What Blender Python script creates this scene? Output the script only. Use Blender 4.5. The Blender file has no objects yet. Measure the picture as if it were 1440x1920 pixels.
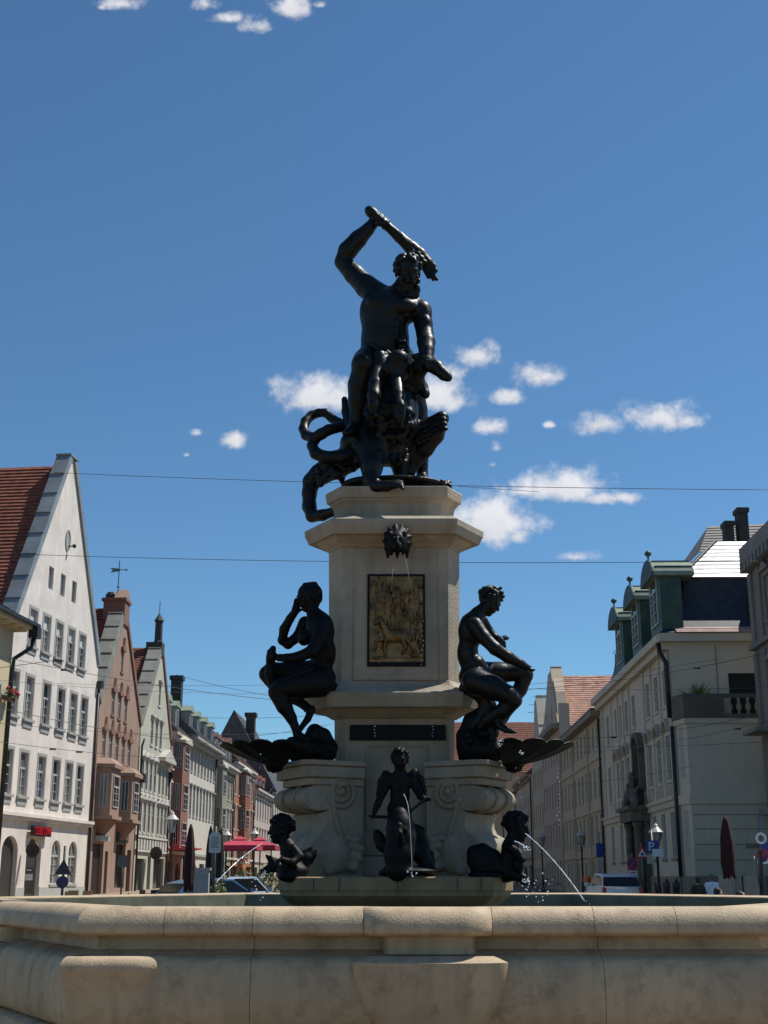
import bpy, math, random
import numpy as np
from mathutils import Vector, Matrix
random.seed(11)
SC = bpy.context.scene
COL = SC.collection
R = math.radians

# ------------------------------------------------------------------ camera
TH = math.atan(685/2400); CT, ST = math.cos(TH), math.sin(TH); EYE = 1.65
cam = bpy.data.objects.new('camera', bpy.data.cameras.new('camera'))
COL.objects.link(cam)
cam.location = (0, 0, EYE); cam.rotation_euler = (R(90)+TH, 0, 0)
cam.data.sensor_fit = 'VERTICAL'; cam.data.sensor_height = 36.0; cam.data.lens = 45.0
cam.data.clip_end = 5000
SC.camera = cam

# ------------------------------------------------------------------ sun, sky, exposure
SUN_EL, SUN_AZ = R(59), R(67)
SUN_DIR = Vector((math.cos(SUN_EL)*math.sin(SUN_AZ), math.cos(SUN_EL)*math.cos(SUN_AZ), math.sin(SUN_EL)))
sl = bpy.data.lights.new('sun', 'SUN'); sl.energy = 5.0; sl.angle = R(0.55); sl.color = (1.0, 0.965, 0.90)
so = bpy.data.objects.new('sun', sl); COL.objects.link(so)
so.rotation_euler = (-SUN_DIR).to_track_quat('-Z', 'Y').to_euler()
SC.view_settings.view_transform = 'Standard'; SC.view_settings.look = 'None'
SC.view_settings.gamma = 1.0; SC.view_settings.use_curve_mapping = False
SC.view_settings.exposure = 0.08

def ray(u, v):
    cx, cy = (u-720)/2400, -(v-960)/2400
    return Vector((cx, CT-cy*ST, ST+cy*CT))
def at(u, v, Y):
    r = ray(u, v); return Vector((0, 0, EYE)) + r*(Y/r.y)
def depth(Y, z): return Y*CT+(z-EYE)*ST

# clouds: (u, v, half width px, half height px, strength)
CLOUDS = [(590,748,78,40,1.25),(815,745,62,48,1.1),(895,670,48,36,.85),(850,700,45,30,.45),(1010,708,54,36,.75),(950,748,36,24,.65),(920,803,34,26,.7),
          (1030,797,18,13,.3),(1118,798,58,32,.78),(1240,783,74,46,.85),(1285,792,40,26,.65),(436,826,42,28,.75),(370,812,24,16,.28),(350,853,16,12,.3),
          (1050,918,100,36,1.25),(1155,934,90,20,1.0),(985,922,50,18,.85),(915,985,88,54,1.3),(975,1005,36,26,.9),(1080,1045,44,18,.6),(930,840,18,22,.25),(925,872,22,16,.2),
          (228,8,64,24,.65),(190,14,18,12,.4),(385,10,36,26,.65),(430,36,44,20,.5),(478,50,40,28,.72),(545,18,36,34,1.0),(600,10,26,14,.2)]
W = bpy.data.worlds.new('World'); SC.world = W; W.use_nodes = True
nt = W.node_tree; nt.nodes.clear()
def N(t, **k):
    n = nt.nodes.new(t)
    for a, b in k.items(): setattr(n, a, b)
    return n
def M(op, a, b=None, clamp=False):
    n = N('ShaderNodeMath', operation=op); n.use_clamp = clamp
    for i, x in enumerate((a, b)):
        if x is None: continue
        if isinstance(x, (int, float)): n.inputs[i].default_value = x
        else: nt.links.new(x, n.inputs[i])
    return n.outputs[0]
sky = N('ShaderNodeTexSky', sky_type='NISHITA', sun_disc=False, sun_elevation=SUN_EL, sun_rotation=SUN_AZ,
        altitude=480, air_density=1.0, dust_density=0.0, ozone_density=7.5)
tc = N('ShaderNodeTexCoord'); sp = N('ShaderNodeSeparateXYZ'); nt.links.new(tc.outputs['Generated'], sp.inputs[0])
yy = M('MAXIMUM', sp.outputs[1], 0.02)
p_, q_ = M('DIVIDE', sp.outputs[0], yy), M('DIVIDE', sp.outputs[2], yy)
nz = N('ShaderNodeTexNoise'); nz.inputs['Scale'].default_value = 48; nz.inputs['Detail'].default_value = 7; nz.inputs['Roughness'].default_value = .6
cb = N('ShaderNodeCombineXYZ'); nt.links.new(p_, cb.inputs[0]); nt.links.new(q_, cb.inputs[2]); nt.links.new(cb.outputs[0], nz.inputs['Vector'])
nb = N('ShaderNodeTexNoise'); nb.inputs['Scale'].default_value = 15; nb.inputs['Detail'].default_value = 4; nt.links.new(cb.outputs[0], nb.inputs['Vector'])
comb = None; low = None
for (u, v, a, b, s) in CLOUDS:
    r = ray(u, v); pc, qc = r.x/r.y, r.z/r.y
    r2 = ray(u+a, v); r3 = ray(u, v-b)
    da, db = (r2.x/r2.y-pc)*1.12, (r3.z/r3.y-qc)*1.12
    dx = M('DIVIDE', M('SUBTRACT', p_, pc), da); dy = M('DIVIDE', M('SUBTRACT', q_, qc), db); dyf = M('MAXIMUM', dy, M('MULTIPLY', dy, -1.7))
    d2 = M('ADD', M('MULTIPLY', dx, dx), M('MULTIPLY', dyf, dyf))
    m = M('SUBTRACT', 1.0-(1-s)*.62, M('POWER', d2, .5))
    sh = M('MULTIPLY', M('MULTIPLY', M('MAXIMUM', M('ADD', m, .3), 0.0), 1.1), M('MULTIPLY', dy, .5))
    comb = m if comb is None else M('MAXIMUM', comb, m)
    low = sh if low is None else M('ADD', low, sh)
front = M('GREATER_THAN', sp.outputs[1], 0.05)
nn = M('ADD', M('MULTIPLY', M('SUBTRACT', nz.outputs[0], .5), 2.1), M('MULTIPLY', M('SUBTRACT', nb.outputs[0], .5), 1.3))
den = M('ADD', M('ADD', comb, .10), nn)
mr = N('ShaderNodeMapRange', interpolation_type='SMOOTHSTEP'); nt.links.new(den, mr.inputs[0])
mr.inputs[1].default_value = 0.02; mr.inputs[2].default_value = 0.95; mr.inputs[4].default_value = .93
gate = N('ShaderNodeMapRange'); nt.links.new(comb, gate.inputs[0]); gate.inputs[1].default_value = -.5; gate.inputs[2].default_value = .1
cmask = M('MULTIPLY', M('MULTIPLY', mr.outputs[0], gate.outputs[0]), front)
bright = M('ADD', 8.2, M('ADD', M('MULTIPLY', M('MINIMUM', M('MAXIMUM', low, -.6), .6), 2.2), M('MULTIPLY', M('SUBTRACT', nz.outputs[0], .5), 2.5)))
cc = N('ShaderNodeCombineColor'); 
nt.links.new(M('MULTIPLY', bright, .985), cc.inputs[0]); nt.links.new(M('MULTIPLY', bright, .99), cc.inputs[1]); nt.links.new(M('MULTIPLY', bright, 1.03), cc.inputs[2])
tint = N('ShaderNodeMix', data_type='RGBA', blend_type='MULTIPLY'); tint.inputs[0].default_value = 1; nt.links.new(sky.outputs[0], tint.inputs[6]); tint.inputs[7].default_value = (.93, 1.14, 1.12, 1)
mx = N('ShaderNodeMix', data_type='RGBA'); nt.links.new(cmask, mx.inputs[0]); nt.links.new(tint.outputs[2], mx.inputs[6]); nt.links.new(cc.outputs[0], mx.inputs[7])
bg = N('ShaderNodeBackground'); bg.inputs[1].default_value = 0.092; nt.links.new(mx.outputs[2], bg.inputs[0])
wo = N('ShaderNodeOutputWorld'); nt.links.new(bg.outputs[0], wo.inputs[0])

# ------------------------------------------------------------------ materials
MATS = {}
def mat(name, col, rough=.8, metal=0., var=.12, scale=1.5, bump=0., bscale=None, spec=.5, col2=None, streak=0., kind=None, emit=None, trans=0., blotch=None, bdist=.02):
    if name in MATS: return MATS[name]
    m = bpy.data.materials.new(name); m.use_nodes = True; MATS[name] = m
    t = m.node_tree; n = t.nodes; L = t.links.new; b = n['Principled BSDF']
    b.inputs['Roughness'].default_value = rough; b.inputs['Metallic'].default_value = metal
    b.inputs['Specular IOR Level'].default_value = spec
    b.inputs['Transmission Weight'].default_value = trans
    if emit: b.inputs['Emission Color'].default_value = (*emit[:3], 1); b.inputs['Emission Strength'].default_value = emit[3]
    geo = n.new('ShaderNodeNewGeometry'); oi = n.new('ShaderNodeObjectInfo')
    nz = n.new('ShaderNodeTexNoise'); nz.inputs['Scale'].default_value = scale; nz.inputs['Detail'].default_value = 6; nz.inputs['Roughness'].default_value = .6
    L(geo.outputs['Position'], nz.inputs['Vector'])
    mp = n.new('ShaderNodeMapRange'); L(nz.outputs[0], mp.inputs[0]); mp.inputs[1].default_value = .28; mp.inputs[2].default_value = .72
    c2 = col2 if col2 else tuple(max(0, c*(1-2*var)) for c in col); c1 = tuple(c*(1+var) for c in col) if not col2 else col
    mx = n.new('ShaderNodeMix'); mx.data_type = 'RGBA'; L(mp.outputs[0], mx.inputs[0]); mx.inputs[6].default_value = (*c2, 1); mx.inputs[7].default_value = (*c1, 1)
    out = mx.outputs[2]
    if streak > 0:
        ma = n.new('ShaderNodeMapping'); ma.inputs['Scale'].default_value = (4.5, 4.5, .35); L(geo.outputs['Position'], ma.inputs[0])
        ns = n.new('ShaderNodeTexNoise'); ns.inputs['Scale'].default_value = 1.3; ns.inputs['Detail'].default_value = 5; L(ma.outputs[0], ns.inputs['Vector'])
        ms = n.new('ShaderNodeMapRange'); L(ns.outputs[0], ms.inputs[0]); ms.inputs[1].default_value = .48; ms.inputs[2].default_value = .75; ms.inputs[4].default_value = streak
        m2 = n.new('ShaderNodeMix'); m2.data_type = 'RGBA'; L(ms.outputs[0], m2.inputs[0]); L(out, m2.inputs[6]); m2.inputs[7].default_value = (*(c*.42 for c in col), 1); out = m2.outputs[2]
    if blotch:
        bcol, bs, amt = blotch
        nbx = n.new('ShaderNodeTexNoise'); nbx.inputs['Scale'].default_value = bs; nbx.inputs['Detail'].default_value = 8; nbx.inputs['Roughness'].default_value = .7; L(geo.outputs['Position'], nbx.inputs['Vector'])
        mb_ = n.new('ShaderNodeMapRange'); L(nbx.outputs[0], mb_.inputs[0]); mb_.inputs[1].default_value = .5; mb_.inputs[2].default_value = .68; mb_.inputs[4].default_value = amt
        m3 = n.new('ShaderNodeMix'); m3.data_type = 'RGBA'; L(mb_.outputs[0], m3.inputs[0]); L(out, m3.inputs[6]); m3.inputs[7].default_value = (*bcol, 1); out = m3.outputs[2]
    hs = n.new('ShaderNodeHueSaturation'); L(out, hs.inputs['Color'])
    mv = n.new('ShaderNodeMapRange'); L(oi.outputs['Random'], mv.inputs[0]); mv.inputs[3].default_value = 1-var*.5; mv.inputs[4].default_value = 1+var*.5; L(mv.outputs[0], hs.inputs['Value'])
    L(hs.outputs[0], b.inputs['Base Color'])
    if bump > 0:
        nb = n.new('ShaderNodeTexNoise'); nb.inputs['Scale'].default_value = bscale or scale*6; nb.inputs['Detail'].default_value = 5; L(geo.outputs['Position'], nb.inputs['Vector'])
        bp = n.new('ShaderNodeBump'); bp.inputs['Strength'].default_value = bump; bp.inputs['Distance'].default_value = bdist; L(nb.outputs[0], bp.inputs['Height']); L(bp.outputs[0], b.inputs['Normal'])
    return m
STONE = mat('limestone', (.385,.325,.24), .72, var=.16, scale=1.1, bump=.4, bscale=38, streak=.45, blotch=((.22,.175,.11), 3.1, .6))
STONE_D = mat('weathered_limestone', (.32,.265,.185), .75, var=.14, scale=1.6, bump=.35, bscale=38, streak=.4, blotch=((.19,.145,.08), 3.4, .45))
STONE_G = mat('algae_limestone', (.30,.205,.10), .7, var=.16, scale=2, bump=.35, bscale=30, streak=.5, blotch=((.12,.11,.04), 3, .6))
STONE_R = mat('basin_limestone', (.55,.41,.255), .7, var=.14, scale=.9, bump=.35, bscale=60, streak=.5, bdist=.012, blotch=((.22,.155,.08), 5.5, .6))
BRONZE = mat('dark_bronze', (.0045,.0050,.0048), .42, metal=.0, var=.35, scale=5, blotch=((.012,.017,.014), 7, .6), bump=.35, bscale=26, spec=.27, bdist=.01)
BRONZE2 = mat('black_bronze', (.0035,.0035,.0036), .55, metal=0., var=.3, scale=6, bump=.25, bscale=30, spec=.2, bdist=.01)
BRASS = mat('brown_gilt_bronze', (.19,.11,.042), .4, metal=.6, var=.4, scale=7, bump=.3, bscale=40, bdist=.006)
IRON = mat('black_iron', (.015,.015,.016), .5, var=.2)
GLASS = mat('window_glass', (.014,.016,.018), .1, var=.5, scale=.35, spec=.4)
GLASS_L = mat('curtained_glass', (.20,.20,.19), .2, var=.4, scale=.5, spec=.4)
PWHITE = mat('white_paint', (.44,.43,.40), .5, var=.06)
PGREY = mat('grey_trim', (.34,.335,.31), .7, var=.08)
ZINC = mat('zinc_sheet', (.27,.29,.29), .5, metal=.3, var=.14, scale=.8)
DARK = mat('dark_interior', (.02,.018,.016), .9)
WIRE = mat('wire_steel', (.05,.055,.06), .6)

# ------------------------------------------------------------------ mesh helpers
class MB:
    def __init__(s): s.V = []; s.F = []; s.I = []; s.mi = 0
    def add(s, vs, fs):
        o = len(s.V); s.V += [tuple(v) for v in vs]
        for f in fs: s.F.append(tuple(i+o for i in f)); s.I.append(s.mi)
    def quad(s, a, b, c, d): s.add([a, b, c, d], [(0, 1, 2, 3)])
    def poly(s, vs): s.add(vs, [tuple(range(len(vs)))])
    def box(s, x0, x1, y0, y1, z0, z1, M=None):
        v = [(x0,y0,z0),(x1,y0,z0),(x1,y1,z0),(x0,y1,z0),(x0,y0,z1),(x1,y0,z1),(x1,y1,z1),(x0,y1,z1)]
        if M is not None: v = [M @ Vector(p) for p in v]
        s.add(v, [(0,3,2,1),(4,5,6,7),(0,1,5,4),(1,2,6,5),(2,3,7,6),(3,0,4,7)])
    def prism(s, pts, f0, f1):           # pts: 2D list; f0, f1 map a 2D point to 3D
        n = len(pts); a = [f0(p) for p in pts]; b = [f1(p) for p in pts]
        s.add(a+b, [tuple(range(n))[::-1], tuple(range(n, 2*n))]+[(i, (i+1)%n, n+(i+1)%n, n+i) for i in range(n)])
    def rings(s, rs, closed=True, caps=True):
        n = len(rs[0]); vs = [p for r in rs for p in r]; fs = []
        for k in range(len(rs)-1):
            for i in range(n if closed else n-1):
                j = (i+1) % n; fs.append((k*n+i, k*n+j, (k+1)*n+j, (k+1)*n+i))
        if caps: fs += [tuple(range(n))[::-1], tuple(range((len(rs)-1)*n, len(rs)*n))]
        s.add(vs, fs)
    def tube(s, pts, rad, n=8):
        pts = [Vector(p) for p in pts]; rs = []
        if isinstance(rad, (int, float)): rad = [rad]*len(pts)
        up = None
        for i, p in enumerate(pts):
            d = (pts[min(i+1, len(pts)-1)]-pts[max(i-1, 0)]).normalized()
            if up is None: up = d.orthogonal().normalized()
            a = (up-d*up.dot(d)).normalized(); up = a; b = d.cross(a)
            rs.append([p+(a*math.cos(2*math.pi*k/n)+b*math.sin(2*math.pi*k/n))*rad[i] for k in range(n)])
        s.rings(rs)
    def lathe(s, prof, c=(0,0,0), n=14):
        rs = [[(c[0]+r*math.cos(2*math.pi*k/n), c[1]+r*math.sin(2*math.pi*k/n), c[2]+z) for k in range(n)] for r, z in prof]
        s.rings(rs)
    def ball(s, c, r, n=8, sc=(1,1,1)):
        rs = []
        for i in range(1, n):
            t = math.pi*i/n
            rs.append([(c[0]+r*sc[0]*math.sin(t)*math.cos(2*math.pi*k/n), c[1]+r*sc[1]*math.sin(t)*math.sin(2*math.pi*k/n), c[2]-r*sc[2]*math.cos(t)) for k in range(n)])
        s.rings(rs)
    def build(s, name, mats, parent=None, smooth=False, loc=None, **props):
        me = bpy.data.meshes.new(name); me.from_pydata(s.V, [], s.F)
        if not isinstance(mats, (list, tuple)): mats = [mats]
        for m in mats: me.materials.append(m)
        if len(mats) > 1: me.polygons.foreach_set('material_index', s.I)
        if smooth: me.polygons.foreach_set('use_smooth', [True]*len(s.F))
        me.update()
        return link(name, me, parent, loc, **props)
def link(name, me, parent=None, loc=None, **props):
    o = bpy.data.objects.new(name, me); COL.objects.link(o)
    if parent is not None: o.parent = parent
    if loc is not None: o.location = loc
    for k, v in props.items(): o[k] = v
    return o
def fixn(o):
    import bmesh
    bm = bmesh.new(); bm.from_mesh(o.data); bmesh.ops.recalc_face_normals(bm, faces=bm.faces); bm.to_mesh(o.data); bm.free(); return o
def thing(name, label, cat, loc=(0,0,0), rz=0, group=None):
    o = bpy.data.objects.new(name, None); COL.objects.link(o); o.empty_display_size = .2
    o.location = loc; o.rotation_euler = (0, 0, rz); o['label'] = label; o['category'] = cat
    if group: o['group'] = group
    return o
def dup(o, loc=None, rz=None, label=None, parent=None):
    c = o.copy(); COL.objects.link(c)
    if loc is not None: c.location = loc
    if rz is not None: c.rotation_euler = (0, 0, rz)
    if label: c['label'] = label
    if parent is not None: c.parent = parent
    for ch in list(o.children): dup(ch, parent=c)
    return c
def text_mesh(txt, size, depth_=.02):
    cu = bpy.data.curves.new('lettering', 'FONT'); cu.body = txt; cu.size = size; cu.extrude = depth_; cu.align_x = 'CENTER'; cu.align_y = 'CENTER'
    o = bpy.data.objects.new('lettering', cu); COL.objects.link(o)
    me = bpy.data.meshes.new_from_object(o.evaluated_get(bpy.context.evaluated_depsgraph_get()))
    bpy.data.objects.remove(o); return me
def gz(x, y):
    if y < 25: return 0.0
    return (min(y, 260)-25)*(.0078-.00012*max(-20, min(20, x)))

# ------------------------------------------------------------------ implicit sculpting (smooth union, then surface nets)
class Sculpt:
    def __init__(s, Yc=None, sc=1., k=.03): s.P = []; s.kf = 1.; s.Yc = Yc; s.sc = sc; s.k = k
    def p(s, u, v, dy=0.): return np.array(at(u, v, s.Yc+dy))
    def cap(s, a, b, r0, r1=None, k=None):
        a, b = np.array(a, float), np.array(b, float); r1 = r0 if r1 is None else r1; d = b-a; dd = max(d@d, 1e-9)
        def f(X):
            t = np.clip(((X-a)@d)/dd, 0, 1); q = X-(a+t[..., None]*d)
            return np.sqrt((q*q).sum(-1))-(r0+(r1-r0)*t)
        m = max(r0, r1); s.P.append((f, np.minimum(a, b)-m, np.maximum(a, b)+m, s.k if k is None else k, 0))
    def chain(s, pts, rs, k=None):
        for i in range(len(pts)-1): s.cap(pts[i], pts[i+1], rs[i], rs[i+1], k)
    def ell(s, c, r, ax=None, k=None, cut=0):
        c = np.array(c, float); r = np.array(r, float); ax = np.eye(3) if ax is None else np.array(ax, float)
        def f(X):
            q = (X-c)@ax.T; k0 = np.sqrt(((q/r)**2).sum(-1)); k1 = np.sqrt(((q/(r*r))**2).sum(-1))
            return k0*(k0-1)/np.maximum(k1, 1e-9)
        m = r.max(); s.P.append((f, c-m, c+m, s.k if k is None else k, cut))
    # pixel-space versions: lengths in px of the photograph at this sculpture's distance
    def C(s, a, b, r0, r1=None, k=None): s.cap(s.p(*a), s.p(*b), r0*s.sc, (r0 if r1 is None else r1)*s.sc, k)
    def CH(s, pts, k=None):           # (u, v, dy, r)
        s.chain([s.p(*q[:3]) for q in pts], [q[3]*s.sc for q in pts], k)
    def E(s, c, rx, rz, ry=None, rot=0, k=None):   # rot: degrees, in the picture plane, clockwise
        a = R(rot); ax = [[math.cos(a), 0, -math.sin(a)], [0, 1, 0], [math.sin(a), 0, math.cos(a)]]
        ry = (rx+rz)/2 if ry is None else ry
        s.ell(s.p(*c), (rx*s.sc, ry*s.sc, rz*s.sc), ax, k)
    def head(s, c, f, up, H, hair=None):
        f = np.array(f, float); f /= np.linalg.norm(f); up = np.array(up, float); up -= f*(up@f); up /= np.linalg.norm(up); r = np.cross(f, up)
        ax = [r, f, up]; c = np.array(c, float); q = lambda a, b, d: c+r*a*H+f*b*H+up*d*H
        s.ell(q(0, -.06, .12), np.array((.34, .42, .38))*H, ax, .02)                    # skull
        s.ell(q(0, .10, -.14), np.array((.25, .27, .34))*H, ax, .03)                    # face
        s.ell(q(0, .22, -.40), np.array((.12, .10, .09))*H, ax, .02)                    # chin
        s.cap(q(0, .36, .06), q(0, .45, -.12), .035*H, .055*H, .012)                    # nose
        s.ell(q(0, .34, .09), np.array((.22, .06, .045))*H, ax, .02)                    # brow
        s.ell(q(0, .36, -.24), np.array((.10, .05, .035))*H, ax, .012)                  # lips
        for sg in (-1, 1):
            s.ell(q(.11*sg, .39, .015), np.array((.055, .04, .04))*H, ax, 0, 1)          # eye socket
            s.ell(q(.11*sg, .345, .01), np.array((.042, .04, .036))*H, ax, .004)         # eyeball
            s.ell(q(.34*sg, -.02, -.06), np.array((.04, .09, .13))*H, ax, .01)           # ear
            s.ell(q(.19*sg, .27, -.13), np.array((.08, .07, .07))*H, ax, .02)            # cheek
        return q, ax
    def curls(s, q, H, n=60, r=(.05, .08), seed=1, lo=.0, k=.006, back=True):
        rnd = random.Random(seed)
        for i in range(n):
            z = rnd.uniform(lo, 1); t = rnd.uniform(0, 2*math.pi); w = math.sqrt(max(0, 1-z*z))
            a, b = w*math.cos(t), w*math.sin(t)
            if b > .55 and z < .45: continue
            x = q(.35*a, -.06+.43*b, .12+.39*z); s.ell(x, np.full(3, rnd.uniform(*r)*H), None, k)
    def hand(s, w, d, side, S, curl=.5, spread=.5, k=.008):
        # w wrist, d pointing direction, side: direction across the knuckles towards the thumb
        w = np.array(w, float); d = np.array(d, float); d /= np.linalg.norm(d); t = np.array(side, float); t -= d*(t@d); t /= np.linalg.norm(t); nrm = np.cross(d, t)
        s.ell(w+d*.24*S, (S*.26, S*.22, S*.11), [d, t, nrm], .012)
        for i, (o, l) in enumerate(((.15, .40), (.05, .46), (-.05, .42), (-.15, .33))):
            a = w+d*.42*S+t*o*S; m = a+(d+t*o*spread*1.5-nrm*curl*.6)*l*.5*S; e = m+(d*(1-curl)+t*o*spread-nrm*curl*1.3)*l*.45*S
            s.cap(a, m, .055*S, .05*S, k); s.cap(m, e, .05*S, .04*S, .003)
        a = w+d*.12*S+t*.16*S; m = a+(d*.7+t*.7)*.22*S; e = m+(d*.9+t*.2-nrm*curl)*.2*S
        s.cap(a, m, .065*S, .055*S, k); s.cap(m, e, .055*S, .045*S, .003)
    def mesh(s, name, h, m, parent=None, **props):
        lo = np.min([p[1] for p in s.P], 0)-4*h; hi = np.max([p[2] for p in s.P], 0)+4*h
        n = np.ceil((hi-lo)/h).astype(int)+1; F = np.full(n, 9., np.float32)
        axs = [lo[i]+h*np.arange(n[i]) for i in range(3)]
        for f, a, b, k, cut in s.P:
            mg = max(2.5*k, 3*h)
            i0 = np.maximum(((a-mg-lo)/h).astype(int), 0); i1 = np.minimum(((b+mg-lo)/h).astype(int)+2, n)
            X = np.stack(np.meshgrid(*[axs[i][i0[i]:i1[i]] for i in range(3)], indexing='ij'), -1)
            d = f(X).astype(np.float32); sl_ = tuple(slice(i0[i], i1[i]) for i in range(3)); A = F[sl_]
            if cut: F[sl_] = np.maximum(A, -d); continue
            kk = max(k*s.kf, 1e-4); hh = np.clip(.5+.5*(A-d)/kk, 0, 1); F[sl_] = A+(d-A)*hh-kk*hh*(1-hh)
        ins = F < 0; c = np.zeros(n-1, np.int8)
        offs = [(i, j, l) for i in (0, 1) for j in (0, 1) for l in (0, 1)]
        for o in offs: c += ins[o[0]:n[0]-1+o[0], o[1]:n[1]-1+o[1], o[2]:n[2]-1+o[2]]
        act = (c > 0) & (c < 8); ai = np.argwhere(act); idx = np.full(n-1, -1, np.int64); idx[act] = np.arange(len(ai))
        acc = np.zeros((len(ai), 3)); cnt = np.zeros(len(ai))
        for o in offs:
            for ax in range(3):
                if o[ax]: continue
                o2 = list(o); o2[ax] = 1
                fa = F[tuple((ai+o).T)]; fb = F[tuple((ai+o2).T)]; mm = (fa < 0) != (fb < 0)
                t = np.where(mm, fa/np.where(mm, fa-fb, 1), 0); P = np.array(o, float)[None]+np.zeros((len(ai), 1)); P[:, ax] += t
                acc[mm] += P[mm]; cnt[mm] += 1
        V = lo+h*(ai+acc/np.maximum(cnt, 1)[:, None]); Q = []
        for ax in range(3):
            b, e = (ax+1) % 3, (ax+2) % 3
            s0 = [slice(None)]*3; s1 = [slice(None)]*3; s0[ax] = slice(0, -1); s1[ax] = slice(1, None)
            cr = np.argwhere(ins[tuple(s0)] != ins[tuple(s1)])
            cr = cr[(cr[:, b] > 0) & (cr[:, e] > 0) & (cr[:, b] < n[b]-1) & (cr[:, e] < n[e]-1)]
            def cell(db, de):
                q = cr.copy(); q[:, b] += db; q[:, e] += de; return idx[tuple(q.T)]
            q4 = np.stack([cell(-1, -1), cell(0, -1), cell(0, 0), cell(-1, 0)], 1)
            fl = ~ins[tuple(cr.T)]; q4[fl] = q4[fl][:, ::-1]; Q.append(q4)
        Q = np.concatenate(Q)
        Q = Q[(Q >= 0).all(1)]
        me = bpy.data.meshes.new(name); me.vertices.add(len(V)); me.vertices.foreach_set('co', V.astype(np.float32).ravel())
        me.loops.add(len(Q)*4); me.loops.foreach_set('vertex_index', Q.astype(np.int32).ravel())
        me.polygons.add(len(Q)); me.polygons.foreach_set('loop_start', np.arange(0, len(Q)*4, 4, dtype=np.int32))
        me.polygons.foreach_set('use_smooth', np.ones(len(Q), bool)); me.update(calc_edges=True); me.validate()
        me.materials.append(m)
        return link(name, me, parent, **props)
# ------------------------------------------------------------------ ground
def ground_sheet(name, xs, ys, dz, m):
    mb = MB(); V = [(x, y, gz(x, y)+dz) for y in ys for x in xs]; n = len(xs)
    mb.add(V, [(j*n+i, j*n+i+1, (j+1)*n+i+1, (j+1)*n+i) for j in range(len(ys)-1) for i in range(n-1)])
    return mb.build(name, m, kind='structure')
YS = [-60, 0, 12, 25, 40, 60, 80, 110, 150, 200, 260]
ASPH = mat('asphalt', (.075,.072,.068), .85, var=.12, scale=.6, bump=.3, bscale=60, blotch=((.045,.043,.04), .35, .5))
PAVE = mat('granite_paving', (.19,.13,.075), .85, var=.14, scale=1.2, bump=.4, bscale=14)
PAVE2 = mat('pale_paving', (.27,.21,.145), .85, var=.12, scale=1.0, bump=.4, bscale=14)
ground_sheet('ground', [-1500, -200, -40, -20, 0, 20, 40, 200, 1500], [-900]+YS+[500, 1000, 2500], 0, PAVE)
ground_sheet('road', [-9.5, -5, 0, 4, 8.6], YS[3:], .004, ASPH)
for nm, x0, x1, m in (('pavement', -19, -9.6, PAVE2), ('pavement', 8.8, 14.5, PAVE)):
    mb = MB()
    for y0, y1 in zip(YS[3:-1], YS[4:]):
        v = [(x, y, gz(x, y)+z) for y in (y0, y1) for x, z in ((x0, .13), (x1, .13), (x1, -.2), (x0, -.2))]
        mb.add(v, [(0,1,5,4), (1,2,6,5), (3,0,4,7)])
    mb.build(nm, m, kind='structure')
# granite setts on the square, kerb stones and tram rails
mb = MB()
for x in (-3.6, -2.17, .4, 1.83):
    for dx in (-.045, .02):
        for y0, y1 in zip(YS[3:-1], YS[4:]): mb.add([(x+dx, y0, gz(x, y0)+.010), (x+dx+.025, y0, gz(x, y0)+.010), (x+dx+.025, y1, gz(x, y1)+.010), (x+dx, y1, gz(x, y1)+.010)], [(0, 1, 2, 3)])
mb.build('tram_rails', mat('rail_steel', (.25,.24,.23), .35, metal=.8), kind='structure')

# ------------------------------------------------------------------ fountain basin (hexagon)
XB = .345                       # basin centre
SIDE = 5.32; APO = SIDE*math.sqrt(3)/2
YN = 10.1; YB = YN+APO; ZR = 1.437
basin = thing('fountain_basin', 'wide hexagonal pale stone basin with rounded rim in front of the pedestal', 'fountain basin', (XB, YB, 0))
def hexpt(k, s, o):             # side k (0 faces the viewer): s along it (left to right seen from outside), o outwards from the rim's widest line
    a = R(60*k); n = Vector((math.sin(a)*-1, -math.cos(a))); t = Vector((math.cos(a), -math.sin(a)))
    return n*(APO+o)+t*s
def profile_block(name, k, prof, s0, s1, m, mitre=(False, False), stations=2, bump=None, smooth=True, parent=basin, gap=.004):
    ss = [s0+(s1-s0)*i/(stations-1) for i in range(stations)]; rs = []
    for i, s in enumerate(ss):
        row = []
        for o, z in prof:
            q = s
            if i == 0: q = s-(o*math.tan(R(30)) if mitre[0] else -gap/2)
            if i == stations-1: q = s+(o*math.tan(R(30)) if mitre[1] else -gap/2)
            oo = o+(bump(s, z) if bump else 0); p = hexpt(k, q, oo); row.append((p.x, p.y, z))
        rs.append(row)
    mb = MB(); mb.rings(rs, closed=True)
    ob = fixn(mb.build(name, m, parent))
    if smooth:
        me = ob.data; me.polygons.foreach_set('use_smooth', [True]*len(me.polygons))
        md = ob.modifiers.new('split', 'EDGE_SPLIT'); md.split_angle = R(38)
    return ob
rimP = [(-.62, ZR-.012), (-.20, ZR-.002)]+[(-.15+.15*math.sin(a), ZR-.17+.17*math.cos(a)) for a in [R(x) for x in range(0, 91, 9)]]+[(-.004, ZR-.185), (-.03, ZR-.204), (-.08, ZR-.212), (-.62, ZR-.212)]
neckP = [(-.55, ZR-.214), (-.23, ZR-.214), (-.225, ZR-.225), (-.215, ZR-.315), (-.15, ZR-.325), (-.085, ZR-.345), (-.55, ZR-.345)]
zb0, zb1 = ZR-.347, .545
bodyP = [(-.5, zb0), (-.085, zb0)]+[(-.055+.105*math.sin(R(a))**.8, zb0-.02-(zb0-zb1-.04)*(1-math.cos(R(a)))/2) for a in range(0, 181, 15)][0:]+[(-.10, zb1), (-.5, zb1)]
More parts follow.
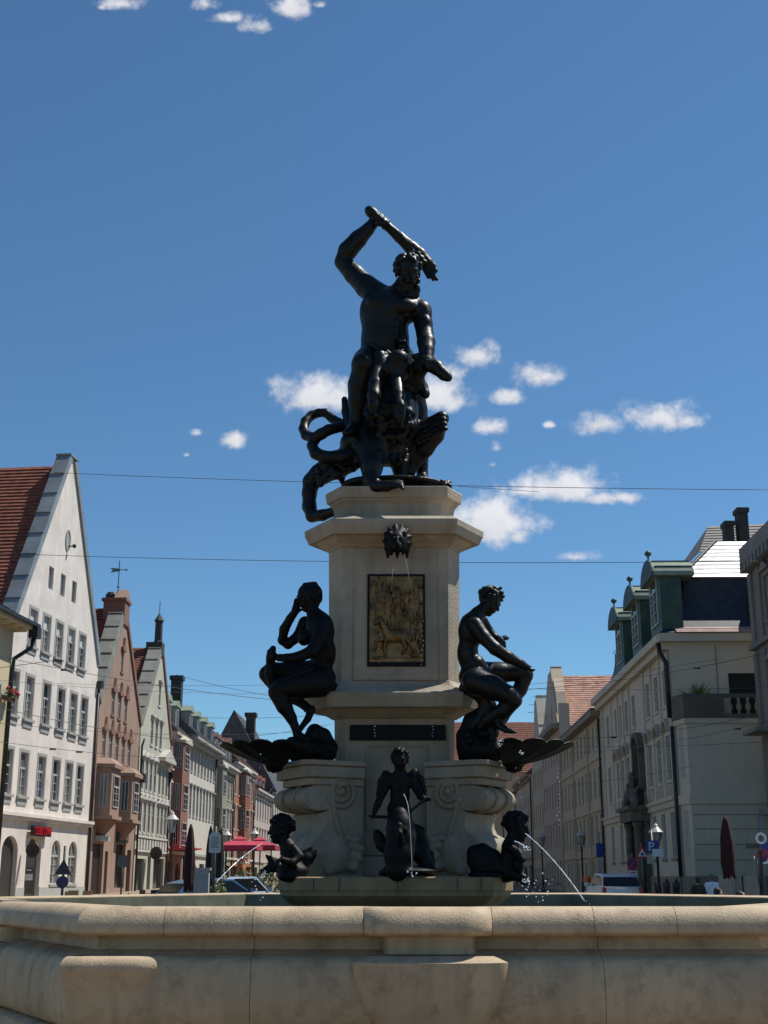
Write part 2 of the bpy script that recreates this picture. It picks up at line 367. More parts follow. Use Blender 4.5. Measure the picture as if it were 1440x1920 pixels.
baseP = [(-.5, zb1-.002), (-.02, zb1-.002), (.02, zb1-.03), (.02, zb1-.10), (.10, zb1-.16), (.10, .0), (-.5, .0)]
for k in range(6):
    h = SIDE/2
    if k == 0: cuts = [-h, -2.0, -1.335, -.50, .47, 1.24, 1.86, h]
    else: cuts = [-h, -1.4, 0, 1.3, h]
    for a, b in zip(cuts[:-1], cuts[1:]):
        mit = (a == -h, b == h)
        if k == 0 and a == -.50:
            bf = lambda s, z: .05*max(0, 1-(abs(s)/.5)**6)
            profile_block('rim_block', k, rimP, a, b, STONE_R, mit, 17, lambda s, z: .125*(max(0, 1-(abs(s+.015)/.485)**6)))
        else: profile_block('rim_block', k, rimP, a, b, STONE_R, mit, 2)
    cuts = [-h, -1.335, 1.29, h] if k == 0 else [-h, 0, h]
    for a, b in zip(cuts[:-1], cuts[1:]):
        mit = (a == -h, b == h)
        profile_block('neck_block', k, neckP, a, b, STONE_R, mit)
        profile_block('wall_block', k, bodyP, a, b, STONE_R, mit)
        profile_block('plinth_block', k, baseP, a, b, STONE_R, mit)
    mb = MB(); a_, b_, c_, d_ = hexpt(k, -h+.30, -.622), hexpt(k, h-.30, -.622), hexpt(k, h-.34, -.68), hexpt(k, -h+.34, -.68)
    mb.prism([a_, b_, c_, d_], lambda p: (p.x, p.y, .9), lambda p: (p.x, p.y, ZR-.02)); fixn(mb.build('inner_lining', mat('wet_green_stone', (.17,.165,.105), .5, var=.25, scale=2, blotch=((.07,.08,.045), 3, .6)), basin))
    # neck block standing forward under the middle of each side, rounded ends
    e = .36; rr = .065; prof = []
    for s in [-e+rr*(1-math.cos(R(a))) for a in range(0, 91, 15)]+[e-rr*(1-math.cos(R(a))) for a in range(90, -1, -15)]: prof.append(s)
    mb = MB(); rs = []
    for s in prof:
        d = abs(s)-(e-rr); o = -.215+.19*(math.sqrt(max(0, 1-(max(d, 0)/rr)**2)) if d > 0 else 1)
        a_, b_ = hexpt(k, s, o), hexpt(k, s, -.3); rs.append([(a_.x, a_.y, ZR-.215), (a_.x, a_.y, ZR-.343), (b_.x, b_.y, ZR-.343), (b_.x, b_.y, ZR-.215)])
    mb.rings(rs); fixn(mb.build('neck_boss', STONE_R, basin))
    # hanging half round boss
    mb = MB(); rs = []; zt = zb0-.004
    for i in range(15):
        t = i/14; z = zt-(.60*t) ; 
        w = .585*math.sqrt(max(0, 1-(max(t-.06, 0)/1.08)**2)) if t > .06 else .585-.09*(1-t/.06)**2
        pr = (.185*math.sqrt(max(0, 1-(max(t-.08, 0)/1.02)**2)) if t > .08 else .185-.075*(1-t/.08)**2)
        row = []
        for j in range(25):
            th = R(-90+180*j/24); p = hexpt(k, w*math.sin(th), -.02+(pr+.02)*abs(math.cos(th))**.55); row.append((p.x, p.y, z))
        p0, p1 = hexpt(k, w, -.25), hexpt(k, -w, -.25); row += [(p0.x, p0.y, z), (p1.x, p1.y, z)]
        rs.append(row)
    mb.rings(rs); ob = fixn(mb.build('hanging_boss', STONE_R, basin)); ob.data.polygons.foreach_set('use_smooth', [True]*len(ob.data.polygons)); ob.modifiers.new('split', 'EDGE_SPLIT').split_angle = R(45)
    # corner cushions
    for a, b, mit in ((-h, -h+.70, (True, False)), (h-.10, h, (False, True))):
        cp = [(-.3, zb0-.003), (.045, zb0-.003)]+[(.045+.085*math.sin(R(x)), zb0-.003-.09*(1-math.cos(R(x)))) for x in range(15, 91, 15)]+[(.108, zb0-.14), (.080, zb0-.21), (.062, zb0-.29), (.045, zb0-.38), (-.3, zb0-.39)]
        def taper(s, z, a=a, b=b, mit=mit): 
            dd = (b-s) if mit[0] else (s-a); return -.13*max(0, 1-dd/.22)**2
        profile_block('corner_cushion', k, cp, a, b, STONE_R, mit, 12, taper)
mb = MB(); mb.poly([tuple(hexpt(k, SIDE/2-.2, -.45))+(1.16,) for k in range(6)][::-1])
WATER = mat('basin_water', (.012,.02,.018), .06, var=.1, bump=.5, bscale=7, spec=.6, bdist=.01)
wo_ = mb.build('water', WATER, loc=(XB, YB, 0), kind='structure')

# ------------------------------------------------------------------ pedestal
YC, UC = 14.5, 740
XC = .115
ped = thing('stone_pedestal', 'tall six sided pale stone fountain pedestal carrying the bronze statues', 'pedestal', (XC, YC, 0))
NORM = [(-90+60*i) for i in range(6)]           # alternating long side, corner cut
def hexring(r1, r2, z):
    vs = []
    for i in range(6):
        a, b = R(NORM[i]), R(NORM[(i+1) % 6]); ra, rb = (r1, r2) if i % 2 == 0 else (r2, r1)
        det = math.cos(a)*math.sin(b)-math.sin(a)*math.cos(b)
        vs.append(((ra*math.sin(b)-rb*math.sin(a))/det, (rb*math.cos(a)-ra*math.cos(b))/det, z))
    return vs
def solve(v, a_px, t_px, zfix=None):
    r1 = .6; s = .4
    for _ in range(40):
        Yf = YC-r1; z = at(UC, v, Yf).z; d = depth(Yf, z); a = a_px*d/2400
        t = t_px*depth(Yf+s*.866, z)/2400; s = max(.06, 2*(t-a)); T = 2*a+2*s; r1 = .5*r1+.5*T/(2*math.sqrt(3))
    return r1, T/math.sqrt(3)-s*math.sqrt(3)/2, z
def tier(name, rows, m, parent=ped, bevel=.012):
    rs = [hexring(*solve(*r)) for r in rows]
    mb = MB(); mb.rings(rs); o = fixn(mb.build(name, m, parent))
    if bevel: b = o.modifiers.new('bevel', 'BEVEL'); b.width = bevel; b.segments = 2; b.limit_method = 'ANGLE'; b.angle_limit = R(20)
    return o
tier('plinth', [(1643,118,128), (1610,117,127), (1604,104,114)], STONE_D)
tier('lower_die', [(1606,102,112), (1346,102,113)], STONE_D)
tier('lower_cornice', [(1348,104,116), (1341,108,126), (1332,114,138), (1326,119,148), (1325.5,127,170), (1301,129,176), (1296,128,174)], STONE_D)
tier('shaft_base', [(1296.5,124,160), (1292,122,152), (1284,108,132), (1279,104,126), (1275,102,124)], STONE)
tier('shaft', [(1276,101,122.5), (1025,101,122.5)], STONE, bevel=.006)
tier('upper_cornice', [(1027,102,124), (1022,103,128), (1019,107,132), (1012,109,140), (1004,112,147), (1001,113,148), (1000.5,115,160), (985,117,166), (984,118,167), (972,118,168), (967,108,150)], STONE)
tier('top_block', [(968,90,112), (955,89,112), (945,91,114), (936,96,121), (933,97,122), (932.5,100,126), (913,100,129), (911,99,128)], STONE)
rs_ = solve(1150, 101, 122.5); FY = -rs_[0]      # front plane of shaft (local y)
def fpt(u, v, y):                                # pixel on the plane YC+y -> local x, z
    p = at(u, v, YC+y); return p.x-XC, p.z
def fbox(name, u0, v0, u1, v1, y0, y1, m, parent=ped, bev=.006):
    x0, z1 = fpt(u0, v0, y0); x1, z0 = fpt(u1, v1, y0); mb = MB(); mb.box(x0, x1, y0, y1, z0, z1)
    o = mb.build(name, m, parent)
    if bev: b = o.modifiers.new('bevel', 'BEVEL'); b.width = bev; b.segments = 2
    return o
fbox('front_panel', 664, 1027, 822, 1275, FY-.022, FY+.05, STONE)
# pilaster strips on the corner cuts' edges
x0, zt = fpt(689, 1077, FY-.025); x1, zb = fpt(798, 1250, FY-.025)
plq = thing('relief_plaque', '', ''); del plq['label'], plq['category']; plq.parent = ped
mb = MB(); t = .022
for a, b, c, d in ((x0, x1, zt-t, zt), (x0, x1, zb, zb+t*2.2), (x0, x0+t, zb+t*2.2, zt-t), (x1-t, x1, zb+t*2.2, zt-t)): mb.box(a, b, FY-.040, FY-.0225, c, d)
mb.build('plaque_frame', BRONZE2, plq)
# bas relief: crowd, horse, columns, raised from one sheet
nx_, nz_ = 108, 166; gx = np.linspace(0, 109, nx_)[:, None]+np.zeros((1, nz_)); gy = np.linspace(0, 165, nz_)[None]+np.zeros((nx_, 1)); Hh = np.zeros((nx_, nz_))
def rc(x0_, y0_, x1_, y1_, r0, r1, h, base=0):
    dx, dy = x1_-x0_, y1_-y0_; L2 = dx*dx+dy*dy+1e-6; t_ = np.clip(((gx-x0_)*dx+(gy-y0_)*dy)/L2, 0, 1)
    dd = np.hypot(gx-x0_-t_*dx, gy-y0_-t_*dy); rr = r0+(r1-r0)*t_
    np.maximum(Hh, np.where(dd < rr, base+h*np.sqrt(np.maximum(0, 1-(dd/rr)**2)), 0), out=Hh)
rnd = random.Random(5)
for xa, w in ((9, 8), (38, 4), (76, 5), (92, 4)): Hh[(abs(gx-xa) < w) & (gy < 75)] = .006
for i in range(34):                                                   # standing figures behind
    x, y = rnd.uniform(8, 102), rnd.uniform(8, 96); rc(x, y, x, y-1, 3.6, 3.4, .016, .004)
    rc(x, y+6, x+rnd.uniform(-3, 3), y+26, 5.5, 4, .012, .003); rc(x, y+7, x+rnd.choice((-1, 1))*rnd.uniform(7, 13), y+rnd.uniform(4, 20), 2.4, 1.5, .013, .004)
    rc(x-2, y+24, x-4, y+44, 2.6, 1.6, .012, .003); rc(x+2, y+24, x+5, y+44, 2.6, 1.6, .012, .003)
rc(40, 116, 68, 114, 13, 14, .03); rc(36, 112, 22, 84, 10, 6, .03); rc(22, 84, 12, 92, 5, 3.4, .03)      # horse body, neck, head
rc(28, 122, 14, 126, 4, 3, .028); rc(14, 126, 12, 142, 3, 2, .026); rc(34, 124, 30, 138, 4.5, 3, .03); rc(30, 138, 34, 158, 3, 2, .028)
rc(66, 122, 74, 138, 6, 3.5, .03); rc(74, 138, 66, 150, 3, 2, .028); rc(74, 120, 84, 134, 5, 3, .028); rc(84, 134, 92, 150, 3, 2, .026)
rc(90, 130, 99, 146, 8, 7, .024); rc(86, 152, 100, 152, 4, 3, .022); rc(99, 108, 96, 124, 5, 4, .024); rc(10, 158, 34, 156, 2.5, 2, .018)
Hh += np.where(gy > 157, .008, 0); Hh *= 1.9
mb = MB(); xs = np.linspace(x0+t+.002, x1-t-.002, nx_); zs = np.linspace(zt-t-.002, zb+2.2*t+.002, nz_)
mb.add([(xs[i], FY-.024-Hh[i, j], zs[j]) for i in range(nx_) for j in range(nz_)], [(i*nz_+j, i*nz_+j+1, (i+1)*nz_+j+1, (i+1)*nz_+j) for i in range(nx_-1) for j in range(nz_-1)])
mb.build('relief_sheet', BRASS, plq, smooth=True)
r_d = solve(1450, 102, 112); FD = -r_d[0]
fbox('front_pier', 646, 1347, 845, 1604, FD-.02, FD+.05, STONE_D)
ip = fbox('inscription_plate', 656, 1359, 836, 1388, FD-.045, FD, BRONZE2)
for a in ((687, 1397, 804, 1400), (687, 1552, 804, 1555), (687, 1400.2, 690, 1551.8), (801, 1400.2, 804, 1551.8)): fbox('panel_moulding', *a, FD-.034, FD, STONE_D, bev=0)
# lion mask spout
s = Sculpt(YC+FY-.38, depth(13.6, 5.6)/2400, .012)
s.E((745,1016,0), 17, 20, 13); s.E((745,1024,-.07), 8, 8, 8); s.C((745,1008,-.09), (745,1020,-.12), 3, 4)
for i in range(26):
    a = R(i*360/26+5); rr = 21+3*(i % 2); u, v = 745+rr*math.sin(a)*1.06, 1014-rr*math.cos(a)*1.22
    if abs(math.sin(a)) < .45 and math.cos(a) < 0: continue
    s.C((745+12*math.sin(a), 1014-14*math.cos(a), .0), (u, v, .06), 5, 3.6, .006)
for sg in (-1, 1):
    s.E((745+7*sg, 1008, -.10), 3.4, 2.4, 3); s.E((745+14*sg, 1000, -.02), 4, 5, 4)
    s.C((745+19*sg, 1020, .04), (745+18*sg, 1046, .09), 6, 2.2); s.C((745+12*sg, 1026, .0), (745+10*sg, 1040, .03), 5, 2)
s.C((745,1030,0), (745,1046,.05), 6, 2)
o = s.mesh('lion_mask', .012, BRONZE2); o.parent = ped; o.location = (-XC, -YC, 0)

# tub under the pedestal
def tubring(hw, cut, rf, z, n=5):    # chamfered rectangle-ish octagon with soft corners
    P = [(-hw, -rf), (hw, -rf), (hw+cut*.5, -rf+cut*.866), (hw+cut*.35, .55), (.5, 1.35), (-.5, 1.35), (-hw-cut*.35, .55), (-hw-cut*.5, -rf+cut*.866)]
    out = []
    for i, p in enumerate(P):
        a, b = P[i-1], P[(i+1) % len(P)]
        for t_ in (.10, .03, 0) if True else ():
            out.append((p[0]+(a[0]-p[0])*t_, p[1]+(a[1]-p[1])*t_, z))
        for t_ in (.03, .10): out.append((p[0]+(b[0]-p[0])*t_, p[1]+(b[1]-p[1])*t_, z))
    return out
def zat(v, Y): return at(UC, v, Y).z
tub = [(1644, .98, .58, 1.50), (1646, 1.0, .60, 1.53), (1670, 1.0, .60, 1.53), (1671, .985, .59, 1.515), (1680, .98, .585, 1.51), (1694, .92, .52, 1.43), (1704, .84, .46, 1.33), (1716, .80, .42, 1.27)]
mb = MB(); rs = []
for v, hw, cut, rf in tub: rs.append(tubring(hw*.96, cut*.72, rf, zat(v, YC-1.5)))
mb.rings(rs[::-1]); o = fixn(mb.build('tub', STONE_G, ped, smooth=True)); o.modifiers.new('split', 'EDGE_SPLIT').split_angle = R(35)
ZT = zat(1644, YC-1.5)
for s_ in (-.80, -.55, .02, .60, .83):
    mb = MB(); mb.box(s_-.004, s_+.004, -1.5345, -1.53, zat(1670, YC-1.5), zat(1646, YC-1.5)); mb.build('mortar_joint', mat('dark_mortar', (.07,.06,.04), .9), ped)
mb = MB(); mb.box(-.9, .9, -1.0, 1.1, .2, ZT-.25); mb.build('core', STONE_G, ped)

# volute consoles at the corners under the seated figures
for sg in (-1, 1, 0):
    ang = {-1: R(-150), 1: R(-30), 0: R(90)}[sg]
    e = Vector((math.cos(ang), math.sin(ang), 0)); w = Vector((-e.y, e.x, 0)); r0 = r_d[1]-.12
    Zv = lambda v: zat(v, YC-.75)
    con = thing('console', '', ''); del con['label'], con['category']; con.parent = ped
    def slab(name, rA, rB, hw, v1, v0, rd=.10):
        mb = MB(); P = []
        for a, b in ((rA, -hw), (rB-rd, -hw), (rB-.03, -hw+rd*.35), (rB, -hw+rd), (rB, hw-rd), (rB-.03, hw-rd*.35), (rB-rd, hw), (rA, hw)): P.append(e*a+w*b)
        mb.prism(P, lambda p: (p.x, p.y, Zv(v0)), lambda p: (p.x, p.y, Zv(v1))); ob = fixn(mb.build(name, STONE_D, con)); bb = ob.modifiers.new('bevel', 'BEVEL'); bb.width = .012; bb.segments = 2; bb.limit_method = 'ANGLE'
    RO = r0+.70
    slab('cap_slab', r0, RO+.03, .43, 1427, 1437); slab('abacus', r0, RO, .41, 1437.5, 1459); slab('abacus_fillet', r0, RO-.06, .38, 1459.3, 1473)
    prof = []                                   # side profile (r, v px): upper roll, waist, spreading foot
    for a in range(-80, 131, 15): prof.append((RO-.19+.20*math.cos(R(-a)), 1497+24*math.sin(R(a))))
    prof += [(RO-.22, 1526), (RO-.25, 1536), (RO-.25, 1550), (RO-.22, 1562), (RO-.13, 1570), (RO-.08, 1583), (RO-.08, 1600), (RO-.14, 1620), (RO-.18, 1643), (r0, 1643), (r0, 1473.5), (RO-.2, 1473.5)]
    mb = MB(); mb.prism(prof, lambda p: tuple((e*p[0]-w*.36).to_2d())+(Zv(p[1]),), lambda p: tuple((e*p[0]+w*.36).to_2d())+(Zv(p[1]),))
    ob = fixn(mb.build('scroll_body', STONE_D, con, smooth=True)); bb = ob.modifiers.new('bevel', 'BEVEL'); bb.width = .03; bb.segments = 3; bb.limit_method = 'ANGLE'; bb.angle_limit = R(50); ob.modifiers.new('split', 'EDGE_SPLIT').split_angle = R(40)
    mb = MB()                                     # front groove bands on the roll
    for off in (-.13, .13):
        pts = []
        for a in range(-60, 121, 12): q = e*(RO-.19+.205*math.cos(R(-a)))+w*off; pts.append((q.x, q.y, Zv(1497+24.5*math.sin(R(a)))))
        mb.tube(pts, .022, 6)
    mb.build('roll_fillet', STONE_D, con, smooth=True)
    for sd in (-1, 1):
        cr, cv = r0+.26, 1484
        mb = MB(); pts = []; c3 = e*cr+w*(.36*sd)
        for i in range(64):
            t_ = i/63; a = R(-100+t_*800); rr = .035+.135*t_
            q = c3+e*rr*math.cos(a)*1.0; pts.append((q.x, q.y, Zv(cv)+rr*math.sin(a)))
        rad = [.016+.016*i/63 for i in range(64)]
        for i in range(1, 12): # tail sweeping down the side
            t_ = i/11; q = e*(cr+.12-.06*t_-.10*t_*t_)+w*(.36*sd); pts.append((q.x, q.y, Zv(cv)-.03-.50*t_)); rad.append(.03)
        mb.tube(pts, rad, 7); mb.ball(tuple(c3.to_2d())+(Zv(cv),), .045, 8); mb.build('volute', STONE_D, con, smooth=True)
        sc_ = Sculpt(k=.04); b3 = lambda r_, o_, v_: np.array(tuple((e*r_+w*(sd*o_)).to_2d())+(Zv(v_),))
        sc_.ell(b3(r0+.30, .35, 1602), (.13, .10, .20)); sc_.chain([b3(r0+.42, .32, 1572), b3(r0+.47, .30, 1600), b3(r0+.40, .36, 1634)], [.06, .08, .05])
        for q_, (rr_, vv_, sz_) in enumerate(((.10, 1576, .045), (.06, 1592, .05), (.08, 1609, .052), (.13, 1626, .055))): sc_.cap(b3(r0+rr_, .40, vv_), b3(r0+rr_+.10, .38, vv_-6), sz_, sz_*.8, .015)
        sc_.mesh('carved_foot', .018, STONE_D, con)
# ------------------------------------------------------------------ bronze group on top
SX = depth(YC, 7.6)/2400
grp = thing('statue_group', 'dark bronze statue of a man swinging a club over a beast on the pedestal top', 'statue', (XC, YC, at(UC, 912, YC-.7).z))
def place(o, parent):
    o.parent = parent; o.matrix_parent_inverse = Matrix.Identity(4); 
    L_ = Vector(); q_ = parent
    while q_ is not None: L_ += Vector(q_.location); q_ = q_.parent
    o.location = -L_; return o
H = Sculpt(YC, SX, .07); H.kf = .55
# raised right arm
H.CH([(712,556,-.05,25), (688,538,.0,22), (664,514,.05,19), (643,492,.08,16)], .05)
H.E((672,520,.05), 17, 27, 17, -42, .04); H.E((640,488,.09), 8, 8, 8, 0, .02)
H.CH([(642,490,.08,15), (652,470,.05,18.5), (672,448,.02,17), (690,430,0,12.5), (700,418,0,11)], .03)
H.E((700,552,-.06), 24, 18, 20, 30, .05)
# torso
H.E((727,582,-.08), 47, 42, 40, -12, .08); H.E((700,585,-.08), 26, 38, 30, 0, .06); H.E((765,580,-.1), 27, 26, 28, 0, .06)
H.E((712,568,-.26), 26, 17, 14, 10, .05); H.E((757,575,-.28), 24, 16, 14, -8, .05)          # chest muscles
H.CH([(722,600,-.05,44), (722,640,-.02,44), (722,668,0,46)], .08)
for v in (604, 618, 633): 
    for sg in (-1, 1): H.E((731+9*sg, v, -.27), 9, 7, 6, 0, .05)
for i in range(4): H.C((684+i*2, 585+i*13, -.18), (702, 596+i*12, -.27), 4, 3, .03)
H.CH([(758,535,-.12,19), (752,552,-.1,24), (738,566,-.08,30)], .05)                           # neck
H.E((722,552,-.02), 26, 12, 20, -15, .05); H.E((775,562,-.06), 18, 11, 16, 28, .05)
# left arm down
H.E((789,584,-.12), 21, 22, 21, 0, .05); H.E((801,590,-.16), 8, 14, 12, 0, .03)
H.CH([(790,588,-.12,19), (794,608,-.16,17), (797,628,-.22,16.5)], .04); H.E((799,606,-.24), 10, 15, 9, 0, .03); H.E((788,612,-.18), 9, 15, 10, 0, .03)
H.CH([(797,628,-.22,15.5), (799,642,-.3,17), (800,658,-.38,14.5), (801,674,-.45,11)], .03); H.E((806,640,-.3), 9, 14, 10, 0, .02)
# right leg standing on the beast, left leg behind
H.CH([(702,674,.0,33), (690,680,-.25,28), (682,684,-.42,23)], .06); H.E((680,680,-.46), 17, 17, 15, 0, .03)
H.CH([(681,690,-.42,20), (676,722,-.33,23), (672,752,-.30,19), (668,784,-.28,12.5), (664,800,-.28,12)], .04); H.E((668,728,-.27), 15, 26, 18, 3, .04)
H.CH([(664,802,-.28,12), (655,809,-.42,9), (647,812,-.5,6)], .02)
H.CH([(745,676,.1,34), (768,720,.15,27), (781,768,.2,20), (785,800,.22,19), (790,838,.25,17), (791,872,.25,11), (792,893,.25,11)], .05)
H.CH([(792,895,.22,10), (797,902,.05,8)], .02)
q, ax = H.head(H.p(765,510,-.25), (.28,-.85,-.48), (.05,-.5,.85), 66*SX)
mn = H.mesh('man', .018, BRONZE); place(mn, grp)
b = Sculpt(YC, SX, .012)
b.curls(q, 66*SX, 120, (.055,.085), 3, -.25)
bq = lambda a, d, e: H.p(765,510,-.25)+ (q(a,d,e)-q(0,0,0))
rnd = random.Random(9)
for i in range(46):
    a, e = rnd.uniform(-.27,.27), rnd.uniform(-.78,-.22); d = .26-.25*abs(a)+rnd.uniform(-.06,.06)
    if e > -.33 and abs(a) < .14: continue
    b.ell(q(a, d, e), np.full(3, rnd.uniform(.06,.095)*66*SX), None, .02)
place(b.mesh('curly_hair_and_beard', .014, BRONZE), mn)
# fist and fingers round the club
hd = Sculpt(YC, SX, .015)
hd.E((704,412,.0), 11, 13, 12, -50); hd.C((696,424,0), (703,414,0), 10, 11)
for i in range(4):
    u, v = 703+i*6.5, 401+i*5.2
    hd.CH([(u-3,v+10,-.09,4.3), (u+2,v+1,-.12,4.6), (u+5.5,v-1.5,-.02,4.6), (u+5,v+4,.06,4)], .008)
hd.CH([(706,420,-.08,5), (716,418,-.12,4.5), (722,412,-.1,3.6)], .01)
place(hd.mesh('hand', .014, BRONZE), mn)
lh = Sculpt(YC, SX, .015)
for i in range(4): lh.CH([(797+i*5,672,-.52,5), (800+i*6,679,-.60,4.6), (803+i*6,690,-.60,4)], .01)
lh.E((803,675,-.48), 13, 8, 10); lh.CH([(794,674,-.5,5), (788,684,-.56,4.4), (790,693,-.58,3.6)], .01)
place(lh.mesh('hand', .016, BRONZE), mn)
cl = Sculpt(YC, SX, .03)
cl.CH([(693,395,-.02,10), (697,399,-.02,10.5), (712,409,-.02,9), (726,424,-.02,8.6), (748,444,0,10.5), (770,464,.02,13), (786,478,.04,14), (800,494,.05,13)], .02)
for d in ((795,490,815,518,6,3), (800,486,818,508,6,4), (790,494,803,522,5,2.5), (797,494,812,526,5,2.5), (800,500,819,524,6,3.5), (788,480,797,476,4,2.5), (806,490,816,498,5,3), (775,462,782,457,4,2.5)):
    cl.C((d[0],d[1],.05), (d[2],d[3],.03), d[4], d[5], .02)
for i in range(14): cl.E((rnd.uniform(760,800), rnd.uniform(462,494), rnd.uniform(-.06,.08)), 4.5, 3.6, 4, 40, .015) if False else None
for i in range(12): t = i/11; cl.E((752+46*t+rnd.uniform(-5,5), 449+42*t+rnd.uniform(-5,5), -.05), 5, 3.5, 4, 45, .02)
cb_ = cl.mesh('club', .016, BRONZE); place(cb_, grp)
# the beast
B = Sculpt(YC, SX, .07)
B.E((728,772,-.12), 56, 60, 60, 0, .1); B.E((725,700,-.2), 46, 44, 40, 0, .1); B.E((700,838,-.05), 62, 34, 55, 8, .1); B.E((745,830,.1), 42, 42, 44, 0, .1)
B.CH([(655,862,.0,24), (628,872,.05,25), (600,890,.1,19), (584,903,.12,15), (580,925,.12,12.5), (580,950,.12,12), (586,967,.06,11)], .05)    # hind leg over the edge
B.CH([(584,968,.06,11), (605,966,-.05,10), (630,958,-.18,8.5), (646,953,-.24,7)], .03)
for j in range(3): B.CH([(640,954,-.24-.03*j,5), (650,949+3*j,-.28,4), (655,954+2*j,-.30,2)], .008)
B.CH([(645,880,.1,7), (641,900,.1,5), (646,915,.1,4)], .02)
B.CH([(694,845,-.3,30), (697,875,-.42,19), (696,900,-.46,14.5), (704,912,-.52,13)], .05)                    # front leg
B.CH([(702,913,-.52,11), (725,911,-.62,9), (745,907,-.66,8)], .03)
for j in range(4): B.CH([(738,908,-.6-.05*j,5), (752,905+2*j,-.66-.05*j,4.5), (757,911+2*j,-.70-.05*j,2.5)], .008)
B.CH([(752,850,.05,22), (750,875,.05,14), (750,897,.02,12)], .05)
B.CH([(745,840,.1,26), (790,806,.0,16), (828,783,-.1,12)], .05)                                         # bent feathered hind leg
B.CH([(829,786,-.1,12), (815,815,-.06,17), (796,840,.0,17), (778,862,.05,14), (768,885,.05,11)], .04)
# necks and heads
B.CH([(770,720,-.2,22), (786,690,-.4,15), (800,681,-.5,13.5), (818,689,-.56,12.5), (832,702,-.6,10), (840,708,-.62,8)], .04)
B.C((822,686,-.55), (843,702,-.62), 6, 4, .01); B.CH([(790,665,-.42,5), (778,669,-.42,5)], .02)
for j in range(9): B.E((792+j*5, 671+j*j*.32, -.5), 4.5, 4.5, 5, 0, .01)
B.CH([(780,712,-.1,16), (790,726,-.2,12), (797,737,-.24,9)], .03); B.E((798,740,-.25), 8, 8, 8, 0, .01)
B.CH([(745,700,-.4,24), (747,674,-.48,18)], .04); B.E((747,672,-.5), 18, 14, 16, 0, .02)
B.CH([(752,668,-.3,9), (756,648,-.3,8), (758,632,-.3,6), (757,622,-.3,2.5)], .02)
for j in range(16): B.E((756+rnd.uniform(-9,9), rnd.uniform(634,664), -.34+rnd.uniform(-.05,.03)), 4, 3.5, 4, 0, .008)
B.CH([(728,668,-.4,7), (712,656,-.42,6), (702,648,-.42,5), (694,643,-.42,3)], .015); B.C((732,664,-.42), (722,652,-.42), 4, 2, .01)
B.CH([(716,690,-.45,16), (712,668,-.45,12)], .04); B.C((775,668,-.4), (785,664,-.4), 4, 3, .02)
B.CH([(660,800,-.1,15), (650,772,-.05,9), (646,752,-.02,6)], .03); B.E((646,748,-.02), 6, 5, 5, 0, .01)
B.E((673,868,-.1), 12, 9, 12, 0, .05); B.C((676,868,-.1), (669,877,-.1), 5, 2, .02)
for j in range(22): # ragged fur along the belly and back
    u = rnd.uniform(650,770); B.C((u, 850+rnd.uniform(-6,8), -.38+rnd.uniform(-.1,.3)), (u+rnd.uniform(-6,3), 866+rnd.uniform(-2,8), -.34), 5, 2, .02)

for j in range(150):                                                     # shaggy mane over the trunk
    th_, ph = rnd.uniform(-1.3, 1.3), rnd.uniform(-1.2, 1.2); u, v, dy = 728+57*math.sin(th_)*math.cos(ph), 768-60*math.sin(ph), -.12-58*SX*math.cos(th_)*math.cos(ph)
    B.CH([(u, v, dy+.03, 6), (u+rnd.uniform(-5,5), v+9, dy-.02, 4.5), (u+rnd.uniform(-7,7), v+17, dy+.01, 2)], .012)
for (u0, v0, sx_) in ((708, 742, -1), (742, 762, 1)):                     # two drooping heads in front
    B.CH([(u0, v0-50, -.45, 15), (u0+sx_*4, v0-22, -.62, 12), (u0+sx_*7, v0, -.70, 12), (u0+sx_*9, v0+18, -.72, 8), (u0+sx_*9, v0+30, -.70, 5)], .03)
    for q_ in (-1, 1): B.E((u0+sx_*7+6*q_, v0-2, -.77), 3.5, 3, 3.5, 0, .01); B.CH([(u0+sx_*4+9*q_, v0-14, -.64, 4), (u0+sx_*4+15*q_, v0-20, -.6, 1.5)], .01)
for j in range(26):
    t_ = rnd.random(); B.E((655-70*t_+rnd.uniform(-16,16), 866+38*t_+rnd.uniform(-12,14), -.16), 7, 5, 6, 30, .012)
be = B.mesh('beast', .02, BRONZE); place(be, grp)
T = Sculpt(YC, SX, .02)
T.CH([(652,800,.0,11), (634,793,.05,9.5), (622,784,.1,8.5), (610,774,.14,8), (598,774,.16,8), (584,779,.15,8.5), (573,790,.1,9), (569,804,.04,9), (574,816,-.03,9.5), (588,822,-.1,10), (602,814,-.14,10.5), (616,806,-.12,10), (640,800,-.06,10)])
T.CH([(592,823,-.06,9.5), (585,836,-.12,9.5), (592,850,-.2,11), (610,858,-.22,12), (640,858,-.2,13), (668,850,-.14,18)])
place(T.mesh('tail', .018, BRONZE), grp)
# feathers on the bent leg
fl = Sculpt(YC, SX, .004)
for r_ in range(4):
    for c_ in range(7):
        t = c_/6; u, v = 776+t*50+r_*1.5, 806-t*26+r_*9-4; 
        a = R(25); fl.E((u+2, v, -.02-.05*r_-.12*t), 7, 4.5, 3.5, -28, .003)
        fl.E((u+5, v+2, -.04-.05*r_-.12*t), 6, 3.6, 3, -20, .003)
place(fl.mesh('feathers', .014, BRONZE), be)
bs = Sculpt(YC, SX, .05)
bs.E((742,914,-.05), 95, 9, 70, 0); bs.E((690,913,-.1), 48, 12, 50); bs.E((760,905,.05), 40, 9, 40)
for j in range(5): bs.CH([(818,912,-.12+.1*j,6), (834,906,-.16+.1*j,5.5), (843,910,-.2+.1*j,4), (847,917,-.22+.1*j,2)], .01)
bs.CH([(735,906,-.2,7), (765,902,-.3,6.5), (800,906,-.3,6)], .02)
for j in range(16): bs.E((rnd.uniform(740,842), rnd.uniform(903,910), rnd.uniform(-.3,.2)), 6, 4, 6, 0, .02)
place(bs.mesh('rocky_base', .02, BRONZE), grp)

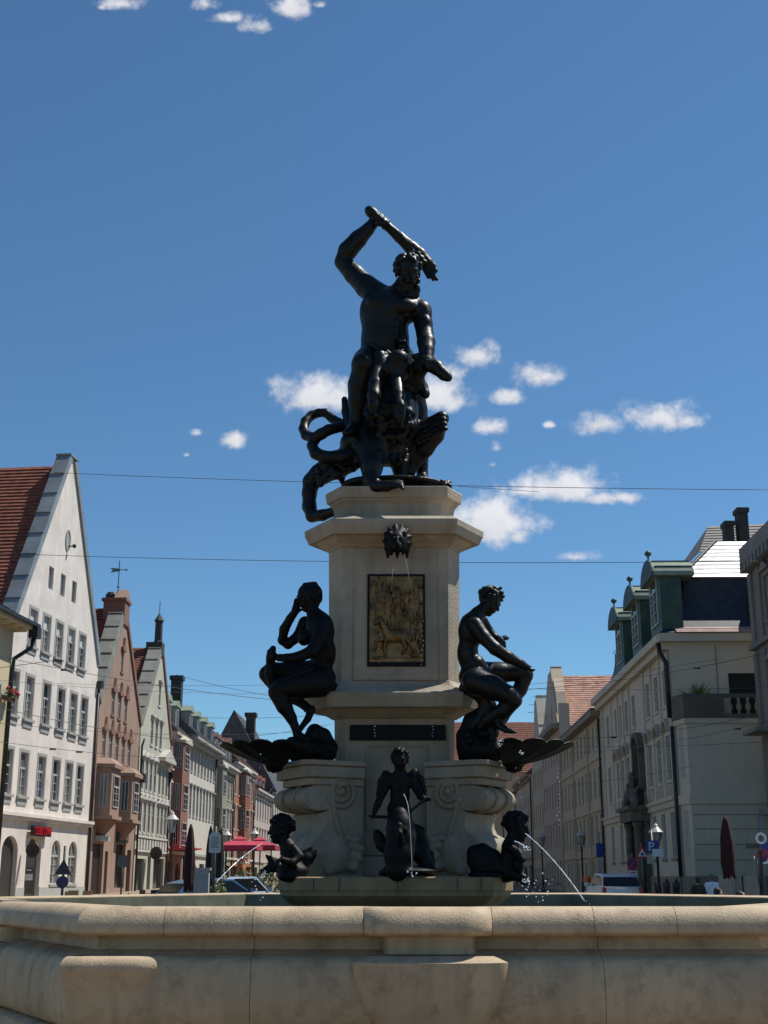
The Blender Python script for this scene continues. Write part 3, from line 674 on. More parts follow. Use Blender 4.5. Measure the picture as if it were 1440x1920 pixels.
# ------------------------------------------------------------------ seated bronze figures
Y1 = 13.75; S1 = depth(Y1, 4.)/2400
lf = thing('seated_statue', 'dark bronze seated figure resting its head on one hand above a shell bowl', 'statue', at(585, 1425, Y1), group='bronze figures seated on the pedestal corners')
A = Sculpt(Y1, S1, .05); A.kf = .65
A.E((600,1180,.0), 27, 36, 30, -12, .06); A.E((606,1225,.05), 24, 36, 27, 0, .06); A.E((597,1270,.08), 33, 27, 34, 10, .07); A.E((570,1196,-.05), 13, 15, 14, 0, .04)
A.CH([(585,1142,0,12), (592,1158,.0,16), (600,1170,0,22)], .04)
A.CH([(606,1168,-.14,15), (598,1196,-.22,13), (584,1222,-.26,11.5), (560,1232,-.26,10), (538,1234,-.24,8), (522,1233,-.22,7)], .03)
A.CH([(572,1168,.18,13), (560,1192,.2,10.5), (540,1208,.2,9), (528,1200,.18,8)], .03)
A.CH([(529,1202,.18,8), (533,1180,.14,9.5), (544,1160,.08,8), (554,1146,.03,7.5)], .02)
A.CH([(596,1262,.12,26), (550,1262,.14,21), (510,1258,.14,16), (499,1262,.14,13)], .05)
A.CH([(499,1266,.14,13), (520,1290,.12,13), (550,1308,.08,11.5), (570,1322,.02,8), (580,1331,0,8)], .03)
A.CH([(584,1330,0,8), (577,1348,-.03,6.5), (562,1368,-.04,5), (556,1380,-.05,3.5)], .02)
A.CH([(597,1280,-.1,28), (560,1287,-.2,22), (528,1291,-.24,17), (519,1296,-.24,15.5)], .05)
A.CH([(519,1300,-.24,15), (533,1324,-.22,14.5), (546,1346,-.2,10), (553,1362,-.2,7.5), (557,1374,-.2,8)], .03)
A.CH([(557,1376,-.2,8), (568,1383,-.26,6.5), (577,1386,-.3,4.5)], .015)
A.C((610,1192,-.12), (620,1230,-.05), 8, 8, .05)
qa, axa = A.head(A.p(578,1120,.0), (-.78,-.55,-.22), (-.16,-.1,1), 55*S1)
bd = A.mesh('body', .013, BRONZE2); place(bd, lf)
hr = Sculpt(Y1, S1, .02)
hr.E((584,1112,.02), 21, 19, 20, 0); hr.E((596,1122,.04), 9, 11, 11, 0); hr.C((572,1098,0), (590,1096,0), 6, 6); hr.E((592,1134,.03), 7, 7, 8)
place(hr.mesh('hair', .013, BRONZE2), bd)
hn = Sculpt(Y1, S1, .015)
hn.hand(hn.p(553,1150,.03), (.22,-.1,1), (.9,.3,0), 38*S1, .1, .2)
place(hn.mesh('hand', .011, BRONZE2), bd)
h2 = Sculpt(Y1, S1, .015)
h2.E((512,1230,-.2), 9, 8, 9); 
for i in range(4): h2.CH([(510,1224+i*3.5,-.26,3.2), (503,1226+i*4,-.24,3.1), (501,1232+i*3.5,-.16,2.7)], .008)
h2.CH([(514,1224,-.22,3.4), (508,1219,-.2,3)], .008)
place(h2.mesh('hand', .011, BRONZE2), bd)
dr = Sculpt(Y1, S1, .02)
dr.CH([(512,1216,-.1,6), (508,1236,-.1,8), (505,1262,-.06,9), (512,1290,-.02,8)], .02); dr.E((506,1222,-.1), 6, 5, 6)
place(dr.mesh('drapery', .014, BRONZE2), lf); dr = Sculpt(Y1, S1, .02); dr.CH([(600,1292,.05,14), (622,1288,.1,8), (628,1284,.1,5)], .03)
place(dr.mesh('drapery', .014, BRONZE2), lf)
rk = Sculpt(Y1, S1, .04)
rk.E((585,1412,.1), 46, 26, 42); rk.E((560,1400,-.05), 26, 18, 26); rk.CH([(575,1392,.1,12), (590,1372,.15,14), (606,1380,.2,14), (620,1402,.2,14)], .03); rk.C((545,1392,-.1), (560,1388,-.15), 10, 9, .02)
for j in range(14): rk.E((rnd.uniform(545,620), rnd.uniform(1385,1410), rnd.uniform(-.2,.1)), 9, 7, 8, 0, .015)
place(rk.mesh('rock', .018, BRONZE2), lf)

rf = thing('seated_statue', 'dark bronze seated figure with curly hair looking down at its hand on its knee', 'statue', at(900, 1425, Y1), group='bronze figures seated on the pedestal corners')
A = Sculpt(Y1, S1, .05); A.kf = .65
A.E((884,1182,.0), 25, 34, 29, 8, .06); A.E((877,1225,.05), 20, 34, 25, 0, .06); A.E((890,1267,.08), 31, 25, 32, -18, .07); A.E((897,1190,-.02), 10, 16, 14, 0, .04); A.E((893,1246,.0), 17, 18, 20, 0, .05)
A.CH([(906,1140,0,11), (896,1152,.0,14), (884,1168,0,20)], .04)
A.CH([(891,1172,-.16,15), (908,1196,-.22,13), (928,1216,-.26,12), (952,1232,-.24,11), (975,1244,-.2,8.5), (988,1252,-.18,7)], .03)
A.CH([(904,1164,.16,11), (916,1182,.2,9), (928,1196,.18,8), (940,1201,.12,7)], .02)
A.CH([(895,1262,.12,23), (935,1262,.14,20), (970,1260,.14,16), (985,1264,.14,14.5)], .05)
A.CH([(985,1268,.14,14), (975,1292,.14,13.5), (960,1318,.12,11), (945,1345,.1,9), (936,1362,.06,7)], .03)
A.CH([(892,1278,-.1,26), (925,1290,-.18,22), (952,1303,-.22,17), (964,1312,-.22,14.5)], .05)
A.CH([(964,1314,-.22,14), (945,1332,-.16,15), (915,1350,-.05,13), (905,1362,.0,12)], .03)
A.CH([(948,1330,-.05,13), (940,1348,-.1,8.5), (936,1358,-.14,8)], .03)
A.CH([(936,1360,-.14,8), (948,1368,-.2,6), (958,1371,-.24,4.5), (966,1373,-.27,3)], .015)
A.CH([(925,1356,.0,11), (924,1374,-.02,11), (922,1384,-.04,8)], .03)
qa, axa = A.head(A.p(918,1128,.0), (.74,-.42,-.52), (.45,-.12,.88), 54*S1)
bd = A.mesh('body', .013, BRONZE); place(bd, rf)
hr = Sculpt(Y1, S1, .01); hr.curls(qa, 54*S1, 130, (.05,.085), 8, -.35)
for i in range(12): hr.E((936+rnd.uniform(-4,9), 1104+rnd.uniform(-2,24), -.05+rnd.uniform(-.05,.05)), 3.4, 3.4, 3.4)
place(hr.mesh('curly_hair', .011, BRONZE), bd)
hn = Sculpt(Y1, S1, .012); hn.hand(hn.p(984,1250,-.18), (.8,-.1,-.5), (.1,-.9,.3), 26*S1, .45, .25); place(hn.mesh('hand', .011, BRONZE), bd)
h2 = Sculpt(Y1, S1, .012); h2.hand(h2.p(938,1200,.12), (.6,-.5,.15), (.2,.3,.9), 24*S1, .8, .2)
place(h2.mesh('hand', .011, BRONZE), bd)
dr = Sculpt(Y1, S1, .02)
for a in ((940,1199,5), (944,1205,5), (938,1210,6), (946,1212,4), (936,1203,6)): dr.E((a[0],a[1],.02), a[2], a[2]*.9)
dr.CH([(870,1290,.05,10), (895,1300,.0,12), (915,1296,-.1,9)], .03); dr.CH([(903,1300,.0,16), (915,1325,.02,15), (900,1352,.05,14), (884,1366,.1,14)], .03)
place(dr.mesh('drapery', .014, BRONZE), rf)
rk = Sculpt(Y1, S1, .04)
rk.E((890,1398,.12), 34, 34, 36); rk.E((920,1408,.0), 34, 20, 30); rk.CH([(868,1420,.1,9), (868,1380,.1,12), (884,1352,.1,15), (900,1340,.12,14)], .03)
for j in range(14): rk.E((rnd.uniform(872,930), rnd.uniform(1375,1412), rnd.uniform(-.2,.1)), 9, 7, 8, 0, .015)
place(rk.mesh('rock', .018, BRONZE2), rf)

# scallop shell bowls under their feet
def shell(name, label, u, v, ang, R0, lobes, zt_, seed, dip, fw=1.0):
    c = at(u, v, Y1-.05); th = thing(name, label, 'shell bowl', c, group='bronze shell bowls under the seated figures')
    rd = random.Random(seed); na, nr = 73, 15; V = []; Vb = []
    e = Vector((math.cos(ang), math.sin(ang), 0)); w = Vector((-e.y, e.x, 0))
    for i in range(na):
        t = i/(na-1); a = R(-88+176*t); rib = abs(math.sin(t*math.pi*lobes)); stp = 1-.10*(1-rib)**2
        for j in range(nr):
            r = j/(nr-1); rr = R0*r*(1-.05*(1-rib)**2)*(.78+.22*math.cos(a))
            z = zt_*(r**1.6)*(.88+.12*rib**.5)+.012*r*(rib-.5)-dip*math.sin(min(1, r)*math.pi)*.5
            p = e*(rr*math.cos(a))+w*(rr*math.sin(a)*fw)
            V.append((p.x, p.y, z)); Vb.append((p.x, p.y, z-.030+.012*r))
    mb = MB(); n = len(V); f = [(i*nr+j, i*nr+j+1, (i+1)*nr+j+1, (i+1)*nr+j) for i in range(na-1) for j in range(nr-1)]
    f2 = [tuple(k+n for k in q[::-1]) for q in f]; rim = [(i*nr+nr-1, n+i*nr+nr-1, n+(i+1)*nr+nr-1, (i+1)*nr+nr-1) for i in range(na-1)]
    mb.add(V+Vb, f+f2+rim); fixn(mb.build('bowl', BRONZE2, th, smooth=True))
    mb = MB(); mb.lathe([(.02,-.12), (.08,-.10), (.10,-.05), (.14,-.02)], (e.x*.12, e.y*.12, 0)); mb.build('bracket', BRONZE2, th, smooth=True)
shell('shell_bowl', 'dark bronze scallop shell bowl beneath the figure leaning its head on a hand', 536, 1428, R(180+14), .70, 8, .17, 1, .05)
shell('shell_bowl', 'dark bronze scallop shell bowl with notched rim beneath the curly haired figure', 942, 1428, R(-10), .76, 8, .18, 2, .05)

# ------------------------------------------------------------------ winged boy with a fish at the front
Y2 = 13.18; S2 = depth(Y2, 2.)/2400
pu = thing('winged_boy_statue', 'dark bronze winged boy standing astride a spouting fish at the front of the pedestal', 'statue', at(752, 1641, Y2))
A = Sculpt(Y2, S2, .035)
A.CH([(750,1441,0,9), (750,1452,.0,12)], .03); A.E((750,1466,.02), 24, 20, 17, 0, .04); A.E((750,1492,.0), 19, 20, 17, 0, .04); A.E((748,1518,.0), 23, 20, 20, 0, .04)
A.CH([(728,1460,0,9), (718,1485,.0,8), (708,1508,-.06,6.5), (702,1523,-.1,5)], .02)
A.CH([(772,1460,0,9), (782,1480,.0,8), (788,1492,-.05,7), (797,1499,-.12,5.5)], .02)
A.CH([(740,1530,-.05,14), (736,1556,-.1,11), (738,1580,-.05,9), (740,1604,.0,7)], .03); A.CH([(758,1530,.0,14), (764,1556,.0,11), (766,1586,.03,9), (768,1610,.06,7)], .03)
qa, axa = A.head(A.p(750,1425,-.02), (-.12,-.96,-.18), (0,-.1,1), 44*S2)
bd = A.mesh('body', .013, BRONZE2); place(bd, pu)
hr = Sculpt(Y2, S2, .01); hr.curls(qa, 44*S2, 110, (.06,.09), 4, -.1); place(hr.mesh('curly_hair', .012, BRONZE2), bd)
for sg, pts in ((-1, [(733,1458,.1,9), (723,1452,.14,7), (716,1466,.16,8), (711,1488,.16,6), (710,1502,.16,3)]), (1, [(768,1458,.1,9), (778,1448,.14,7), (787,1462,.16,8), (794,1482,.16,6), (796,1494,.16,3)])):
    wg = Sculpt(Y2, S2, .012); wg.CH(pts, .02)
    for i in range(6): t = i/5; u0, v0 = pts[1][0]+sg*2*i, pts[1][1]+6+5*i; wg.CH([(u0-sg*4, v0, .15, 4), (u0-sg*3+sg*t*3, v0+16, .16, 3.4), (u0-sg*2+sg*t*4, v0+26, .16, 1.5)], .006)
    place(wg.mesh('wing', .012, BRONZE2), pu)
for w0, dd, sd in (((702,1525,-.1), (-.3,-.4,-.5), (1,0,.2)), ((798,1500,-.12), (.6,-.5,.1), (-.2,.2,.9))):
    hn = Sculpt(Y2, S2, .012); hn.hand(hn.p(*w0), dd, sd, 17*S2, .9, .2); place(hn.mesh('hand', .009, BRONZE2), bd)
fi = Sculpt(Y2, S2, .04)
fi.CH([(745,1632,-.2,20), (748,1600,-.16,27), (752,1570,-.14,27), (752,1545,-.14,22), (750,1528,-.14,15)], .04)
fi.CH([(766,1556,.0,16), (782,1566,.03,17), (792,1588,.05,13), (800,1604,.05,7), (810,1612,.03,4)], .04); fi.CH([(796,1594,.05,7), (808,1602,.05,6), (815,1620,.03,2)], .015); fi.CH([(794,1598,.05,6), (797,1614,.05,4), (800,1626,.03,2)], .015)
fi.CH([(730,1596,-.02,10), (716,1584,-.02,11), (708,1566,-.02,8), (706,1560,-.02,5)], .03); fi.E((712,1572,-.02), 9, 13, 8, -28, .03)
fi.CH([(738,1556,-.3,5), (748,1548,-.34,6), (760,1556,-.3,5)], .02); fi.E((748,1562,-.36), 8, 10, 7, 0, .02); fi.C((752,1580,-.36), (750,1562,-.44), 8, 5, .02)
fi.CH([(772,1590,.0,14), (790,1606,.0,13), (806,1630,-.02,11)], .04); fi.E((765,1634,-.05), 52, 9, 40, 0, .04); fi.CH([(740,1620,-.1,14), (724,1636,-.1,6), (714,1638,-.1,4)], .03)
place(fi.mesh('fish', .015, BRONZE2), pu)
st = Sculpt(Y2, S2, .01)
st.CH([(692,1530,-.12,2.4), (704,1531,-.12,3), (724,1532,-.14,3)]); place(st.mesh('fish_rod', .010, BRONZE2), pu); st = Sculpt(Y2, S2, .01); st.CH([(803,1496,-.14,3.5), (788,1506,-.15,3), (770,1520,-.18,3)])
place(st.mesh('fish_rod', .010, BRONZE2), pu)

# ------------------------------------------------------------------ tritons on the tub corners
Y3 = 13.15; S3 = depth(Y3, 1.8)/2400
tl = thing('merman_statue', 'dark bronze merman bust with ragged hair facing the street cafes', 'statue', at(548, 1650, Y3), group='bronze mermen on the basin tub corners')
A = Sculpt(Y3, S3, .03)
A.CH([(533,1574,0,11), (541,1590,.0,15), (545,1612,.0,17), (550,1634,.0,18)], .04); A.E((549,1634,-.02), 30, 17, 24, 0, .04); A.E((546,1644,-.04), 26, 10, 22, 0, .03)
A.CH([(550,1590,-.1,8), (562,1606,-.14,8), (548,1618,-.2,7), (528,1612,-.22,6)], .02); A.CH([(560,1622,.05,14), (576,1610,.05,13), (586,1602,.05,8), (593,1592,.03,2)], .02); A.CH([(572,1600,.05,8), (586,1588,.03,2)], .015)
qa, axa = A.head(A.p(526,1556,.0), (-.9,-.35,-.05), (0,0,1), 52*S3)
A.CH([(543,1558,0,5), (551,1551,.02,3.5), (555,1545,.02,1)], .01)
bd = A.mesh('body', .013, BRONZE2); place(bd, tl)
hr = Sculpt(Y3, S3, .01); hr.curls(qa, 52*S3, 110, (.07,.11), 14, -.3); place(hr.mesh('ragged_hair', .012, BRONZE2), bd)
cn = Sculpt(Y3, S3, .01)
cn.E((514,1622,-.25), 11, 14, 11); 
for d in ((500,1604),(490,1632),(508,1606),(520,1634),(498,1640),(524,1612)): cn.C((513,1622,-.25), (d[0],d[1],-.28), 7, 3, .01)
place(cn.mesh('shell_trumpet', .013, BRONZE2), tl)
tr = thing('merman_statue', 'dark bronze horned merman spouting a water jet towards the parked white car', 'statue', at(940, 1650, Y3), group='bronze mermen on the basin tub corners')
A = Sculpt(Y3, S3, .03)
A.CH([(961,1568,0,11), (957,1588,.0,15), (955,1612,.0,17), (950,1634,.0,18)], .04); A.CH([(950,1640,.0,14), (965,1640,-.06,10), (980,1646,-.1,9)], .03); A.E((983,1654,-.1), 7, 6, 7, 0, .02)
A.CH([(958,1590,-.1,9), (972,1600,-.16,8), (980,1612,-.2,6)], .02); A.E((972,1622,-.12), 11, 13, 11, 0, .03)
qa, axa = A.head(A.p(969,1552,.0), (.88,-.38,-.12), (0,0,1), 54*S3)
A.CH([(974,1536,-.04,6), (984,1533,-.05,4.5), (992,1529,-.06,2)], .01)
bd = A.mesh('body', .013, BRONZE2); place(bd, tr)
hr = Sculpt(Y3, S3, .012); hr.curls(qa, 54*S3, 90, (.08,.11), 21, -.2); place(hr.mesh('hair', .012, BRONZE2), bd)
tlx = Sculpt(Y3, S3, .03)
tlx.E((906,1618,.02), 26, 30, 22, 0); tlx.CH([(885,1616,.02,10), (890,1600,.02,14), (905,1594,.02,12), (925,1606,.02,13), (940,1632,.0,13)], .03); tlx.C((884,1612,.02), (878,1606,.02), 6, 3, .01); tlx.E((912,1640,-.02), 36, 8, 26)
place(tlx.mesh('coiled_tail', .015, BRONZE2), tr)

# ------------------------------------------------------------------ water jets and drops
WJ = mat('falling_water', (.86,.88,.90), .15, var=.05, spec=.9)
def arc(p0, p1, sag, n=26):
    return [p0.lerp(p1, t/n)+Vector((0, 0, 4*sag*(t/n)*(1-t/n))) for t in range(n+1)]
def jet(label, pts, r):
    mb = MB(); rd = random.Random(len(pts)); mb.tube(pts, [r*rd.uniform(.55, 1.3) for _ in pts], 6)
    mb.build('water_jet', WJ, smooth=True, label=label, category='water jet', group='water jets of the fountain')
jet('white water jet arcing from the horned merman towards the parked cars', arc(at(985,1563,13.0), at(1096,1690,12.2), .05), .0048)
jet('thin water jet falling from the fish under the winged boy', [at(757,1489,12.95), at(761,1497,12.9), at(765,1510,12.88), at(768,1535,12.86), at(770,1570,12.86), at(772,1610,12.86), at(773,1642,12.86)], .0035)
jet('water jet arcing from the ragged haired merman towards the red parasols', arc(at(506,1574,13.0), at(404,1656,12.2), .04), .0028)
jet('short curved water jet dropping from the left shell bowl', arc(at(523,1470,13.4), at(492,1512,13.1), .05), .0025)
jet('short splash jet at the chest of the horned merman', arc(at(965,1578,12.95), at(986,1590,12.8), .01), .007)
jet('thin water thread from the left fang side of the bronze lion mask', [at(738,1047,13.6), at(736,1075,13.5), at(733,1110,13.48)], .0009)
jet('thin water thread from the sunnier side of the bronze lion mask', [at(760,1046,13.6), at(764,1065,13.5), at(772,1110,13.48)], .0010)
mb = MB(); rd = random.Random(3)
def drops(pts, r=(.006,.012), y=13.3):
    for u, v in pts: mb.ball(at(u+rd.uniform(-1,1), v, y+rd.uniform(-.05,.05)), rd.uniform(*r)*.72, 5)
drops([(968+i*1.6+rd.uniform(-2,2), 1440+i*9) for i in range(11)]); drops([(1046+rd.uniform(-3,4), 1442+i*8) for i in range(14)], (.004,.009))
drops([(980+rd.uniform(-3,8), 1525+i*6) for i in range(8)], (.005,.009)); drops([(501-i*3, 1386+i*7) for i in range(5)], (.008,.014)); drops([(488-i*2.5+rd.uniform(-3,3), 1440+i*16) for i in range(9)], (.006,.012))
drops([(465-i*4+rd.uniform(-5,5), 1490+i*12) for i in range(8)], (.006,.011)); drops([(712+rd.uniform(-4,3), 1180+i*9) for i in range(9)], (.004,.007), 13.45); drops([(790+rd.uniform(-2,8), 1165+i*9) for i in range(10)], (.004,.007), 13.45)
drops([(702+rd.uniform(-1,1), 1362+i*6) for i in range(4)], (.005,.008), 13.3); drops([(811+rd.uniform(-1,1), 1362+i*6) for i in range(4)], (.005,.008), 13.3)
drops([(1000+rd.uniform(-20,40), 1655+rd.uniform(-8,38)) for i in range(16)], (.005,.012), 12.6); drops([(490+rd.uniform(-22,12), 1640+rd.uniform(0,50)) for i in range(16)], (.005,.012), 12.6); drops([(1018,1638),(1022,1652),(1027,1672),(986,1668)], (.012,.016), 12.6)
drops([(1100+i*5, 1690+i*5) for i in range(5)], (.005,.009), 12.2)
mb.build('water_drops', WJ, smooth=True, kind='stuff')
mb = MB(); rd = random.Random(8)
for u, v, n, sp_ in ((988,1652,26,10), (772,1640,10,8), (985,1592,16,7), (498,1640,16,9), (940,1392,10,8), (977,1412,8,4)):
    for i in range(n): mb.ball(at(u+rd.gauss(0, sp_*.6), v+rd.gauss(0, sp_*.45), 12.85+rd.uniform(-.1,.1)), rd.uniform(.003,.009), 5, (1, 1, rd.uniform(.7,1.8)))
mb.build('water_splash', WJ, smooth=True, kind='stuff')
# ------------------------------------------------------------------ building kit
# local axes of a building: x along its front from the viewer's left to right as seen from the street, y into the house, z up
WCACHE = {}; wr = random.Random(31)
def bld(name, label, cat, O, d, group=None):
    l = math.hypot(*d); return thing(name, label, cat, (O[0], O[1], 0), math.atan2(d[1]/l, d[0]/l), group)
def window_mesh(w, h, style):
    k = ('f', round(w, 2), round(h, 2), style)
    if k in WCACHE: return WCACHE[k]
    mb = MB(); t = min(.07, w*.09); a, b = -w/2, w/2
    for q in ((a, a+t, 0, h), (b-t, b, 0, h), (a+t, b-t, 0, t), (a+t, b-t, h-t, h)): mb.box(q[0], q[1], 0, .07, q[2], q[3])
    tr = h*.64
    if style in ('cross', 'blind', 'arch'):
        mb.box(a+t, b-t, -.02, .06, tr-.05, tr+.05); mb.box(-.035, .035, -.012, .058, t, tr-.05)
        if style == 'arch': mb.box(-.03, .03, -.01, .057, tr+.05, h-t)
        for zz in (tr*.36, tr*.68):
            mb.box(a+t, -.035, .01, .05, zz-.015, zz+.015); mb.box(.035, b-t, .01, .05, zz-.015, zz+.015)
    elif style == 'sash': mb.box(-.03, .03, -.01, .058, t, h-t); mb.box(a+t, -.03, 0, .05, tr-.03, tr+.03); mb.box(.03, b-t, 0, .05, tr-.03, tr+.03)
    elif style == 'plain': mb.box(-.025, .025, -.01, .055, t, h-t)
    o = mb.build('window', PWHITE); me = o.data; bpy.data.objects.remove(o)
    mb = MB(); mb.quad((a+t*.5, .06, t*.5), (b-t*.5, .06, t*.5), (b-t*.5, .06, h-t*.5), (a+t*.5, .06, h-t*.5)); o = mb.build('pane', GLASS); pm = o.data; bpy.data.objects.remove(o)
    o = None; mb = MB(); mb.quad((a+t, .045, tr+.05), (b-t, .045, tr+.05), (b-t, .045, h-t), (a+t, .045, h-t)); o = mb.build('roller_blind', mat('pale_blind', (.52,.52,.49), .8)); bm_ = o.data; bpy.data.objects.remove(o)
    WCACHE[k] = (me, pm, bm_); return WCACHE[k]
def box_mesh(name, dims, m):
    k = (name, tuple(round(x, 3) for x in dims), m.name)
    if k not in WCACHE:
        mb = MB(); mb.box(*dims); o = mb.build(name, m); WCACHE[k] = o.data; bpy.data.objects.remove(o)
    return WCACHE[k]
def window(parent, s, z, w, h, y=.16, style='cross', sill=None, head=None, surround=None, blind=False, rz=0, curtain=False):
    me, pm, bm_ = window_mesh(w, h, style)
    o = link('window', me, parent, (s, y, z))
    if rz: o.rotation_euler = (0, 0, rz)
    p = link('pane', pm, o)
    if curtain or wr.random() < .22:
        p.data = WCACHE.setdefault(('c', pm.name), pm.copy()); p.data.materials[0] = GLASS_L
    if blind: link('roller_blind', bm_, o)
    if sill: link('sill', box_mesh('sill', (-w/2-.1, w/2+.1, -y-.07, -.01, -.14, -.01), sill), o)
    if surround:
        k = ('sur', round(w, 2), round(h, 2), y, surround.name)
        if k not in WCACHE:
            mb = MB(); b = .16
            for q in ((-w/2-b, -w/2, 0, h+b), (w/2, w/2+b, 0, h+b), (-w/2, w/2, h, h+b)): mb.box(q[0], q[1], -y-.022, -y+.02, q[2], q[3])
            t_ = mb.build('surround', surround); WCACHE[k] = t_.data; bpy.data.objects.remove(t_)
        link('surround', WCACHE[k], o)
    if head:
        kind, m = head; k = ('head', round(w, 2), round(h, 2), y, kind, m.name)
        if k not in WCACHE:
            mb = MB(); e = w/2+.2; zz = h+.22
            if kind == 'flat': mb.box(-e, e, -y-.2, -y, zz, zz+.12); mb.box(-e+.1, e-.1, -y-.06, -y, zz-.2, zz-.003)
            elif kind == 'tri': mb.prism([(-e, zz), (e, zz), (0, zz+.42)], lambda p: (p[0], -y, p[1]), lambda p: (p[0], -y-.2, p[1])); mb.box(-e+.1, e-.1, -y-.06, -y, zz-.2, zz-.003)
            elif kind == 'arc':
                A = [(e*math.cos(R(t)), zz+.5*e*math.sin(R(t))) for t in range(0, 181, 15)]; mb.prism(A, lambda p: (p[0], -y, p[1]), lambda p: (p[0], -y-.18, p[1]))
            elif kind == 'scroll':
                A = [(-e, zz-.1), (-e*.5, zz-.05), (-e*.3, zz+.15), (0, zz+.6), (e*.3, zz+.15), (e*.5, zz-.05), (e, zz-.1), (e*.8, zz-.3), (-e*.8, zz-.3)]; mb.prism(A, lambda p: (p[0], -y, p[1]), lambda p: (p[0], -y-.16, p[1]))
            t_ = mb.build('hood', m); fixn(t_); WCACHE[k] = t_.data; bpy.data.objects.remove(t_)
        link('hood', WCACHE[k], o)
    return o
def wall(parent, m, z0, prof, holes, dep=.24, name='wall', body=None, yb=12):
    # prof: [(z, xl, xr)] rising; holes: (s0, s1, za, zb, arched)
    mb = MB(); zs = sorted(set([p[0] for p in prof]+[h[2] for h in holes]+[h[3] for h in holes])); zs = [z for z in zs if prof[0][0] <= z <= prof[-1][0]]
    def edge(z, i):
        for a, b in zip(prof[:-1], prof[1:]):
            if a[0] <= z <= b[0]:
                t = (z-a[0])/max(1e-9, b[0]-a[0]); return a[i]+(b[i]-a[i])*t
        return prof[-1][i]
    for a, b in zip(zs[:-1], zs[1:]):
        if b-a < 1e-6: continue
        mid = (a+b)/2; hs = sorted([h for h in holes if h[2] < mid < h[3]]); cur = None; ya, yb_ = 1e-7, -1e-7
        L0, L1 = edge(a+1e-7, 1), edge(b-1e-7, 1); R0, R1 = edge(a+1e-7, 2), edge(b-1e-7, 2)
        for h in hs: mb.quad((L0, 0, a), (h[0], 0, a), (h[0], 0, b), (L1, 0, b)); L0 = L1 = h[1]
        mb.quad((L0, 0, a), (R0, 0, a), (R1, 0, b), (L1, 0, b))
    for h in holes:
        s0, s1, za, zb = h[:4]; arched = len(h) > 4 and h[4]
        mb.quad((s0, 0, za), (s0, dep, za), (s0, dep, zb), (s0, 0, zb)); mb.quad((s1, 0, za), (s1, 0, zb), (s1, dep, zb), (s1, dep, za)); mb.quad((s0, 0, za), (s1, 0, za), (s1, dep, za), (s0, dep, za))
        if not arched: mb.quad((s0, 0, zb), (s0, dep, zb), (s1, dep, zb), (s1, 0, zb))
        else:
            r = (s1-s0)/2; c = (s0+s1)/2; zc = zb-r*arched; n = 12; A = [(c-r*math.cos(math.pi*i/n), zc+r*arched*math.sin(math.pi*i/n)) for i in range(n+1)]
            for i in range(n):
                p, q = A[i], A[i+1]; mb.quad((p[0], 0, p[1]), (p[0], dep-.02, p[1]), (q[0], dep-.02, q[1]), (q[0], 0, q[1])); mb.quad((p[0], 0, p[1]), (q[0], 0, q[1]), (q[0], 0, zb), (p[0], 0, zb))
                mb.quad((p[0], dep-.02, p[1]), (p[0], dep-.02, zb), (q[0], dep-.02, zb), (q[0], dep-.02, q[1]))
    # dark room behind the panes, flanks, back
    pr = prof
    for i in (1, 2):
        for a, b in zip(pr[:-1], pr[1:]):
            y2 = yb if abs(a[i]-b[i]) < 1e-6 and pr[0][i] == a[i] else .8
            mb.quad((a[i], 0, a[0]), (a[i], y2, a[0]), (b[i], y2, b[0]), (b[i], 0, b[0]))
    for a, b in zip(pr[:-1], pr[1:]):
        for y in ((yb if abs(a[1]-b[1]) < 1e-6 else .8), dep+.02): mb.quad((a[1], y, a[0]), (a[2], y, a[0]), (b[2], y, b[0]), (b[1], y, b[0]))
    a = pr[-1]; y2 = .8 if len(pr) > 2 else yb; mb.quad((a[1], 0, a[0]), (a[2], 0, a[0]), (a[2], y2, a[0]), (a[1], y2, a[0]))
    return mb.build(name, m, parent)
def rows(parent, holes, specs, **kw):
    for (ss, z, w, h) in specs:
        for s in ss:
            holes.append((s-w/2, s+w/2, z, z+h)); window(parent, s, z, w, h, **kw)
def roofslope(mb, p0, p1, q0, q1, n, step=.05):
    # p0-p1 eave, q0-q1 ridge; n overlapping courses as real steps
    p0, p1, q0, q1 = map(Vector, (p0, p1, q0, q1)); nrm = (p1-p0).cross(q0-p0).normalized()
    if nrm.z < 0: nrm = -nrm
    for i in range(n):
        a, b = i/n, (i+1)/n
        A, B_ = p0.lerp(q0, a)+nrm*step, p1.lerp(q1, a)+nrm*step; C_, D = p1.lerp(q1, b)+nrm*.004, p0.lerp(q0, b)+nrm*.004
        mb.quad(A, B_, C_, D); mb.quad(p0.lerp(q0, a), p1.lerp(q1, a), B_, A)
def tilemat(name, c, c2, w=.22):
    m = mat(name, c, .8, var=.25, scale=1.3, col2=c2)
    t = m.node_tree; L = t.links.new; b = t.nodes['Principled BSDF']
    tc_ = t.nodes.new('ShaderNodeTexCoord'); br = t.nodes.new('ShaderNodeTexVoronoi'); br.inputs['Scale'].default_value = 3.2; L(tc_.outputs['Object'], br.inputs['Vector'])
    mx_ = t.nodes.new('ShaderNodeMix'); mx_.data_type = 'RGBA'; mx_.blend_type = 'MULTIPLY'; mx_.inputs[0].default_value = .55
    src = b.inputs['Base Color'].links[0].from_socket; L(src, mx_.inputs[6]); rp = t.nodes.new('ShaderNodeMapRange'); rp.inputs[3].default_value = .45; rp.inputs[4].default_value = 1.25
    sx_ = t.nodes.new('ShaderNodeSeparateColor'); L(br.outputs['Color'], sx_.inputs[0]); L(sx_.outputs[0], rp.inputs[0]); L(rp.outputs[0], mx_.inputs[7]); L(mx_.outputs[2], b.inputs['Base Color'])
    return m
ROOF_R = tilemat('red_clay_tiles', (.27,.085,.045), (.15,.045,.028))
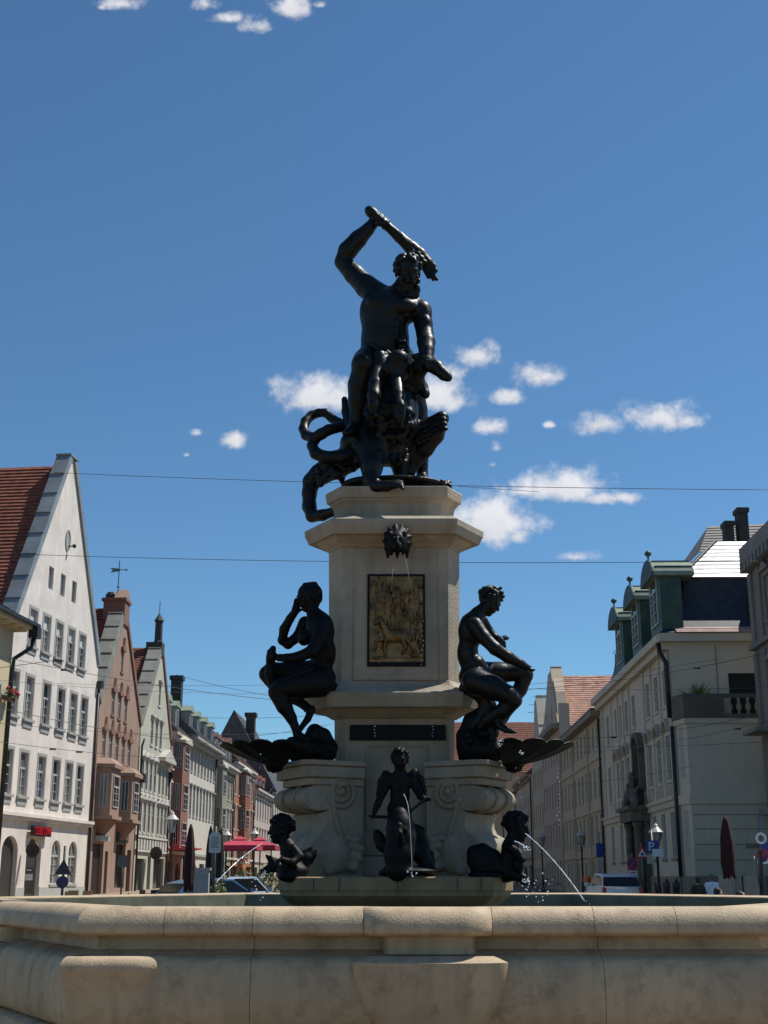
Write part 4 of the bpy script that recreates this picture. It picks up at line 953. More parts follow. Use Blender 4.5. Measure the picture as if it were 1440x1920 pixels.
ROOF_B = tilemat('brown_clay_tiles', (.15,.065,.045), (.085,.04,.03))
ROOF_O = tilemat('orange_clay_tiles', (.46,.25,.18), (.38,.19,.13))
ROOF_S = mat('grey_slate', (.075,.07,.068), .6, var=.25, scale=1.2, bump=.5, bscale=5)
SLATE = mat('dark_blue_slate', (.022,.025,.035), .55, var=.3, scale=3, bump=.4, bscale=9)
SHEET = mat('bright_sheet_roof', (.68,.68,.66), .48, metal=.9, var=.12, scale=2, bump=.15, bscale=7)
COPPER = mat('green_copper', (.065,.12,.085), .55, var=.25, scale=2, metal=.1, col2=(.022,.05,.04), streak=.5)
COPPER_L = mat('pale_copper', (.24,.29,.19), .45, var=.15, scale=2)
def cyl(mb, x, y, z0, z1, r, n=8): mb.lathe([(r, z0), (r, z1)], (x, y, 0), n)
def pipe(parent, pts, m=IRON, r=.07, name='drainpipe'):
    mb = MB(); mb.tube(pts, r, 8); return mb.build(name, m, parent, smooth=True)

# ------------------------------------------------------------------ left row
d1 = (.121, 1); O1 = (-.2885*65, 65)
P1 = mat('white_plaster', (.73,.66,.585), .9, var=.08, scale=.5, bump=.25, bscale=9, streak=.25, blotch=((.52,.455,.40), .8, .6))
P1B = mat('pale_green_plinth', (.42,.43,.38), .85, var=.08, scale=.8)
h1 = bld('gabled_house', 'tall white plastered house with a steep plain gable and red lettered sign', 'house', O1, d1, 'gabled houses along the street')
A, XL, XR, ZE, ZA = 5.6, -1.0, 12.15, 14.2, 25.0
hol = []
rows(h1, hol, [((3.7, 5.5, 7.3), 16.85, .72, 1.25)], style='plain', y=.12)
for s in (1.7, 3.6, 5.5, 7.4, 9.2): rows(h1, hol, [((s,), 13.35, .98, 1.95)], style='blind', y=.11, surround=PGREY, blind=True)
for i, s in enumerate((-.1, 1.9, 4.3, 6.45, 8.4, 10.2)):
    rows(h1, hol, [((s,), 9.55, 1.0, 2.2), ((s,), 5.65, 1.0, 2.2)], style='blind', y=.11, surround=PGREY, curtain=i % 3 == 1)
    for z in (9.55, 5.65): link('apron', box_mesh('apron', (-.62, .62, -.05, 0, -.46, -.145), PGREY), h1, (s, -.001, z)); link('sill', box_mesh('sill', (-.70, .70, -.14, .18, -.14, -.012), PGREY), h1, (s, -.002, z))
for s in (1.7, 3.6, 5.5, 7.4, 9.2): link('apron', box_mesh('apron', (-.60, .60, -.05, 0, -.42, -.145), PGREY), h1, (s, -.001, 13.35)); link('sill', box_mesh('sill', (-.66, .66, -.14, .18, -.14, -.012), PGREY), h1, (s, -.002, 13.35))
for a, b in ((-.05, 1.95), (3.1, 5.1)): hol.append((a, b, .2, 3.65, .75))
for s in (7.25, 9.85):
    hol.append((s-.66, s+.66, 1.3, 3.6, .9)); window(h1, s, 1.3, 1.32, 2.3, style='arch', y=.12, sill=PGREY)
wall(h1, P1, 0, [(-.5, XL, XR), (ZE, XL, XR), (ZA, A-.45, A+.45)], hol, yb=14, dep=.28)
mb = MB()
for s0, s1 in ((XL, -.06), (1.96, 3.09), (5.11, XR)): mb.box(s0, s1, -.03, .0, -.5, 1.15)
mb.build('plinth', P1B, h1)
for s in (.95, 4.1):      # deep porches with doors
    mb = MB(); mb.box(s-1.0, s+1.0, .24, .262, .1, 3.7); mb.build('door', mat('shop_door', (.05,.045,.04), .4), h1)
mb = MB(); mb.box(XL-.05, XR+.12, -.32, -.001, 4.62, 4.78); mb.box(XL-.04, XR+.08, -.2, -.001, 4.45, 4.617); mb.build('ledge', P1, h1)
mb = MB(); mb.lathe([(.36, 0), (.36, .06), (.30, .062), (.30, .02)], (0,0,0), 20); o = mb.build('round_window', PGREY, h1, loc=(5.75, -.0, 20.15)); o.rotation_euler = (R(90), 0, 0); o.scale = (1, 1.75, 1)
mb = MB(); mb.ball((5.95, -.35, 19.85), .12); mb.box(5.92, 5.98, -.3, 0, 19.82, 19.88); mb.build('spotlight', IRON, h1)
mb = MB()
for sgn, xe in ((-1, XL-.15), (1, XR+.15)):
    roofslope(mb, (xe, .85, ZE-.25), (xe, 14.2, ZE-.25), (A, .85, ZA-.4), (A, 14.2, ZA-.4), 44, .07)
mb.build('roof', ROOF_R, h1)
# metal sheets covering the gable parapet
def coping(parent, xe, ze, xa, za, n, y0, y1, th, m=ZINC, seam=True):
    e, a = Vector((xe, 0, ze)), Vector((xa, 0, za)); d = (a-e).normalized(); nn = Vector((-d.z, 0, d.x)); 
    if nn.z < 0: nn = -nn
    for i in range(n):
        p, q = e.lerp(a, i/n)+d*.012, e.lerp(a, (i+1)/n)-d*.012
        mb = MB(); v = []
        for pt in (p, q):
            for y, o in ((y0, -.25), (y1, -.25), (y1, th), (y0, th)): r_ = pt+nn*o; v.append((r_.x, y, r_.z))
        mb.add(v, [(0,1,2,3), (4,7,6,5), (0,4,5,1), (1,5,6,2), (2,6,7,3), (3,7,4,0)])
        if seam: # standing seam at the upper end
            v = []
            for k in (-.05, .005):
                for y, o in ((y0-.01, th), (y1+.01, th), (y1+.01, th+.07), (y0-.01, th+.07)): r_ = q+d*k+nn*o; v.append((r_.x, y, r_.z))
            mb.add(v, [(0,1,2,3), (4,7,6,5), (0,4,5,1), (1,5,6,2), (2,6,7,3), (3,7,4,0)])
        fixn(mb.build('coping_sheet', m, parent))
coping(h1, XL-.1, ZE-.1, A-.42, ZA, 8, -.12, .72, .14); coping(h1, XR+.1, ZE-.1, A+.42, ZA, 8, -.12, .72, .14)
mb = MB(); mb.box(A-.62, A+.62, -.16, .76, ZA+.02, ZA+.14); mb.build('coping_cap', ZINC, h1)
# skylight
def skylight(parent, p0, p1, q0, q1, u, v, w, h, m):
    p0, p1, q0, q1 = map(Vector, (p0, p1, q0, q1)); ex = (p1-p0).normalized(); ez = (q0-p0).normalized(); n = ex.cross(ez); n = n if n.z > 0 else -n; c = p0+ex*u+ez*v
    M4 = Matrix(((ex.x, ez.x, n.x, c.x), (ex.y, ez.y, n.y, c.y), (ex.z, ez.z, n.z, c.z), (0,0,0,1)))
    mb = MB(); t = .14
    for q in ((-w/2, w/2, -h/2, -h/2+t), (-w/2, w/2, h/2-t, h/2), (-w/2, -w/2+t, -h/2+t, h/2-t), (w/2-t, w/2, -h/2+t, h/2-t)): mb.box(q[0], q[1], q[2], q[3], 0, .26, M4)
    o = mb.build('skylight', m, parent); mb = MB(); mb.quad(*[M4 @ Vector(x) for x in ((-w/2+t, -h/2+t, .16), (w/2-t, -h/2+t, .16), (w/2-t, h/2-t, .16), (-w/2+t, h/2-t, .16))]); mb.build('pane', GLASS, o)
p = at(8, 985, 69)
skylight(h1, (XL-.15, .85, ZE-.25), (XL-.15, 14.2, ZE-.25), (A, .85, ZA-.4), (A, 14.2, ZA-.4), 2.7, 7.0, 1.0, 1.5, mat('roof_window_frame', (.20,.08,.06), .6))
# red letters on a black board, round lamp, poster, number plate
mb = MB(); mb.box(3.05, 5.6, -.30, -.16, 3.72, 4.22); mb.build('sign_board', mat('black_board', (.012,.012,.012), .5), h1)
RED = mat('red_letters', (.55,.01,.02), .4)
t_ = text_mesh('LEBI LINE', .56, .03); t_.materials.append(RED); o = link('sign_letters', t_, h1, (4.36, -.34, 3.97)); o.rotation_euler = (R(90), 0, 0)
mb = MB(); mb.lathe([(.05, -.12), (.36, -.1), (.38, 0), (.36, .1), (.05, .12)], (0,0,0), 20); o = mb.build('round_hanging_sign', mat('sign_black', (.02,.02,.02), .5), h1, loc=(2.52, -.55, 3.0)); o.rotation_euler = (R(90), 0, R(90)); o.scale = (1,1,.4)
mb = MB(); mb.box(3.5, 4.75, .19, .235, .95, 2.15); pb = mb.build('poster', mat('poster_black', (.015,.014,.013), .4), h1)
mb = MB(); mb.box(3.62, 4.62, .182, .19, 1.5, 1.82); mb.box(3.75, 4.4, .182, .19, 1.98, 2.05); mb.build('poster_print', mat('poster_grey', (.2,.2,.2), .6), pb)
mb = MB(); mb.box(3.85, 4.75, .0, .035, 6.35-.55, 7.0-.55); mb.build('window_banner', mat('navy_banner', (.02,.03,.09), .7), h1, loc=(0, .12, .1))
pipe(h1, [(XR+.06, -.1, 12.6), (XR+.06, -.1, .4)], r=.075)
mb = MB(); mb.box(XR-.12, XR+.3, -.32, .1, 12.6, 13.0); mb.build('rain_hopper', IRON, h1)

# yellow corner of the house at the left edge
P0 = mat('yellow_plaster', (.56,.46,.29), .9, var=.06, scale=.6)
h0 = bld('corner_house', 'yellowish house edge with overhanging eaves and flower box at the left margin', 'house', (-18.85, 52.0), (.121, 1))
ZG0 = 13.2
hol = []; rows(h0, hol, [((5.2, 7.3), 8.4, 1.0, 1.9), ((5.2, 7.3), 4.6, 1.0, 1.9)], style='cross', y=.18, surround=PWHITE, sill=PWHITE)
wall(h0, P0, 0, [(-.5, 0, 8.8), (ZG0, 0, 8.8)], hol, yb=9)
mb = MB(); mb.box(-.2, 9.5, -.75, .0, ZG0-.02, ZG0+.2); mb.build('soffit', P0, h0)
for i in range(9):
    mb = MB(); mb.box(i*1.05+.2, i*1.05+.36, -.68, -.001, ZG0-.24, ZG0-.023); mb.build('eave_bracket', P0, h0)
mb = MB(); roofslope(mb, (-.2, -.85, ZG0+.21), (9.6, -.85, ZG0+.21), (-.2, 6, ZG0+4.2), (9.6, 6, ZG0+4.2), 18); mb.build('roof', ROOF_B, h0)
mb = MB(); mb.box(-.2, 9.7, -.98, -.84, ZG0+.12, ZG0+.28); mb.build('gutter', IRON, h0)
mb = MB(); mb.box(9.25, 9.75, -1.0, -.55, ZG0-.42, ZG0+.12); mb.build('rain_hopper', IRON, h0)
pipe(h0, [(9.45, -.78, ZG0-.4), (9.35, -.7, ZG0-.9), (8.85, -.1, ZG0-1.5), (8.8, -.08, ZG0-2.2), (8.8, -.08, .3)], r=.10)
fb = thing('flower_box', 'red geranium flower box hanging on the yellowish house wall', 'flower box', h0.matrix_basis @ Vector((8.2, -.32, 9.6)), h0.rotation_euler.z)
mb = MB(); mb.box(-.5, .4, -.14, .14, 0, .22); mb.build('box', mat('wood_box', (.12,.07,.04), .8), fb)
rd = random.Random(2); mb = MB()
for i in range(90):
    c = Vector((rd.uniform(-.55,.45), rd.uniform(-.3,.14), rd.uniform(.15,.55))); a = Vector((rd.uniform(-1,1), rd.uniform(-1,1), rd.uniform(-1,1))).normalized()*.09; b = a.orthogonal()*.7; mb.quad(c-a, c+b, c+a, c-b)
mb.build('foliage', mat('leaf_green', (.06,.11,.03), .7, var=.3), fb, kind='stuff')
mb = MB()
for i in range(16): mb.ball((rd.uniform(-.5,.4), rd.uniform(-.34,.0), rd.uniform(.3,.62)), rd.uniform(.05,.085), 5)
mb.build('blossoms', mat('geranium_red', (.55,.03,.03), .6), fb, kind='stuff')

# ---- the row along the street
d2 = (.022, 1); O2 = Vector((-17.2, 77.6, 0))
def along(s): l = math.hypot(*d2); return (O2.x+d2[0]/l*s, O2.y+d2[1]/l*s)
def bayw(parent, m, s0, s1, z0, z1, out, side_w=.55, cap=True, win=None, trim=None):
    # canted bay window: polygon plan, windows on each facet
    a = side_w; P = [(s0, 0), (s0+a, -out), (s1-a, -out), (s1, 0)]
    mb = MB(); mb.prism(P, lambda p: (p[0], p[1], z0), lambda p: (p[0], p[1], z1)); o = fixn(mb.build('bay_window', m, parent))
    tm = trim or m
    mb = MB(); Q = [(s0-.15, 0), (s0+a-.08, -out-.18), (s1-a+.08, -out-.18), (s1+.15, 0)]
    for za, zb in ((z1+.003, z1+.22), (z0-.2, z0-.003)): mb = MB(); mb.prism(Q, lambda p: (p[0], p[1], za), lambda p: (p[0], p[1], zb)); fixn(mb.build('bay_moulding', tm, o))
    mb = MB(); mb.prism(Q, lambda p: (p[0], p[1], z1+.223), lambda p: ((p[0]-(s0+s1)/2)*.75+(s0+s1)/2, p[1]*.6, z1+.6)); fixn(mb.build('bay_roof', tm, o))
    for i in range(len(win or [])):
        z, h = win[i]
        window(o, (s0+s1)/2, z, (s1-s0-2*a)*.62, h, y=-out-.066, style='cross', head=None)
        L_ = math.hypot(a, out); ang = math.atan2(-out, a)
        for k, (p, q) in enumerate(((P[0], P[1]), (P[2], P[3]))):
            c = ((p[0]+q[0])/2, (p[1]+q[1])/2); an = math.atan2(q[1]-p[1], q[0]-p[0]); nn = (math.sin(an), -math.cos(an))
            w = window(o, c[0]+nn[0]*.066, z, L_*.5, h, y=c[1]+nn[1]*.066, style='plain', rz=an)
    return o

P2 = mat('pink_plaster', (.33,.215,.155), .9, var=.08, scale=.5, bump=.15, bscale=8, streak=.3)
P2D = mat('dark_pink_trim', (.22,.115,.08), .85, var=.08)
x, y = along(0)
h2 = bld('gabled_house', 'pink gabled house with two bay windows and a green weather vane', 'house', (x, y), d2, 'gabled houses along the street')
hol = []
rows(h2, hol, [((5.4,), 14.5, .68, 1.45)], style='plain', y=.07, sill=P2D, head=('scroll', P2D))
rows(h2, hol, [((3.5, 5.35, 7.2), 11.5, .78, 1.5), ((1.7, 3.5, 5.3, 7.1, 8.9), 8.75, .85, 1.6)], style='sash', y=.07, sill=P2D, head=('scroll', P2D), blind=True)
hol += [(.5, 3.2, .3, 3.6), (3.7, 4.5, .3, 3.2), (6.6, 9.4, 1.0, 3.7), (10.0, 11.2, .3, 3.4)]
rows(h2, hol, [((4.6, 10.4), 5.7, .8, 1.8)], style='sash', y=.07, sill=P2D, head=('scroll', P2D))
wall(h2, P2, 0, [(-.3, .02, 12.0), (11.9, .02, 12.0), (18.1, 4.9, 6.1)], hol, yb=12)
bayw(h2, P2, .35, 3.3, 5.2, 8.0, .85, .28, win=[(5.7, 1.9)]); bayw(h2, P2, 6.2, 9.1, 5.2, 7.9, .85, .28, win=[(5.7, 1.9)])
for sa, sb in ((.35, 3.3), (6.2, 9.1)): # tapered feet of the bays
    mb = MB(); P = [(sa, 0), (sa+.28, -.85), (sb-.28, -.85), (sb, 0)]; c = (sa+sb)/2
    mb.prism(P, lambda p: (c+(p[0]-c)*.35, p[1]*.12, 3.9), lambda p: (p[0], p[1]*.98, 4.99)); fixn(mb.build('bay_foot', P2D, h2))
mb = MB(); mb.box(.9, 3.3, -.35, -.02, 3.75, 4.05); mb.build('shop_canopy', PWHITE, h2)
mb = MB(); mb.box(6.5, 9.6, -.12, -.005, 3.8, 4.4); mb.build('shop_sign', mat('dark_green_sign', (.03,.035,.02), .6), h2); mb = MB(); mb.box(6.9, 9.2, -.135, -.121, 4.0, 4.2); mb.build('sign_letters', mat('sign_gold', (.2,.14,.06), .5), h2)
for sa, sb, za, zb in ((.5, 3.2, .3, 3.6), (3.7, 4.5, .3, 3.2), (10.0, 11.2, .3, 3.4)):
    mb = MB(); mb.box(sa, sb, .21, .235, za, zb); mb.build('door', mat('dark_door', (.02,.012,.01), .5), h2)
mb = MB(); mb.box(6.6, 9.4, .21, .235, 1.0, 3.7); mb.build('shop_window', GLASS, h2)
mb = MB()
for xe, xa in ((-.1, 5.5), (12.1, 5.5)): roofslope(mb, (xe, .6, 11.9), (xe, 12.2, 11.9), (xa, .6, 18.75), (xa, 12.2, 18.75), 30)
mb.build('roof', ROOF_R, h2)
coping(h2, -.05, 11.9, 4.75, 17.95, 6, -.1, .85, .45, mat('lichen_sheet', (.24,.24,.20), .7, var=.15)); coping(h2, 12.05, 11.9, 6.2, 17.95, 6, -.12, .5, .12, P2D, seam=False)
mb = MB(); mb.box(4.75, 6.2, -.12, 1.3, 17.6, 19.1); mb.box(4.65, 6.3, -.22, 1.42, 19.1, 19.3); ob = mb.build('gable_stack', P2D, h2)
mb = MB(); mb.prism([(4.7, 19.31), (6.25, 19.31), (5.48, 20.0)], lambda p: (p[0], -.15, p[1]), lambda p: (p[0], .6, p[1])); fixn(mb.build('stack_pediment', P2, ob))
mb = MB(); mb.lathe([(.42, 19.31), (.42, 19.6), (.3, 19.8)], (5.48, .95, 0), 10); mb.build('stack_pot', IRON, ob)
VANE = mat('verdigris_iron', (.10,.20,.20), .6)
wv = thing('weather_vane', 'green weather vane with a pennant on top of the pink gable stack', 'weather vane', h2.matrix_basis @ Vector((5.2, .5, 19.8)), h2.rotation_euler.z)
mb = MB(); mb.tube([(0,0,0), (0,0,2.1)], .035, 6); mb.ball((0,0,.35), .09, 6); mb.build('rod', VANE, wv)
mb = MB(); mb.prism([(-.05, 1.4), (.62, 1.34), (.45, 1.5), (.66, 1.66), (-.05, 1.58)], lambda p: (p[0]*.2, p[0], p[1]), lambda p: (p[0]*.2+.03, p[0], p[1])); mb.tube([(0, -.05, 1.5), (-.05, -.5, 1.48)], .03, 6); mb.ball((-.05, -.5, 1.48), .08, 6); fixn(mb.build('pennant', VANE, wv))
mb = MB(); mb.box(2.0, 2.7, 5.0, 5.6, 15.5, 19.0); mb.box(1.9, 2.8, 4.9, 5.7, 19.0, 19.15); mb.build('chimney', P2D, h2)
pipe(h2, [(12.02, -.35, 10.9), (12.02, -.2, 10.4), (12.02, -.2, .5)]); mb = MB(); mb.box(11.8, 12.3, -.5, -.05, 7.4+.5, 8.5); mb.build('rain_hopper', IRON, h2)

P3 = mat('sage_plaster', (.44,.42,.33), .9, var=.06, scale=.5, streak=.1)
P3T = mat('pale_stone_trim', (.50,.47,.41), .8, var=.1)
x, y = along(12.25)
h3 = bld('gabled_house', 'pale sage gabled house with a slim dark pinnacle on its top', 'house', (x, y), d2, 'gabled houses along the street')
hol = []
rows(h3, hol, [((6.1,), 14.0, .75, 1.5), ((3.9, 5.6, 7.3), 10.9, .85, 1.75)], style='sash', y=.07, sill=P3T, head=('flat', P3T))
rows(h3, hol, [((1.2, 2.7, 4.2, 5.7), 7.6, .85, 2.0), ((1.2, 2.7, 4.2, 5.7, 7.6, 9.0, 10.4), 4.7, .85, 2.0)], style='sash', y=.07, sill=P3T, head=('tri', P3T), surround=P3T)
rows(h3, hol, [((7.6, 9.0, 10.4), 7.6, .85, 2.0)], style='sash', y=.07, sill=P3T, head=('arc', P3T))
hol += [(1.0, 3.6, .6, 2.9), (4.6, 5.8, .2, 3.1), (6.8, 10.8, .2, 3.0)]
wall(h3, P3, 0, [(-.3, 0, 11.3), (12.0, 0, 11.3), (18.0, 5.6, 6.5)], hol, yb=12)
mb = MB(); mb.box(6.7, 11.2, -.55, -.002, 10.0, 10.25); mb.prism([(6.7, 10.26), (11.2, 10.26), (8.95, 11.0)], lambda p: (p[0], -.5, p[1]), lambda p: (p[0], -.002, p[1])); fixn(mb.build('pediment', P3T, h3))
for z in (7.2, 4.3, 3.35):
    mb = MB(); mb.box(0, 11.28, -.14, -.001, z, z+.16); mb.build('string_course', P3T, h3)
for i in range(11):
    mb = MB(); mb.box(.5+i, 1.1+i, -.09, -.002, 3.56, 4.2); mb.build('carved_panel', P3T, h3)
for q in ((1.0, 3.6, .2, .235, .6, 2.9), (6.8, 10.8, .2, .235, .2, 3.0)): mb = MB(); mb.box(*q); mb.build('shop_window', GLASS, h3)
mb = MB(); mb.box(4.6, 5.8, .2, .235, .2, 3.1); mb.build('door', mat('dark_door', (.02,.012,.01), .5), h3)
mb = MB(); mb.lathe([(.02, -.1), (.45, -.08), (.45, .08), (.02, .1)], (0,0,0), 20); o = mb.build('round_sign', mat('sign_black', (.02,.02,.02), .5), h3, loc=(4.0, -.7, 3.3)); o.rotation_euler = (R(90), 0, R(70))
mb = MB()
for xe in (-.1, 11.4): roofslope(mb, (xe, .6, 12.0), (xe, 12.2, 12.0), (6.05, .6, 18.35), (6.05, 12.2, 18.35), 28)
mb.build('roof', ROOF_R, h3)
coping(h3, -.05, 12.0, 5.5, 17.9, 6, -.1, .85, .4, mat('lichen_sheet', (.24,.24,.20), .7)); coping(h3, 11.35, 12.0, 6.6, 17.9, 6, -.12, .5, .12, P2D, seam=False)
mb = MB(); mb.box(5.5, 6.6, -.1, 1.1, 17.7, 18.7); mb.lathe([(.36, 18.7), (.30, 18.9), (.28, 20.3), (.40, 20.4), (.02, 21.0)], (6.05, .3, 0), 8); mb.tube([(6.05, .3, 20.9), (6.05, .3, 21.9)], .03, 5); mb.build('pinnacle', mat('dark_slate_stack', (.04,.038,.036), .7), h3)
mb = MB(); mb.box(11.35, 12.05, 1.5, 2.5, 13, 15); mb.build('chimney', P2D, h3)
pipe(h3, [(11.2, -.12, 9.0), (11.2, -.12, .5)]); mb = MB(); mb.box(11.0, 11.45, -.35, -.01, 9.0, 9.5); mb.build('rain_hopper', IRON, h3)

def dormer(parent, s, z, y, w, h, m, rm, style='plain', dep=2.5, peak=.5, wh=None):
    mb = MB(); mb.box(s-w/2, s+w/2, y, y+dep, z, z+h); o = mb.build('dormer', m, parent)
    mb = MB(); e = w/2+.12; zz = z+h; mb.prism([(s-e, zz+.003), (s+e, zz+.003), (s+e, zz+.08), (s, zz+.08+peak), (s-e, zz+.08)], lambda p: (p[0], y-.15, p[1]), lambda p: (p[0], y+dep, p[1])); fixn(mb.build('dormer_roof', rm, o))
    window(o, s, z+.15, w*.68, (wh or h-.3), y=y-.068, style=style); return o
def townhouse(s0, wd, ze, label, m, nrow, rows_, roof, pitch, yb=11, dorm=None, trim=None, ground=3.4, gm=None, name='townhouse', hood='flat', bay=None, sill=True, cornice=.5, mans=None, dirO=along, dd=d2, style='sash', wy=.07):
    x, y = dirO(s0); h = bld(name, label, 'house', (x, y), dd, 'town houses along the street')
    trim = trim or P3T; hol = []; n = nrow; pitchw = wd/n
    skip = (lambda s: bay and bay[0]-.3 < s < bay[1]+.3)
    for (z, w, hh) in rows_:
        ss = [pitchw*(i+.5) for i in range(n) if not skip(pitchw*(i+.5))]
        rows(h, hol, [(ss, z, w, hh)], style=style, y=wy, sill=trim if sill else None, head=(hood, trim) if hood else None, surround=trim if sill else None)
    k = max(2, n//2); gw = wd/k
    for i in range(k):
        hol.append((gw*i+gw*.16, gw*(i+1)-gw*.16, .6, ground-.6, .5 if i % 2 else 0))
    wall(h, m, 0, [(-.3, 0.02, wd-.02), (ze, 0.02, wd-.02)], hol, yb=yb)
    for i in range(k):
        mb = MB(); mb.box(gw*i+gw*.16, gw*(i+1)-gw*.16, .2, .235, .6, ground-.6); mb.build('shop_window', GLASS, h)
    mb = MB(); mb.box(-.02, wd+.02, -.16, -.001, ground, ground+.2); mb.build('string_course', trim, h)
    mb = MB(); mb.box(-.0, wd, -cornice, -.001, ze-.12, ze+.12); mb.box(0.01, wd-.01, -cornice*.55, -.001, ze-.42, ze-.123); mb.build('cornice', trim, h)
    mb = MB(); rz_ = ze+.12
    if mans: # steep lower slope then flatter top
        yy, zz = mans; roofslope(mb, (-.05, -cornice, rz_), (wd+.05, -cornice, rz_), (-.05, yy, zz), (wd+.05, yy, zz), 10); roofslope(mb, (-.05, yy-.1, zz), (wd+.05, yy-.1, zz), (-.05, yb/2, zz+1.6), (wd+.05, yb/2, zz+1.6), 8)
        for xx in (-.05, wd+.05): mb.poly([(xx, -cornice, rz_), (xx, yy, zz), (xx, yb/2, zz+1.6), (xx, yb, rz_)])
        mb.quad((-.05, yb/2, zz+1.6), (wd+.05, yb/2, zz+1.6), (wd+.05, yb, rz_), (-.05, yb, rz_))
    else:
        zr = rz_+pitch; roofslope(mb, (-.05, -cornice, rz_), (wd+.05, -cornice, rz_), (-.05, yb/2, zr), (wd+.05, yb/2, zr), 20)
        for xx in (-.05, wd+.05): mb.poly([(xx, -cornice, rz_), (xx, yb/2, zr), (xx, yb, rz_)])
        mb.quad((-.05, yb/2, zr), (wd+.05, yb/2, zr), (wd+.05, yb, rz_), (-.05, yb, rz_))
    mb.build('roof', roof, h)
    if dorm:
        nd, zd, yd, w, hh, rm = dorm
        for i in range(nd): dormer(h, wd*(i+.5)/nd, zd, yd, w, hh, trim, rm)
    if bay:
        bayw(h, bay[3] if len(bay) > 3 else m, bay[0], bay[1], bay[2][0], bay[2][1], .65, .25, win=[(z+.1, hh-.1) for (z, w, hh) in rows_ if z > bay[2][0]-.2 and z+hh < bay[2][1]+.3], trim=trim)
    pipe(h, [(wd-.06, -.12, ze-.3), (wd-.06, -.12, .5)]); return h
P5 = mat('red_plaster', (.23,.105,.075), .9, var=.07, scale=.6); P5T = mat('cream_trim', (.52,.45,.36), .8)
h5 = townhouse(23.75, 7.2, 12.6, 'narrow red house with a tall canted bay beside the sage gabled house', P5, 3, [(9.9, .9, 2.0), (6.7, .9, 2.1), (3.95, .9, 1.9)], ROOF_S, 5.4, bay=(1.7, 5.5, (3.6, 12.0)), trim=P5T, hood=None, dorm=(2, 13.2, .6, 1.3, 2.0, COPPER_L))
mb = MB(); mb.box(.3, 6.9, -2.1, -.05, 3.3, 3.38, Matrix.Rotation(R(-7), 4, 'X')); o = mb.build('shop_awning', mat('red_awning', (.55,.03,.05), .7), h5); o.location.z += .3
P6 = mat('white_lime_plaster', (.54,.51,.43), .9, var=.05, scale=.5, streak=.08)
h6 = townhouse(31.0, 16.2, 13.0, 'long white house with two rows of narrow windows under a grey mansard', P6, 9, [(10.4, .85, 1.9), (6.7, .85, 2.3)], ROOF_S, 4, trim=PGREY, hood='flat', mans=(2.0, 15.8), dorm=(4, 13.4, .1, 1.3, 1.9, mat('pale_copper', (.4,.4,.3))), cornice=.9)
P7 = mat('grey_green_plaster', (.25,.24,.17), .9, var=.08, scale=.5, streak=.15)
h7 = townhouse(47.3, 12.5, 12.4, 'grey green house with a bay and crowded round dormers on its roof', P7, 6, [(9.3, .95, 2.0), (6.0, .95, 2.1), (3.4, .9, 1.6)], ROOF_S, 4, bay=(.3, 3.4, (3.3, 11.9)), mans=(1.8, 14.8), dorm=(5, 12.8, .2, 1.5, 1.9, ROOF_B), cornice=.7)
for i in range(6):
    mb = MB(); mb.box(i*2.1+.4, i*2.1+1.3, 4.5, 5.4, 15, 16.9+.25*(i % 2)); mb.build('chimney', mat('brick_stack', (.24,.15,.12), .85), h7)
P8 = mat('orange_plaster', (.35,.14,.06), .9, var=.07, scale=.5); P8B = mat('rust_plaster', (.20,.075,.045), .9, var=.07, scale=.5)
h8 = townhouse(60.0, 17.6, 13.4, 'bright orange house with a rust red bay', P8, 6, [(10.2, 1.1, 2.2), (6.6, 1.1, 2.2), (3.6, 1.0, 1.8)], ROOF_B, 5.5, bay=(5.0, 9.5, (3.3, 12.8), P8B), dorm=(4, 14.0, .8, 1.3, 1.6, ROOF_B))
mb = MB(); mb.box(1.1, 2.0, .9, 1.8, 14, 18.0); mb.box(.98, 2.12, .78, 1.92, 18.0, 18.35); mb.build('chimney', mat('dark_slate_stack', (.04,.038,.036), .7), h6)
P9 = mat('mauve_grey_plaster', (.44,.365,.32), .9, var=.06, scale=.5)
h9 = townhouse(78.0, 20, 11.8, 'mauve grey house with a red tiled roof and three dormers', P9, 7, [(8.6, 1.1, 2.1), (5.0, 1.1, 2.2)], ROOF_R, 4.5, dorm=(5, 12.4, .9, 1.3, 1.4, ROOF_R), cornice=.6)
h10 = townhouse(98.3, 24, 12.6, 'farthest cream house of the sunlit row with a grey roof', mat('cream_plaster', (.50,.45,.36), .9), 8, [(9.2, 1.1, 2.1), (5.6, 1.1, 2.2)], ROOF_S, 11.0, cornice=.6)
mb = MB(); mb.box(1.4, 2.8, 2.8, 4.0, 17, 23.0); mb.box(1.2, 3.0, 2.6, 4.2, 23.0, 23.5); mb.build('chimney', mat('dark_slate_stack', (.04,.038,.036), .7), h10)

# ------------------------------------------------------------------ right row
OR = (11.82+.022*81, 81); dR = (-.022, -1)
def alongR(s): l = math.hypot(*dR); return (OR[0]+dR[0]/l*s, OR[1]+dR[1]/l*s)
PR = mat('pale_grey_render', (.60,.53,.41), .9, var=.05, scale=.4, bump=.12, bscale=8, streak=.12, blotch=((.44,.39,.31), .5, .4))
PRT = mat('grey_stone_plinth', (.28,.23,.165), .9, var=.1, scale=1)
x, y = alongR(0)
r2 = bld('corner_palace', 'large pale corner building with dark slate mansard, green copper dormers and carved portal', 'building', (x, y), dR)
hol = []
WS = (6.3, 8.1, 9.9, 12.3, 16.6, 18.9, 21.2)
rows(r2, hol, [((3.0,)+WS, 9.35, .95, 1.65)], style='cross', y=.1, sill=PR)
rows(r2, hol, [((3.0, 6.3, 8.1, 9.9, 16.6, 18.9, 21.2), 5.95, .95, 2.0)], style='cross', y=.1, sill=PR, surround=PR)
